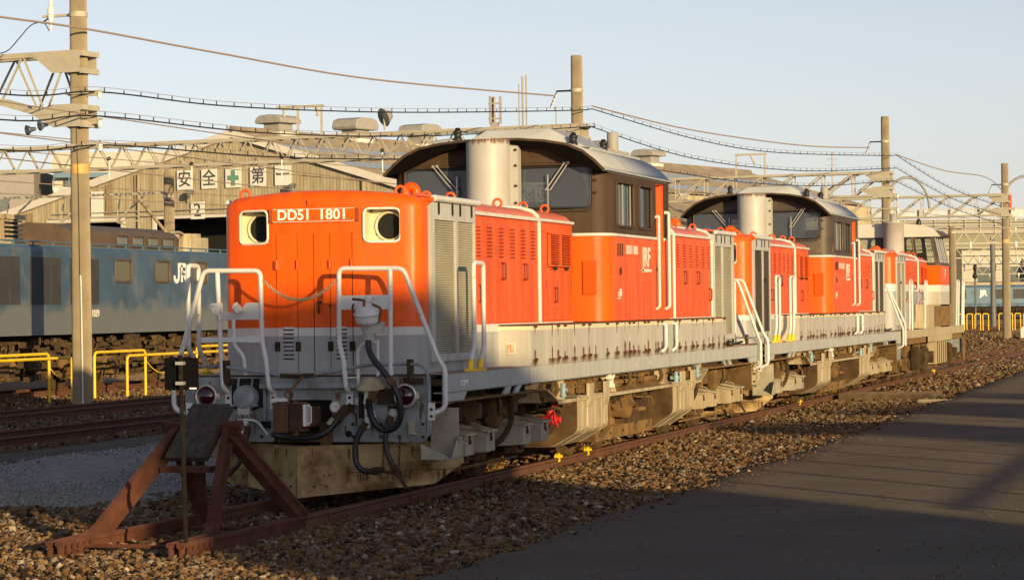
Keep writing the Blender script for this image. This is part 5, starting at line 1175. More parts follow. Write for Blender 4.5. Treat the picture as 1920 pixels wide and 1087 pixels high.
stones('gravel', [(-8.8,-2.8,-6,8,15000,.009,.026,-.18),(-8.8,-3.0,8,30,8000,.014,.03,-.18)], GRV, 'fine grey gravel left of the buffer stop', True)

# ------------------------------------------------------------------ tracks
def rail_part(par, x, y0, y1, z=0):
    m = M(); pr = [(-.0325,0),(.0325,0),(.034,-.03),(.012,-.045),(.009,-.115),(.05,-.14),(.062,-.153),(-.062,-.153),(-.05,-.14),(-.009,-.115),(-.012,-.045),(-.034,-.03)]
    n = max(1, int((y1-y0)/12))
    for k in range(n):
        a, b = y0+(y1-y0)*k/n, y0+(y1-y0)*(k+1)/n - .006
        m.prism([(x+q, a, z+w) for q, w in pr], (0, b-a, 0), 0)
    return m.build('rail', [RAILM], par)
def track(xc, y0, y1, ysl=None):
    r = bpy.data.objects.new('track', None); COL.objects.link(r); r['kind'] = 'structure'; r.location = (xc, 0, 0)
    for s in (-1, 1): rail_part(r, s*.566, y0, y1)
    if ysl:
        m = M(); rd = random.Random(int(xc*10))
        for k in range(int((ysl[1]-ysl[0])/.66)):
            y = ysl[0]+.66*k+rd.uniform(-.03,.03); m.box(-1.05+rd.uniform(-.04,.04), 1.05+rd.uniform(-.04,.04), y-.11, y+.11, -.26, -.154)
        m.build('sleeper', [SLEEP], r, bevel=.01)
    return r
t0 = track(0, -2.0, 210, (-1.9, 60))
# rails continue into the buffer stop with bolted joints
m = M()
for s in (-1, 1):
    for y in (-1.1, 1.45, 4.2): 
        m.box(s*.566+.012, s*.566+.03, y-.28, y+.28, -.12, -.05) ; m.box(s*.566-.03, s*.566-.012, y-.28, y+.28, -.12, -.05)
        for q in (-.2,-.07,.07,.2): m.cyl((s*.566+.03, y+q, -.085), (s*.566+.05, y+q, -.085), .018, 6); m.cyl((s*.566-.03, y+q, -.085), (s*.566-.05, y+q, -.085), .018, 6)
m.build('fish_plate', [RAILM], t0)
track(-10.28, -20, 210, (2, 60)); track(-14.4, -20, 210, (2, 60)); track(-20.65, -20, 210, None)
for x0, x1, y in ((.75, 2.5, 31.0),):
    m = M()
    for k in range(5): m.box(.72, 2.75, 30.0+.32*k, 30.28+.32*k, -.16, .012)
    tag(m.build('timber_crossing', [SLEEP], bevel=.01), 'short dark timber crossing slab between rail and asphalt beside the middle locomotive', 'timber crossing')
m = M(); m.box(2.75, 3.40, 27.2, 27.6, -.12, -.01); tag(m.build('concrete_slab', [CONC], bevel=.02), 'pale concrete slab set at the asphalt edge near the timber crossing', 'concrete slab')
m = M(); m.box(-1.35, 1.30, -4.95, -4.68, -.29, -.16); m.build('front_sleeper', [SLEEP], t0, bevel=.02)
m = M(); m.box(-1.3, 1.25, -3.55, -3.3, -.28, -.158); m.build('front_sleeper', [SLEEP], t0, bevel=.02)

# ------------------------------------------------------------------ buffer stop
bs = thing('buffer_stop', 'rusty buffer stop of bent old rails with a dark timber block', 'buffer stop', (0,-4.9,-.15))
o = Vector((0,-4.9,-.15))
def lp(p): return Vector(p) - o
PR = [(-.0325,0),(.0325,0),(.034,-.03),(.012,-.045),(.009,-.115),(.05,-.14),(.062,-.153),(-.062,-.153),(-.05,-.14),(-.009,-.115),(-.012,-.045),(-.034,-.03)]
def bent_rail(path, nm, roll=0., tw=1.):
    """rail section swept along a path"""
    P = [Vector(p) for p in path]; m = M(); n = len(PR); R0 = []
    for i, p in enumerate(P):
        d = (P[min(i+1, len(P)-1)] - P[max(i-1, 0)]).normalized(); sd = d.cross(Vector((0,0,1))).normalized(); up = sd.cross(d)
        sd, up = sd*math.cos(roll)+up*math.sin(roll), up*math.cos(roll)-sd*math.sin(roll)
        R0 += [p - o + sd*a + up*b for a, b in PR]
    fs = [(i*n+k, i*n+(k+1) % n, (i+1)*n+(k+1) % n, (i+1)*n+k) for i in range(len(P)-1) for k in range(n)]
    m.add(R0, fs + [tuple(range(n)), tuple(range(len(R0)-1, len(R0)-n-1, -1))])
    return m.build(nm, [RUSTM], bs, recalc=True)
ax, ay, az = .24, -3.15, .95
for s in (-1, 1):
    bent_rail([(s*.566,-5.0,0),(s*.566,-2.0,0)], 'base_rail')
    bent_rail(rnd([(s*.566-.105,-4.98,0),(s*.566-.105,-4.15,.01),(s*ax,ay,az)], .12, 4), 'front_strut', 0)
    bent_rail([(s*(ax+.04),ay+.02,az-.02),(s*.56,-1.95 if s > 0 else -1.75,.03)], 'rear_strut', 0)
    m = M()
    for y in (-4.9,-4.78,-4.66,-4.54,-4.42): m.box(s*.566+.03-.0, s*.566+.055, y-o.y-.02, y-o.y+.03, .04-0, .13); m.cyl((s*.566+.02, y-o.y, .07), (s*.566+.07, y-o.y, .07), .016, 6)
    m.box(s*.566-.09, s*.566-.02, .0, .75, .03, .12)
    m.build('bolted_packing', [RUSTM], bs)
m = M(); m.beam(lp((-.40,ay+.02,az-.05)), lp((.36,ay+.02,az-.05)), .09, .11); m.cyl(lp((-.36,ay-.03,az-.03)), lp((.40,ay-.03,az-.03)), .03, 10); m.cyl(lp((.36,ay-.03,az-.03)), lp((.41,ay-.03,az-.03)), .05, 8); m.build('cross_beam', [RUSTM], bs)
m = M(); m.prism([lp((-.27,-3.50,.64)), lp((-.27,-3.33,.59)), lp((-.27,-2.90,1.06)), lp((-.27,-3.04,1.12))], (.38,0,0), 0)
m.v = [(v[0] + (.09 if v[2] > 1.1 else 0) + .03, v[1], v[2]) for v in m.v]
m.build('timber_block', [WOODM], bs, bevel=.025, segs=2)
m = M(); m.box(-.28, .20, -3.48-o.y, -3.2-o.y, .50+.15, .55+.15); m.tube([lp((-.05,-3.1,.6)), lp((-.05,-3.05,.2))], .05, 8); m.build('timber_bracket', [RUSTM], bs)
m = M(); m.cyl(lp((-.5,-4.65,-.06)), lp((.5,-4.65,-.06)), .018, 8); m.cut(); m.cyl(lp((-.5,-2.6,-.08)), lp((.5,-2.6,-.08)), .018, 8); m.build('tie_bar', [RUSTM], bs)

# marker board on its post
mk = thing('marker_board', 'black rectangular marker board on a thin dark post in front of the buffer stop timber', 'marker board', (.58,-4.9,-.16))
m = M(); m.tube([(0,0,0),(-.035,0,1.76)], .020, 10); m.build('post', [SIGPOST := mat('mottled_post', (.014,.013,.011), .9, var=.4, vscale=14, dirt=(.09,.075,.05), damt=.6, dscale=10, dlow=.6, dhigh=.7, spec=.05)], mk)
m = M(); m.box(-.195,.115,.03,.042,1.46,1.735); bd = m.build('board', [SIGB], mk)
m = M(); m.box(.035,.10,.026,.03,1.468,1.482); m.build('board_sticker', [LETW], bd)
m = M()
for z in (1.52, 1.69): m.box(-.07,-.0,-.028,.03,z-.014,z+.014)
m.build('clamp', [CHROME], mk)
wheel_chock(.566, 7.32, 'yellow chock on the rail under the nearest locomotive, nearer of two')
wheel_chock(.566, 8.86, 'yellow chock on the rail under the nearest locomotive, farther of two')
wheel_chock(.566, 25.9, 'yellow chock on the rail under the middle locomotive by the timber crossing')
wheel_chock(.566, 48.3, 'yellow chock on the rail under the rear of the last locomotive')

# ------------------------------------------------------------------ poles
PL = [(-16.75,29.4,9.9), (-12.6,59.26,10.45), (-7.35,96.9,10.75), (-4.0,121.0,9.65)]
PT = np.array([.139,.99]); PN = (-.99,.139)     # along the pole line / across the yard
plab = ['thickest concrete pole with orange band, in front of the blue electric locomotive', 'concrete pole rising behind the cab roof of the nearest locomotive', 'concrete pole rising behind the middle locomotive and the white exhaust column of the last', 'concrete pole at the far right, standing alone on the ballast beyond the last locomotive']
for k, (x, y, h) in enumerate(PL):
    r = thing('concrete_pole', plab[k], 'pole', (x, y, -.18), math.atan2(PT[1], PT[0]) - PI/2, 'concrete poles carrying the overhead gantries')
    m = M(); H_ = h + .18; m.tube([(0,0,0),(0,0,H_*.5),(0,0,H_-.06),(0,0,H_-.01)], [.235,.215,.196,.18], 28); m.build('shaft', [CONC], r)
    m = M()
    for z in (2.2, 3.3, 4.1, 5.0): m.lathe((0,0,z), (0,0,1), [(0,.232-.004*z),(.03,.232-.004*z)], 24)
    m.build('steel_band', [STEELP], r)
    m = M(); m.lathe((0,0,5.35 if k else 5.35), (0,0,1), [(0,.222),(.22,.221)], 24); m.build('painted_band', [mat('orange_band', (.62,.36,.12), .6)], r)
    if k == 0:
        m = M(); m.tube(rnd([(.12,-.21,3.0),(.13,-.21,2.9),(.16,-.225,0)], .05), .018, 8); m.build('conduit', [RAILW], r)
        m = M(); m.tube([(.05,-.215,6.5),(.1,-.22,5),(.11,-.222,3)], .008, 5); m.build('earth_wire', [CABLE], r)
    m = M()
    for z in (6.0, 6.55, 7.2) if k != 3 else (6.2, 6.75, 7.25):   # feeder brackets towards the walk side
        m.cut()
        m.box(.10,.62,-.03,.03,z+.02,z+.07); m.box(.10,.5,-.025,.025,z-.06,z+.02); m.box(-.24,.24,-.24,.24,z-.02,z+.03)
        m.lathe((.56,0,z+.02), (0,0,-1), [(0,.03),(.02,.06),(.05,.04),(.07,.07),(.1,.05),(.12,.06),(.16,.02)], 12, 1)
        m.cyl((-.30,0,z+.0), (-.22,0,z), .03, 8, 2)
    zt_ = H_ - (1.1 if k == 0 else 1.25); m.cut()
    m.lathe((0,0,zt_), (0,0,1), [(0,.215),(.12,.213)], 24, 0); m.box(-.75,-.18,-.03,.03,zt_+.03,zt_+.09, 2 if k else 0)
    m.tube([(-.74,0,zt_+.06),(-.95,-.1,zt_-.5 if k else zt_-.1)], .02, 6, 2)
    if k:
        for q in range(4): m.lathe((-.78-.04*q,-.02*q,zt_-.08-.12*q), (-.35,-.1,-1), [(0,.02),(.02,.07),(.05,.03)], 10, 1)
    else:
        m.cut(); m.beam((-.95,-.05,zt_+.06), (-.2,0,zt_+.06), .05, .06, 0); m.lathe((-.72,-.05,zt_+.42), (0,0,-1), [(0,.05),(.16,.05),(.17,.09),(.21,.06),(.23,.10),(.27,.06),(.29,.10),(.33,.06),(.36,.08),(.5,.04),(.75,.012)], 12, 1)
        m.cut(); m.tube([(-.22,0,zt_+1.45),(-.55,-.03,zt_+1.5)], .03, 6, 2); m.tube([(-.5,-.03,zt_+1.5),(-.72,-.05,zt_+.45)], .02, 6, 1)
        for q in range(5): m.lathe((-.54-.035*q,-.03,zt_+1.32-.17*q), (-.2,0,-1), [(0,.02),(.03,.075),(.08,.03)], 10, 1)
    m.build('insulator_bracket', [STEELP, PORC, CABLE], r)
    if k == 3:
        m = M(); m.cyl((.23,-.05,7.7),(.33,-.05,7.7),.1,10); m.box(.24,.34,-.1,.1,7.2,8.0); m.build('red_warning_lamp', [FADED], r)
# gantry trusses across the yard
def truss(k, base, u0, u1, zt, zb_, style, label, haunch=False, dep=.55):
    P = np.array(base); n = np.array(PN); r = thing('gantry_truss', label, 'gantry', (base[0], base[1], 0), 0, 'lattice gantries spanning the yard')
    def q(u, v, z): p = n*u + PT*v; return (p[0], p[1], z)
    m = M(); hw = dep/2
    for v in (-hw, hw):
        m.beam(q(u0,v,zt), q(u1,v,zt), .09, .12, 0)
        if haunch: m.beam(q(u0,v,6.35), q(2.2,v,zb_), .09, .12, 0); m.beam(q(2.2,v,zb_), q(u1,v,zb_), .09, .12, 0)
        else: m.beam(q(u0,v,zb_), q(u1,v,zb_), .09, .10, 0)
    m.build('chord', [STEELP], r)
    m = M(); L_ = abs(u1-u0); st = (zt-zb_)*(.62 if style == 'W' else 1.35); N = int(L_/st); sg = 1 if u1 > u0 else -1
    for v in (-hw, hw):
        for i in range(N):
            a, b = u0+sg*st*i, u0+sg*st*(i+1)
            zb1 = zb_ if not haunch or abs(a) > 2.2 else 6.35+(zb_-6.35)*abs(a)/2.2; zb2 = zb_ if not haunch or abs(b) > 2.2 else 6.35+(zb_-6.35)*abs(b)/2.2
            if style == 'W':
                (m.beam(q(a,v,zt), q(b,v,zb2), .06, .03) if (i+(v > 0)) % 2 == 0 else m.beam(q(a,v,zb1), q(b,v,zt), .06, .03))
            else:
                m.beam(q(a,v,zb1), q(a,v,zt), .05, .05); m.beam(q(a,v,zt), q(b,v,zb2), .05, .07)
    for i in range(N): a, b = u0+sg*st*i, u0+sg*st*(i+1); m.beam(q(a,-hw if i % 2 else hw,zt), q(b,hw if i % 2 else -hw,zt), .05, .03); m.beam(q(a,-hw if i % 2 else hw,zb_), q(b,hw if i % 2 else -hw,zb_), .05, .03) if not haunch else None
    m.build('lattice', [STEELP], r)
    m = M()
    for v in (-hw-.05, hw+.05):
        zl = 6.35 if haunch else zb_
        m.cut(); m.prism([q(-.25,v,zt+.06), q(1.15,v,zt+.06), q(.5,v,zt-.45), q(-.25,v,zt-.45)], tuple(PT*.012)+(0,)); m.cut(); m.prism([q(-.25,v,zl-.1), q(.5,v,zl-.1), q(1.15,v,zl+.25), q(.5,v,zl+.42), q(-.25,v,zl+.42)], tuple(PT*.012)+(0,))
    m.build('gusset_plate', [STEELP], r); m = M()
    for z in (zt-.42, zt-.02, zl-.06, zl+.34): 
        m.cut()
        m.beam(q(-.29,-hw-.05,z), q(-.29,hw+.05,z), .08, .12); m.lathe(q(0,0,z-.05), (0,0,1), [(0,.24),(.1,.24)], 20)
    m.build('pole_clamp', [STEELP], r)
    return r, q
truss(0, PL[0][:2], .1, 12, 7.95, 6.95, 'W', 'nearest lattice gantry, running left from the nearest concrete pole with its haunched end', True, .6)
tr, q2 = truss(1, PL[1][:2], .1, 40, 8.06, 7.22, 'W', 'long lattice gantry across the shed gable, ending behind the nearest cab roof', False, .7)
tr3, q3 = truss(2, PL[2][:2], .1, 45, 8.1, 7.0, 'N', 'lattice gantry crossing behind the cab of the middle locomotive in front of the shed roof', False, .5)
truss(3, PL[3][:2], .1, 45, 7.9, 6.75, 'N', 'farthest lattice gantry, meeting the pole at the far right', False, .5)
m = M()
for q, u in ((q3, 6.0), (q3, 7.45)): m.beam(q(u,0,8.1), q(u,0,9.2), .07, .07)
m.beam(q3(5.9,0,9.18), q3(7.5,0,9.18), .07, .09); m.tube([q3(6.7,0,9.15), q3(6.5,0,8.7)], .05, 8); m.build('upper_frame', [STEELP], tr3)
m = M(); m.beam(q3(1.2,0,8.1), q3(3.9,0,6.9), .08, .1); m.build('knee_brace', [STEELP], tr3)
m = M()
for u in (9.8, 10.75): m.beam(q2(u,0,8.06), q2(u,0,9.2), .07, .07)
m.beam(q2(9.7,0,9.16), q2(11.6,0,9.16), .07, .09)
for u in (9.95, 11.3): m.lathe(q2(u,0,9.1), (0,0,-1), [(0,.03),(.05,.07),(.1,.03),(.15,.07),(.2,.03),(.25,.07),(.3,.03)], 10)
m.build('upper_frame', [STEELP], tr)
m = M()
for u, z in ((7.2,6.7),(11.2,6.6),(14.9,6.5),(18.4,6.8),(3.2,6.9)): m.tube([q2(u,-.4,z), q2(u,-.4,z+.75)], .025, 6); m.lathe(q2(u,-.4,z+.7), (0,0,1), [(0,.03),(.04,.08),(.12,.06),(.15,0)], 10, 1)
m.build('insulator_stand', [PORC, CABLE], tr)
def flood(name, p, d, label, r_=.3):
    t = thing('floodlight', label, 'floodlight', p, 0, 'round floodlights'); d = Vector(d).normalized(); m = M()
    m.lathe(-d*r_*.9, d, [(0,.02),(.02,r_*.45),(r_*.4,r_*.62),(r_*.9,r_*.98),(r_*.95,r_)], 20, 0); m.build('reflector', [VENT], t)
    m = M(); m.lathe(-d*.0, d, [(0,r_*.96),(.03,r_*.8),(.04,0)], 20); m.build('lens', [PANE], t)
    m = M(); m.tube([(0,0,0),(0,.1,-r_*1.3)], .04, 6); m.build('stand', [STEELP], t)
flood('f', (-20.3,61.6,8.75), (-.55,-.7,-.35), 'big round floodlight on top of the gantry in front of the shed roof vents', .34)
sp = thing('loudspeaker', 'pair of grey horn loudspeakers under the nearest gantry end, left of the nearest pole', 'loudspeaker', (-17.5,29.3,6.22)); m = M()
for dx in (0, -.32): m.lathe((dx,0,dx*.3+.12), (-.45,-.6,-.15), [(0,.04),(.12,.06),(.2,.12),(.22,.125),(.22,.06),(.2,0)], 16)
m.tube([(.1,.1,.2),(.7,.1,.5)], .03, 6); m.build('horn', [mat('grey_horn', (.12,.14,.17), .4)], sp)

# ------------------------------------------------------------------ wires
def wire(pts, r, m_, label, hang=0., dz=.11, rough_=False):
    """cable through measured points; hang adds clips to a thin messenger wire above"""
    P = [Vector(p) for p in pts]; m = M(); out = []; rj = random.Random(len(label))
    for i in range(len(P)-1):
        a = P[max(0,i-1)]; b, c = P[i], P[i+1]; d = P[min(len(P)-1,i+2)]
        for k in range(8):
            t = k/8; out.append(.5*((2*b)+(c-a)*t+(2*a-5*b+4*c-d)*t*t+(3*b-a-3*c+d)*t**3))
    out.append(P[-1]); m.tube(out, r, 6, 0)
    if hang:
        m.tube([p+Vector((0,0,dz)) for p in out], .006, 4, 1); acc = 0
        for a, b in zip(out, out[1:]):
            L_ = (b-a).length; s_ = hang - acc
            while s_ < L_: p = a.lerp(b, s_/L_); m.box(p.x-.009, p.x+.009, p.y-.014, p.y+.014, p.z-.02, p.z+dz*rj.uniform(.75,1.05), 0); s_ += hang*rj.uniform(.82,1.18)
            acc = max(0, L_ - (s_ - hang))
    o_ = m.build('overhead_cable', [m_, WIRE]); tag(o_, label, 'cable', 'overhead cables along the pole row'); return o_
wire([(-18.6,12,8.7),(-17.3,22,8.35),(-16.83,25.66,8.42),(-16.35,29.06,8.47),(-15.57,34.6,8.42),(-14.35,43.3,8.40),(-12.54,56.15,8.84)], .024, WIRE, 'tan earth wire from the nearest pole down to the pole behind the nearest cab')
wire([(-12.1,59.33,8.72),(-11,67.5,8.5),(-9.86,75.28,8.49),(-8.7,84,8.65),(-7.46,92.4,9.02)], .024, WIRE, 'tan earth wire between the second and third poles')
wire([(-6.84,96.8,8.92),(-5.6,105.6,8.55),(-4.36,114.44,8.56),(-3.9,120.4,7.85)], .024, WIRE, 'tan earth wire between the third pole and the far right pole')
wire([(-18.2,16,6.9),(-16.83,25.6,6.74),(-16.29,29.47,7.06),(-15.57,34.6,7.10),(-14.79,40.15,7.32),(-13.88,46.66,7.69),(-12.39,57.25,8.43),(-12.1,59.33,8.62)], .018, CABLE, 'upper black feeder cable with clips, from the nearest pole to the second pole', .75)
wire([(-12.1,59.33,8.62),(-10.71,69.19,8.16),(-9.4,78.57,8.12),(-7.22,94.09,8.74),(-6.84,96.79,8.9)], .018, CABLE, 'upper black feeder cable with clips, between the second and third poles', .9)
wire([(-6.84,96.79,8.9),(-5.5,106.5,7.75),(-3.95,118,7.12)], .018, CABLE, 'upper black feeder cable with clips, dropping from the third pole to the far right pole', .9)
wire([(-18.2,16,6.35),(-16.83,25.6,6.18),(-16.29,29.46,6.50),(-15.2,37.25,6.55),(-13.88,46.64,7.0),(-12.23,58.38,7.95),(-12.1,59.31,8.01)], .018, CABLE, 'middle black feeder cable with clips, from the nearest pole to the second pole', .75)
wire([(-12.1,59.31,8.01),(-10.72,69.17,7.42),(-8.91,82.06,7.52),(-7.1,94.95,8.18),(-6.84,96.76,8.29)], .018, CABLE, 'middle black feeder cable with clips, between the second and third poles', .9)
wire([(-6.84,96.76,8.29),(-5.4,107,7.2),(-3.95,117.6,6.64)], .018, CABLE, 'middle black feeder cable with clips, dropping from the third pole to the far right pole', .9)
wire([(-18.2,16,5.75),(-16.83,25.6,5.52),(-16.23,29.9,5.85),(-15.2,37.24,5.94),(-14.17,44.56,6.22),(-12.2,58.6,6.9)], .018, CABLE, 'lowest black feeder cable with clips, from the nearest pole past the shed signs', .75)
wire([(-12.17,58.81,6.9),(-11.11,66.35,6.82),(-9.87,75.21,6.76),(-8.5,85,7.0),(-7.1,94.92,7.59),(-6.85,96.73,7.66)], .018, CABLE, 'lowest black feeder cable with clips, between the second and third poles', .9)
wire([(-6.85,96.73,7.66),(-5.4,107,6.72),(-3.91,117.7,6.13)], .018, CABLE, 'lowest black feeder cable with clips, dropping from the third pole to the far right pole', .9)
for k, (x, z0_, z1_) in enumerate(((-17.4,6.72,6.3),(-17.9,6.1,5.6),(-18.6,5.65,5.2),(-24.5,7.0,6.9),(-24.5,5.7,5.6),(-27.9,6.9,6.8),(-27.9,5.6,5.55))):
    wire([(x,6,z0_),(x+1,30,z0_-.2),(x+4,60,z1_),(x+8,97,z0_-.1),(x+11,125,z0_)], .014, WIRE, ['thin bare wire passing just behind the nearest pole, highest', 'thin bare wire behind the nearest pole, below the highest one', 'thin bare wire behind the nearest pole, lowest of three', 'thin catenary wire over the second track, crossing the shed gable high', 'thin contact wire over the second track, crossing the shed doors', 'thin catenary wire farther left over the blue locomotive', 'thin contact wire farther left over the blue locomotive'][k])
wire([(-17.1,28.6,8.42),(-17.3,28.7,8.62),(-17.6,28.7,8.58),(-17.9,28.7,8.3),(-18.2,28.7,8.02),(-18.5,28.7,7.98),(-18.65,28.7,8.2)], .012, CABLE, 'short black jumper loop hanging beside the top of the nearest pole')
# ------------------------------------------------------------------ engine shed
SA = (-39.6, 95.0); g16 = R(16.)
shed = thing('engine_shed', 'big weathered corrugated engine shed with gabled front behind the yard', 'shed', (SA[0], SA[1], -.2), -g16)
ZA = 11.14; LEN = 57.
def rz(u): return ZA - (.236*-u if u < 0 else .287*u)
U0, U1 = -24., 16.
m = M(); u = U0; k = 0; pts = []
while u < U1: pts.append((u, -.011 if k % 2 else .011)); u += .10; k += 1
def inop(u): return (-12.4 < u < -7.3) or (-5.2 < u < 7.2)
for (a, ya), (b, yb) in zip(pts, pts[1:]):
    zb0 = 6.85 if inop((a+b)/2) else .2
    m.add([(a,ya,zb0),(b,yb,zb0),(b,yb,rz(b)-.12),(a,ya,rz(a)-.12)], [(0,1,2,3)])
m.build('gable_wall', [FIBRE], shed)
m = M(); m.box(U0, U1, 3.0, 3.1, .2, 6.9); m.box(-12.4, 7.2, .1, 3., 6.85, 6.9); m.build('door_opening', [DARK], shed)
m = M()
for a, b in ((U0-.3, 0), (0, U1+.3)): m.prism([(a,-.28,rz(a)-.34),(b,-.28,rz(b)-.34),(b,-.28,rz(b)+.05),(a,-.28,rz(a)+.05)], (0,.25,0))
for a in (-12.4,-7.3,-5.2,7.2): m.box(a-.12, a+.12, -.08, .0, .2, 6.95)
for a, b in ((-12.4,-7.3),(-5.2,7.2)): m.box(a-.12, b+.12, -.10, .0, 6.85, 7.0)
m.build('white_edging', [TRIMW], shed)
for u in (-17.0, -6.2, 7.9, 12.5):
    m = M(); m.tube([(u,-.1,.2),(u,-.1,rz(u)-.5)], .07, 8); m.build('downpipe', [FIBRE], shed)
m = M(); m.box(-12.2,7.0,-.16,-.08,7.02,7.1); m.tube([(-12,-.14,7.3),(7,-.14,7.26)], .03, 6); m.build('lintel_conduit', [STEELP], shed)
m = M()
for u in (-15.2,-13.7,-10.6,-8.2,-6.3): m.cut(); m.box(u-.22, u+.22, -.07, -.035, rz(u)-1.6-.4, rz(u)-.5)
m.build('wall_patch', [mat('brown_wall_patch', (.24,.18,.11), .9, var=.2)], shed)
for s in (-1, 1):
    m = M(); n = 40; st = (LEN)/n; W = U1+.3 if s > 0 else -(U0-.3)
    cols = [0, .8, 3.0, 4.3, 6.4, 7.7, 9.0, W]
    for j in range(len(cols)-1):
        a, b = cols[j]*s, cols[j+1]*s
        for k in range(n*4 if not (s > 0 and j == len(cols)-2) else n*2):
            y0 = -.3 + LEN*k/(n*4); y1 = y0 + LEN/(n*4); h = .035 if k % 2 else 0
            q = [(a,y0,rz(a)+.05+h),(b,y0,rz(b)+.05+h),(b,y1,rz(b)+.05+(.035-h)),(a,y1,rz(a)+.05+(.035-h))]
            m.add(q if s > 0 else q[::-1], [(0,1,2,3)], 1 if j in (2, 4) and s > 0 else 0)
    m.build('roof_slope', [SLATE, SKYL], shed)
m = M(); m.box(U0, 9, LEN-.1, LEN, .2, 5); m.box(U0, U0+.1, 0, LEN, .2, rz(U0)); m.box(U1-.1, U1, 0, LEN*.5, .2, rz(U1)); m.box(8.9, 9.0, LEN*.5, LEN, .2, rz(9.0)); m.box(9, U1, LEN*.5-.1, LEN*.5, .2, rz(U1)); m.prism([(U0,LEN-.1,5),(9,LEN-.1,5),(9,LEN-.1,rz(9)-.1),(0,LEN-.1,ZA-.1)], (0,.1,0)); m.build('side_wall', [FIBRE], shed)
m = M(); m.tube([(0,-.3,ZA+.06),(0,LEN,ZA+.06)], .16, 8); m.build('ridge_cap', [SLATE], shed)
def on_gable(u, z): return lambda a, b, h: (u + a, -.12 - h, z + b)
def to_w(v): c, s = math.cos(-g16), math.sin(-g16); return Vector((SA[0] + v[0]*c - v[1]*s, SA[1] + v[0]*s + v[1]*c, v[2] - .2))
for i, t in enumerate((3.6, 10.4, 16.6, 24.5, 31, 36., 42.6)):
    p = to_w((0, t, ZA-.3)); big = i != 6
    v = thing('roof_ventilator', ['boxy grey ventilator at the front end of the shed ridge, above the plus sign', 'round-topped grey ventilator on the shed ridge next to the big floodlight', 'grey ventilator on the shed ridge left of the nearest cab roof', 'ventilator on the shed ridge hidden mostly by the nearest cab roof hump', 'grey ventilator on the shed ridge just left of the second pole', 'low grey ventilator on the shed ridge right of the second pole', 'square capped ventilator on the far part of the shed ridge above the nearest cab end'][i], 'ventilator', p, -g16, 'ventilators along the shed ridge')
    m = M(); m.box(-.62,.62,-.7,.7,-.1,1.0); m.box(-.85,.85,-.95,.95,-.1,.42, 1); m.build('shaft', [VENT, TRIMW], v)
    m = M(); pr = [(-1.05,.98),(-1.05,1.12),(-.95,1.30),(-.7,1.46),(0,1.5),(.7,1.46),(.95,1.30),(1.05,1.12),(1.05,.98)]
    if i in (0, 6): m.prism([(a,-1.1,z) for a, z in pr], (0,2.2,0))
    else: m.prism([(-1.0,-1.2,1.0),(-1.0,1.2,1.0),(-1.0,1.35,1.2),(-1.0,1.15,1.62),(-1.0,.6,1.75),(-1.0,-.6,1.75),(-1.0,-1.15,1.62),(-1.0,-1.35,1.2)], (2.0,0,0))
    m.build('cowl', [VENT], v, bevel=.06, segs=2); v.scale = (.8, .8, .85)
def sign(u, z, w, txt, label, green=False, size=.8):
    p = to_w((u, -.08, z)); s = thing('signboard', label, 'signboard', p, -g16, 'white signboards on the shed gable')
    m = M(); m.box(-w/2, w/2, -.04, 0, -w/2, w/2); b = m.build('board', [BOARD], s)
    if green: m = M(); m.box(-w*.36, w*.36, -.06, -.04, -w*.12, w*.12); m.box(-w*.13, w*.13, -.061, -.041, -w*.40, w*.40); m.build('green_cross', [GREENI], s)
    else: text(txt, size, 'character', INK, s, lambda a, c, h: (a, -.042-h, c), 1, .006, .012)
for u, t in ((-3.15,'安'),(-1.57,'全'),(1.52,'第'),(3.07,'一')): sign(u, 8.78, .98, t, 'white square signboard with the black character %s on the shed gable' % t, size=.86)
sign(-.03, 8.78, .98, '', 'white square signboard with a green cross in the middle of the shed sign row', True)
sign(-2.33, 7.22, .86, '2', 'white signboard with a black number 2 below the shed sign row', size=.95)
m = M(); m.box(-.4,.4,-.05,0,-.8,.8); sg = tag(m.build('notice_panel', [BOARD], loc=to_w((-9.0,-.06,7.6))), 'narrow white panel on the shed gable just right of the nearest pole', 'panel'); sg.rotation_euler.z = -g16
flood('f', to_w((-2.45,-.5,8.05)), (.8,-.25,-.5), 'round floodlight on the shed gable directly above the number 2', .24)
flood('f', to_w((3.95,-.5,8.15)), (.8,-.25,-.5), 'round floodlight on the shed gable, right end of the sign row', .24)
# pole of the cross-yard line standing before the shed doors
pp = thing('yard_pole', 'plain brown concrete pole standing in front of the shed gable, left of the sign row', 'pole', (-31.0,67.1,-.2)); m = M(); m.tube([(0,0,0),(0,0,7.5)], [.23,.2], 18); m.build('shaft', [CONC], pp)
m = M(); m.lathe((0,0,6.55), (0,0,1), [(0,.23),(.1,.23)], 16); m.lathe((0,0,5.1), (0,0,1), [(0,.24),(.1,.24)], 16); m.build('steel_band', [STEELP], pp)
lt = thing('cantilever_truss', 'thin braced lattice beam running left from the brown pole before the shed', 'gantry', (-31.0,67.1,0)); m = M()
A = Vector((0,0,6.55)); n_ = Vector((PN[0], PN[1], 0))
m.beam(A, A+n_*26, .07, .09); m.beam(A+Vector((0,0,-1.05))+n_*1.2, A+Vector((0,0,-1.05))+n_*26, .05, .06)
for k in range(9): m.beam(A+n_*(1.0+2.6*k), A+n_*(2.4+2.6*k)+Vector((0,0,-1.05)), .06, .06); m.beam(A+n_*(2.4+2.6*k)+Vector((0,0,-1.05)), A+n_*(2.2+2.6*k), .04, .04)
m.beam(A+n_*2.4+Vector((0,0,-1.05)), A+n_*.1+Vector((0,0,-2.0)), .1, .07); m.build('lattice', [STEELP], lt)

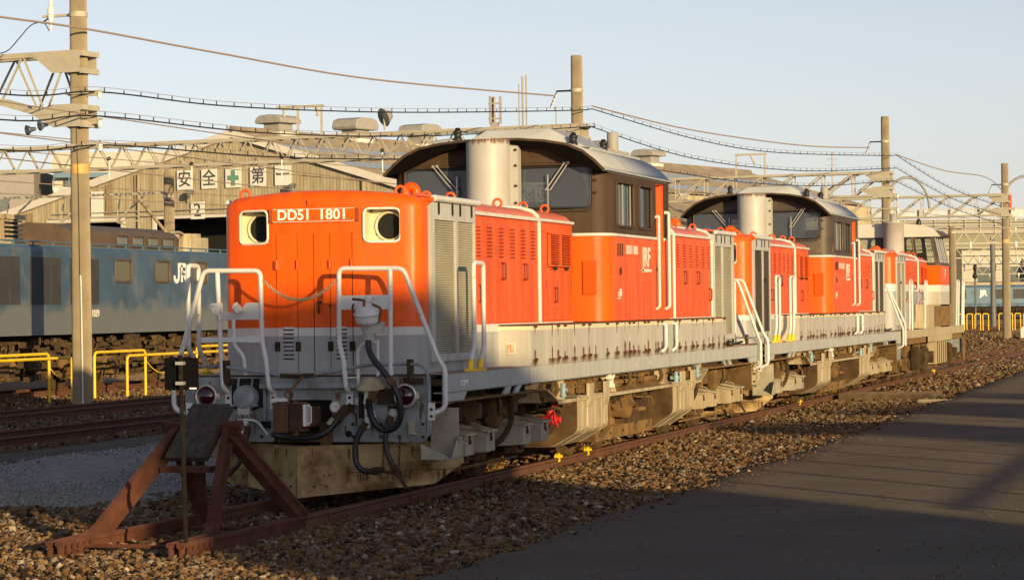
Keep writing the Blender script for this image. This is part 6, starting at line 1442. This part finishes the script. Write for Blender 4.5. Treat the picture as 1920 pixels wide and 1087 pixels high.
# ------------------------------------------------------------------ blue electric locomotive
DUSTB = mat('oily_brown_gear', (.10, .066, .034), .8, var=.6, vscale=9, dirt=(.03, .022, .015), damt=.8, dscale=6, dlow=.42, dhigh=.62, spec=.2)
el = thing('electric_locomotive', 'faded blue electric locomotive with JR lettering behind the yellow fence', 'locomotive', (-20.65, 36.0, 0))
XF = 1.40; y0, y1 = -9.5, 9.3
wins = [(.69,1.70),(3.28,4.20),(5.89,6.84)]; 
m = M(); ys = sorted([y0, y1] + [v for w in wins for v in w]); zs = [1.42, 2.76, 3.33, 3.50]
m.grid(ys, zs, lambda y, z: (XF, y, z), lambda y, z: 2.76 < z < 3.33 and any(a < y < b for a, b in wins))
pr = [(XF,3.50),(XF-.05,3.58),(XF-.16,3.62),(-XF+.16,3.62),(-XF,3.5)]
for (a, za), (b, zb_) in zip(pr, pr[1:]): m.add([(a,y0,za),(a,y1,za),(b,y1,zb_),(b,y0,zb_)], [(0,1,2,3)], 0, True)
m.box(-XF, XF-.3, y0, y1, 1.42, 3.45); m.add([(XF,y1,1.42),(XF-.3,y1,1.42),(XF-.3,y1,3.5),(XF,y1,3.5)], [(0,1,2,3)]); m.add([(XF,y0,1.42),(XF-.3,y0,1.42),(XF-.3,y0,3.5),(XF,y0,3.5)], [(0,1,2,3)])
m.add([(XF,y0,1.42),(XF,y1,1.42),(XF-.3,y1,1.42),(XF-.3,y0,1.42)], [(0,1,2,3)])
body = m.build('body', [BLUEL], el, bevel=.0)
for a, b in wins:
    m = M(); m.tube(rnd([(XF+.004,(a+b)/2,2.76),(XF+.004,b,2.76),(XF+.004,b,3.33),(XF+.004,a,3.33),(XF+.004,a,2.76),(XF+.004,(a+b)/2,2.76)], .12), .03, 6); w = m.build('side_window', [MONB], el)
    m = M(); m.box(XF-.03, XF-.02, a, b, 2.76, 3.33); m.build('pane', [glass_mat('olive_pane', (.6,.6,.5), .30, (.34,.31,.22))], w)
for k in range(5):
    a = -8.5 + 2.2*k - .05 if False else -2.03 - 2.21*k + 0; b = a + 1.69
    m = M(); m.box(XF, XF+.012, a-.04, b+.04, 2.14, 3.36, 0)
    for q in range(3): m.box(XF+.012, XF+.02, a+q*.57, a+q*.57+.54, 2.17, 3.33, 1); 
    for q in range(3):
        for z in range(22): m.box(XF+.02, XF+.026, a+q*.57+.01, a+q*.57+.53, 2.19+.052*z, 2.21+.052*z, 1)
    m.build('side_grille', [BLUEL, GRILLB], el)
m = M(); st = lambda a, b, h: (XF + .004 + h, a, b)
stroke(m, [(4.52,2.95),(4.52,2.85),(4.60,2.79),(4.70,2.79),(4.79,2.85),(4.81,2.95),(4.81,3.24),(5.25,3.24),(5.33,3.18),(5.33,3.08),(5.25,3.02),(5.0,3.02)], .115, st); stroke(m, [(5.02,3.25),(5.02,2.77)], .115, st); stroke(m, [(5.12,3.02),(5.36,2.77)], .115, st); m.build('logo_lettering', [LETW], el)
text('1039', .26, 'number_lettering', LETD, el, on_side(XF+.002, -.55, 1.93), .9, .004, .005)
m = M(); stroke(m, [(1.1,1.75),(2.1,1.75),(2.1,2.35),(1.1,2.35),(1.1,1.75)], .012, st, .006); m.cut(); m.box(XF, XF+.006, 6.1, 6.16, 3.40, 3.47) ; m.build('body_panel', [BLUEL], el)
m = M(); m.tube([(XF-.12,y0,3.72),(XF-.12,y1,3.72)], .016, 6)
for k in range(18): m.box(XF-.14, XF-.10, y0+.3+1.08*k, y0+.34+1.08*k, 3.58, 3.73)
m.box(XF-.3, XF-.15, y0, y1, 3.6, 3.64); m.build('roof_rail', [BLUED, ], el)
m = M()
for k in range(5):
    a = -8.6+1.25*k if True else 0; m.box(-.9,.35,a-.0,a+.12,3.62,4.42, 0); m.box(.30,.38,a,a+1.2,4.3,4.42,0); m.box(.30,.38,a,a+1.2,3.65,3.75,0); m.box(.1,.2,a+.1,a+1.15,3.7,4.35,1); 
    for z in range(5): m.box(.2,.33,a+.12,a+1.15,3.80+.11*z,3.84+.11*z,0)
    m.box(-.9,.33,a+.1,a+1.2,4.38,4.42,0)
m.build('resistor_box', [DUSTL, GRILLB], el)
m = M(); pr = [(-1.0,3.62),(.62,3.62),(.66,4.0),(.50,4.16),(.1,4.28),(-.6,4.32),(-1.0,4.25)]
m.prism([(a,-.35,z) for a, z in pr], (0,6.95,0))
for k in range(4): m.box(.64,.675,2.45+1.02*k,3.05+1.02*k,3.78,3.97,1); m.tube(rnd([(.675,2.75+1.02*k,3.73),(.675,3.14+1.02*k,3.73),(.675,3.14+1.02*k,4.02),(.675,2.36+1.02*k,4.02),(.675,2.36+1.02*k,3.73),(.675,2.75+1.02*k,3.73)], .1), .02, 6, 0)
m.build('roof_monitor', [MONB, PANE], el, bevel=.02)
m = M()
for y, h in ((7.0,.3),(7.6,.45),(8.2,.4),(8.8,.6),(9.0,.3)): m.box(-.6,.3,y-.15,y+.2,3.62,3.62+h)
m.box(-.5,.45,8.3,9.2,3.62,4.1); m.cyl((.3,7.9,3.62),(.3,7.9,4.2),.18,12)
for x in (-.5,.3): m.tube(rnd([(x,6.6,3.8),(x,6.7,4.2),(x,7.6,4.25),(x,8.4,3.8)], .3), .035, 8)
m.tube([(.3,6.6,4.15),(.2,4.9,5.1)], .05, 6); m.build('pantograph_gear', [DUSTL], el)
rd = random.Random(11); m = M()
for k in range(420):
    y = rd.uniform(-9.2,9.0); z = rd.uniform(.32,1.34); w, d, h = rd.uniform(.03,.16), rd.uniform(.05,.42), rd.uniform(.03,.2); x = rd.uniform(.70,1.24)
    if rd.random() < .35: m.cyl((x,y,z), (x,y+d,z), h*.4, 8)
    elif rd.random() < .3: m.cyl((x,y,z-h), (x+.05,y+.05,z+h), .03, 6)
    else: m.box(x-w, x+w*.3, y, y+d, z-h/2, min(1.40, z+h/2))
m.box(-1.1, .66, -9.2, 9.0, .3, 1.38, 1)
m.build('underfloor_equipment', [DUSTB, DUSTD], el)
for yc in (-6.2, 0, 6.0):
    m = M()
    for q in (-1.15, 1.15): m.cut(); m.lathe((.66,yc+q,.56), (-1,0,0), [(0,0),(0,.4),(.02,.47),(0,.54),(.1,.56),(.14,.58),(.14,0)], 26); m.lathe((1.1,yc+q,.56), (1,0,0), [(0,.2),(.06,.2),(.08,.1),(.08,0)], 12)
    m.build('wheelset', [DUSTD], el)
    m = M(); m.prism([(.92,yc-2.0,.62),(.92,yc-1.5,.5),(.92,yc-.6,.5),(.92,yc-.4,.40),(.92,yc+.4,.40),(.92,yc+.6,.5),(.92,yc+1.5,.5),(.92,yc+2.0,.62),(.92,yc+1.8,.82),(.92,yc-1.8,.82)], (.12,0,0))
    for q in (-1.15, 1.15): m.box(.95,1.14,yc+q-.2,yc+q+.2,.36,.76)
    m.build('bogie_frame', [DUST], el)

# ------------------------------------------------------------------ yellow fences on the left
def fence_l(x, ya, yb, zt, zb0, zb1, label):
    r = thing('safety_fence', label, 'fence', (x, ya, -.2), 0, 'yellow pipe fences by the blue locomotive'); h0 = -(0) ; m = M()
    m.tube(rnd([(0,0,zb0+.2),(0,0,zt+.2),(0,yb-ya,zt+.2),(0,yb-ya,zb1+.2)], .16), .036, 10); m.build('hoop', [YEL], r); return r
fence_l(-17.8, 32.28, 35.28, .99, -.18, -.18, 'yellow pipe hoop right of the nearest pole, tallest with both bends in view')
fence_l(-17.75, 34.06, 41.0, .87, -.26, -.2, 'long yellow pipe fence running right behind the handrails of the nearest locomotive')
fence_l(-17.8, 24.5, 29.82, 1.01, -.18, -.18, 'yellow pipe hoop at the left edge, upper one')
fence_l(-17.75, 27.1, 30.93, .90, -.26, -.26, 'yellow pipe fence at the left edge with rusty posts, lower one')
fence_l(-17.8, 38.6, 46.0, 1.02, -.18, -.18, 'yellow pipe fence glimpsed behind the left handrail of the nearest locomotive')
for ya, yb, za, zb_, lab in ((29.85,30.9,.66,.42,'rusty yellow chain between two fence posts left of the nearest pole'), (35.3,36.6,.70,.40,'rusty yellow chain hanging from the tall yellow hoop')):
    m = M(); m.tube([(-17.78, ya+(yb-ya)*t/8, za+(zb_-za)*t/8-.12*math.sin(PI*t/8)) for t in range(9)], .014, 6); tag(m.build('fence_chain', [YEL]), lab, 'chain')

# ------------------------------------------------------------------ far right: station bridge, poles, hoops, locomotives
for i, x in enumerate((-10.95,-10.4,-9.85,-9.3,-8.75,-8.2,-7.65,-7.1,-6.5,-5.9)):
    if i in (4,): continue
    r = thing('safety_hoop', 'small yellow hoop in the far row right of the last locomotive', 'safety hoop', (x, 162+.2*i, 0), R(16), 'row of small yellow hoops in the far yard')
    m = M(); h = 1.05; m.tube(rnd([(-.2,0,-.15),(-.2,0,h),(.2,0,h),(.2,0,-.15)], .1), .035, 8); m.build('hoop', [YEL], r)
m = M(); m.box(-.09,.09,-.09,.09,-.1,.55); m.lathe((0,0,.55), (0,0,1), [(0,.09),(.08,.08),(.12,0)], 10); tag(m.build('marker_post', [RAILW], loc=(-3.2,121.6,-.15)), 'small white marker post at the foot of the far right pole', 'post')
br = thing('station_bridge', 'greenish girder bridge with glazed side panels crossing the yard at the far right', 'bridge', (-10.0, 208.5, 0), R(16.))
m = M(); m.box(-34,30,-.4,.4,6.65,7.75, 0); m.box(-34,30,-.5,.5,7.7,7.85,0); m.box(-34,30,-.5,.5,6.6,6.7,1); m.box(-34,30,2,2.4,6.7,7.8,1); m.build('girder', [BRIDGE, mat('girder_shade_green', (.10,.13,.10), .7)], br)
m = M(); m.box(-34,30,.2,.3,7.85,9.2,0)
for k in range(48): m.box(-34+1.35*k,-33.93+1.35*k,.0,.3,7.85,10.2 if k % 2 == 0 else 9.2,1)
for z in (8.0, 8.5, 9.0): m.tube([(-34,-.1,z),(30,-.1,z)], .05, 6, 1)
for z in (8.3, 8.75, 9.2, 10.15): m.box(-34,30,.02,.12,z,z+.08,1)
m.box(-34,30,.3,.35,9.4,10.1,2); m.build('side_panel', [BRIDGEP, STEELP, mat('grey_glazed_panel', (.34,.38,.42), .3)], br)
for x in (-6.4, 8.0, -20):
    m = M(); m.box(x-.4,x+.4,-.3,.3,-.2,6.6); m.build('bridge_pier', [mat('dark_pier', (.06,.055,.05), .8) if x < 0 and x > -10 else BRIDGE], br)
for k, (x0, x1) in enumerate(((-12.6,-8.6),(-2.2,2.4),(5.5,10))):
    r_ = thing('bridge_arch', ['pale curved canopy rib above the bridge between the third and far right poles', 'pale curved canopy rib above the bridge beside the far right pole', 'pale curved canopy rib over the bridge beyond the right edge of view'][k], 'canopy rib', (-10+ (x0+x1)/2*math.cos(R(16)), 208.5+(x0+x1)/2*math.sin(R(16)), 10.2), R(16)); m = M(); w = (x1-x0)/2
    m.tube([(-w*math.cos(PI*t/14), 1.0, 2.9*math.sin(PI*t/14)) for t in range(15)], .12, 8); m.build('rib', [BRIDGEP], r_)
for i, (x, y, h, lab) in enumerate(((-7.5,125.9,6.5,'short concrete pole just right of the cab of the last locomotive'), (-10.15,177.2,7.0,'dark slim pole under the station bridge'))):
    r = thing('yard_pole', lab, 'pole', (x, y, -.2)); m = M(); m.tube([(0,0,0),(0,0,h)], [.22,.19], 16); m.build('shaft', [CONC if i == 0 else mat('grey_steel_pole', (.12,.12,.12), .6)], r)
    m = M(); m.lathe((0,0,h-.4), (0,0,1), [(0,.25),(.15,.25)], 14); m.build('steel_band', [STEELP], r)
sgp = thing('signal_mast', 'railway signal with dark round head in the far yard under the bridge', 'signal', (-11.47,176.8,-.2)); m = M(); m.tube([(0,0,0),(0,0,5.0)], .07, 8); m.build('post', [mat('signal_post', (.10,.10,.10), .6)], sgp)
m = M(); m.lathe((0,-.1,4.1), (0,-1,0), [(0,0),(0,.2),(.05,.2),(.05,0)], 16); m.lathe((0,-.1,4.75), (0,-1,0), [(0,0),(0,.16),(.05,.16),(.05,0)], 16); m.box(-.12,.12,-.1,.1,3.9,5.0); m.build('signal_head', [BLACK], sgp)
# overhead line clutter under the bridge: small cross gantries
for i, (yy, x0, x1, z) in enumerate(((150,-60,4,6.6),(185,-60,6,6.2),(230,-60,10,6.3),(255,-60,10,5.6))):
    r = thing('far_gantry', ['light lattice gantry just before the station bridge', 'light lattice gantry seen under the station bridge, nearer one', 'light lattice gantry behind the station bridge', 'lowest and farthest light gantry behind the station bridge'][i], 'gantry', (0, yy, 0), R(12), 'light gantries in the far yard'); m = M()
    m.beam((x0,0,z), (x1,0,z), .07, .09); m.beam((x0,0,z-.8), (x1,0,z-.8), .07, .09)
    for k in range(int((x1-x0)/1.1)): a = x0+1.1*k; m.beam((a,0,z), (a+.55,0,z-.8), .05, .05); m.beam((a+.55,0,z-.8), (a+1.1,0,z), .05, .05)
    for k in range(int((x1-x0)/3.0)): a = x0+3.0*k; m.tube([(a,0,z-.8),(a,0,z-1.5)], .04, 5); m.lathe((a,0,z-.7), (0,0,-1), [(0,.04),(.1,.12),(.2,.05),(.3,.12),(.4,.04)], 8, 1); m.tube([(a,0,z-1.4),(a+1.2,0,z-1.2)], .025, 5)
    m.build('lattice', [STEELP, PORC], r)
def far_loco(x, y, rz_, label, white=False):
    r = thing('far_locomotive', label, 'locomotive', (x, y, 0), rz_, 'blue locomotives in the far yard'); m = M()
    m.box(-8,8,-1.4,1.4,1.3,3.55); m.prism([(-8,-1.4,3.55),(-8,-1.1,3.8),(-8,1.1,3.8),(-8,1.4,3.55)], (16,0,0)); m.build('body', [BLUED], r, bevel=.05)
    m = M()
    for a in (-6.6,-4.6,.2,2.2): m.cut(); m.box(a,a+1.4,-1.42,-1.40,2.2,3.3)
    m.build('side_grille', [GRILLB], r)
    m = M()
    for a in (-2.6,5.0,6.6): m.cut(); m.box(a,a+.7,-1.42,-1.40,2.6,3.2)
    m.build('side_window', [PANE], r); m = M(); m.box(-7.6,7.6,-1.0,1.0,.4,1.3)
    for a in range(8): m.box(-7+1.9*a,-6.2+1.9*a,-1.15,-1.0,.3,1.1)
    m.build('underframe', [DUSTD], r)
    text('JR', .9, 'logo_lettering', LETW, r, lambda a, b, h: (-1.2+a, -1.405-h, 2.85+b), 1., .01, .03)
    if white: m = M(); m.box(2.5,8.01,-1.43,-1.405,1.3,2.6); m.build('white_panel', [LETW], r)
    m = M(); m.box(-6,6,-.5,.5,3.8,4.1); m.build('roof_equipment', [DUSTL], r)
far_loco(-20.0, 278.2, R(14), 'far blue locomotive with white JR letters, seen right of the last locomotive')
far_loco(-3.6, 282.5, R(14), 'far blue and white locomotive at the right edge of the view', True)
for i, (x, y, w, d, h, mm, lab) in enumerate(((-30,330,30,12,9,HOUSEW,'long pale cream building far behind the bridge'), (-4,350,22,12,7,HOUSEG,'low mauve-roofed building far behind the bridge at the right'), (-14,310,10,8,5.2,HOUSEW,'small cream shed far behind the blue locomotives'))):
    r = thing('far_building', lab, 'building', (x, y, -.2), R(14)); m = M(); m.box(-w/2,w/2,-d/2,d/2,0,h); m.build('wall', [mm], r)
    m = M(); m.prism([(-w/2-.4,-d/2-.4,h),(-w/2-.4,d/2+.4,h),(-w/2-.4,0,h+2.2)], (w+.8,0,0)); m.build('roof', [SLATE], r)
    for k in range(int(w/4)): M().box(-w/2+1.2+4*k,-w/2+3+4*k,-d/2-.03,-d/2+.05,h*.45,h*.75).build('window', [PANE], r)
# white apartment houses at the far left
def apartments(x, y, w, h, n, label, mm, band=True):
    r = thing('apartment_house', label, 'building', (x, y, -.2), R(16)); m = M(); m.box(-w/2,w/2,0,10,0,h); m.build('wall', [mm], r)
    for k in range(n):
        z = h - 1.0 - 2.6*k
        if band:
            m = M(); m.box(-w/2+.3,w/2+.2,-1.2,0,z-.9,z-.55, 0); m.box(-w/2+.3,w/2+.2,-1.25,-1.2,z-2.2,z-1.6, 1)
            for q in range(int(w/1.1)): m.box(-w/2+.3+1.1*q,-w/2+.36+1.1*q,-1.22,-1.15,z-2.2,z-.9, 0)
            m.build('balcony', [BANDB, mat('balcony_glass_%d' % k, (.45,.50,.48), .3)], r)
        for q in range(max(1, int(w/3))): m = M(); m.box(-w/2+.8+3*q,-w/2+2.2+3*q,-.03,.02,z-2.4,z-1.0); m.build('window', [PANE], r)
    return r
apartments(-69.5, 149.5, 12.5, 13.9, 4, 'cream apartment house with blue-banded balconies behind the nearest pole', HOUSEW)
apartments(-78.9, 147.2, 4.0, 12.7, 4, 'narrow mauve tower block at the left edge, beside the cream apartments', HOUSEG, False)
apartments(-85.5, 150.0, 5.5, 12.0, 3, 'dark-windowed tower block cut by the left edge of the view', HOUSEG, False)
# aerials beyond the shed
for i, (x, y, z0_, z1_, wide) in enumerate(((-38.6,137.7,9,15.8,.35),(-36.8,138.2,9,17.1,.16),(-34.7,138.8,9,15.1,.05),(-17.3,143.9,6,11.9,.3))):
    r = thing('antenna_mast', ['cluster of pale cellphone panels on a mast above the shed roof', 'tall slim aerial with two whips above the shed roof', 'short thin aerial left of the second pole', 'thin yagi aerial above the middle locomotive roof'][i], 'antenna', (x, y, z0_)); m = M()
    m.tube([(0,0,0),(0,0,z1_-z0_)], .07 if i < 2 else .035, 8)
    if i == 0:
        for a in range(3): m.box(.4*math.cos(a*2.1)-.07,.4*math.cos(a*2.1)+.07,.4*math.sin(a*2.1)-.07,.4*math.sin(a*2.1)+.07,5.0,6.8)
        m.box(-.4,.4,-.05,.05,5.3,5.4); m.box(-.4,.4,-.05,.05,6.3,6.4); m.box(-.25,.25,-.2,.2,4.6,5.1)
    if i == 1: m.tube([(.25,0,4.6),(.25,0,8.2)], .05, 6); m.tube([(-.25,0,4.6),(-.25,0,7.6)], .04, 6); m.box(-.3,.3,-.04,.04,4.6,4.7)
    if i == 3:
        for z in (4.6,5.0,5.4): m.box(-.35,.35,-.02,.02,z,z+.04)
    m.build('mast', [VENT], r)

# ------------------------------------------------------------------ unseen sheds added to shade the yard, and a fence read from its shadow
SX, SY = .669, .743
def sv(u, s, z=0): return Vector((u*SY + s*SX, u*SX - s*SY, z))
def shade_block(u0, u1, s0, dep, pts, label, nm='shade_shed'):
    """unseen building added for its shade; pts = roof edge profile (u, height) along the side that shades the yard"""
    r = thing(nm, label, 'shed', sv((u0+u1)/2, s0), math.atan2(SX, SY)); c = (u0+u1)/2
    m = M(); poly = [(u0-c,0,-.2)] + [(u-c,0,z) for u, z in pts] + [(u1-c,0,-.2)]
    m.prism(poly, (0,-dep,0)); m.build('wall', [FIBRE], r)
    m = M()
    for (ua, za), (ub, zb_) in zip(pts, pts[1:]): m.prism([(ua-c,.15,za+.0),(ub-c,.15,zb_),(ub-c,.15,zb_+.08),(ua-c,.15,za+.08)], (0,-dep-.3,0))
    m.build('roof', [SLATE], r)
    m = M(); m.box(-(u1-u0)*.2,(u1-u0)*.2,-.0,.03,0,3.0); m.build('door', [GREY], r)
    return r
TE = .137
shade_block(-2.6, 4.0, 42, 9, [(-2.6, 2.02+42*TE), (1.2, 2.02+42*TE), (3.2, 1.3+42*TE), (4.0, 1.1+42*TE)], 'unseen shed behind the camera, added to shade the nearest nose')
shade_block(11.8, 14.6, 44, 6, [(11.8, 1.6+44*TE), (14.6, 1.7+44*TE)], 'narrow unseen block added to cast a shadow band over the road', 'shade_hut')  # invented block, shaped only for its shadow band
shade_block(16.5, 20.3, 45, 6, [(16.5, 2.1+45*TE), (20.3, 2.3+45*TE)], 'second unseen block added to cast a shadow band farther up the road', 'shade_hut')
shade_block(21.6, 30.0, 46, 6, [(21.6, 2.6+46*TE), (23.8, 2.7+46*TE), (23.81, 2.0+46*TE), (30.0, 2.2+46*TE)], 'long unseen block added to shade the far end of the road', 'shade_hut')
fe = thing('roadside_fence', 'steel post and rail fence along the right side of the road', 'fence', (13.3, -9, 0)); m = M()
for k in range(12): m.tube([(0,-1+2.02*k+.4,-.1),(0,-1+2.02*k+.4,2.25)], .045, 8)
m.build('post', [STEELP], fe)
m = M(); m.beam((0,.9,1.378),(0,24,1.378), .05, .062); m.build('rail', [STEELP], fe)

# ------------------------------------------------------------------ light, sky, camera
EL = 7.8
sun = bpy.data.lights.new('sun', 'SUN'); sun.energy = 5.0; sun.angle = R(.53); sun.color = (1., .745, .36)
so = bpy.data.objects.new('sun', sun); COL.objects.link(so)
d = Vector((-SX*math.cos(R(EL)), SY*math.cos(R(EL)), -math.sin(R(EL))))
so.rotation_euler = d.to_track_quat('-Z', 'Y').to_euler()
w = bpy.data.worlds.new('World'); scene.world = w; w.use_nodes = True; nt = w.node_tree
sk = nt.nodes.new('ShaderNodeTexSky'); sk.sky_type = 'NISHITA'; sk.sun_disc = False; sk.sun_elevation = R(EL)
sk.sun_rotation = math.atan2(SX, -SY)
sk.air_density = 1.0; sk.dust_density = .6; sk.ozone_density = 1.0
bg = nt.nodes['Background']; bg.inputs['Strength'].default_value = .15; wb = nt.nodes.new('ShaderNodeMix'); wb.data_type = 'RGBA'; wb.blend_type = 'MULTIPLY'; wb.inputs[0].default_value = 1; wb.inputs[7].default_value = (.715, .735, .865, 1)
hs = nt.nodes.new('ShaderNodeHueSaturation'); hs.inputs['Saturation'].default_value = .42; nt.links.new(sk.outputs[0], hs.inputs['Color']); nt.links.new(hs.outputs[0], wb.inputs[6]); nt.links.new(wb.outputs[2], bg.inputs['Color'])
cam = bpy.data.cameras.new('camera'); co = bpy.data.objects.new('camera', cam); COL.objects.link(co); scene.camera = co
yaw, pit, rol = .28028361, .00645072, -.01233644
dv = Vector((-math.sin(yaw)*math.cos(pit), math.cos(yaw)*math.cos(pit), math.sin(pit))); rv = Vector((math.cos(yaw), math.sin(yaw), 0)); uv = rv.cross(dv)
r2 = rv*math.cos(rol)+uv*math.sin(rol); u2 = uv*math.cos(rol)-rv*math.sin(rol)
mw = Matrix((( r2.x, u2.x, -dv.x, 9.3730102), (r2.y, u2.y, -dv.y, -25.30315796), (r2.z, u2.z, -dv.z, 1.97764863), (0,0,0,1)))
co.matrix_world = mw; cam.sensor_width = 36; cam.lens = 4842.083/1920*36; cam.clip_start = .1; cam.clip_end = 9000
scene.view_settings.view_transform = 'Standard'; scene.view_settings.look = 'None'; scene.view_settings.exposure = .4; scene.view_settings.gamma = 1
scene.cycles.max_bounces = 6
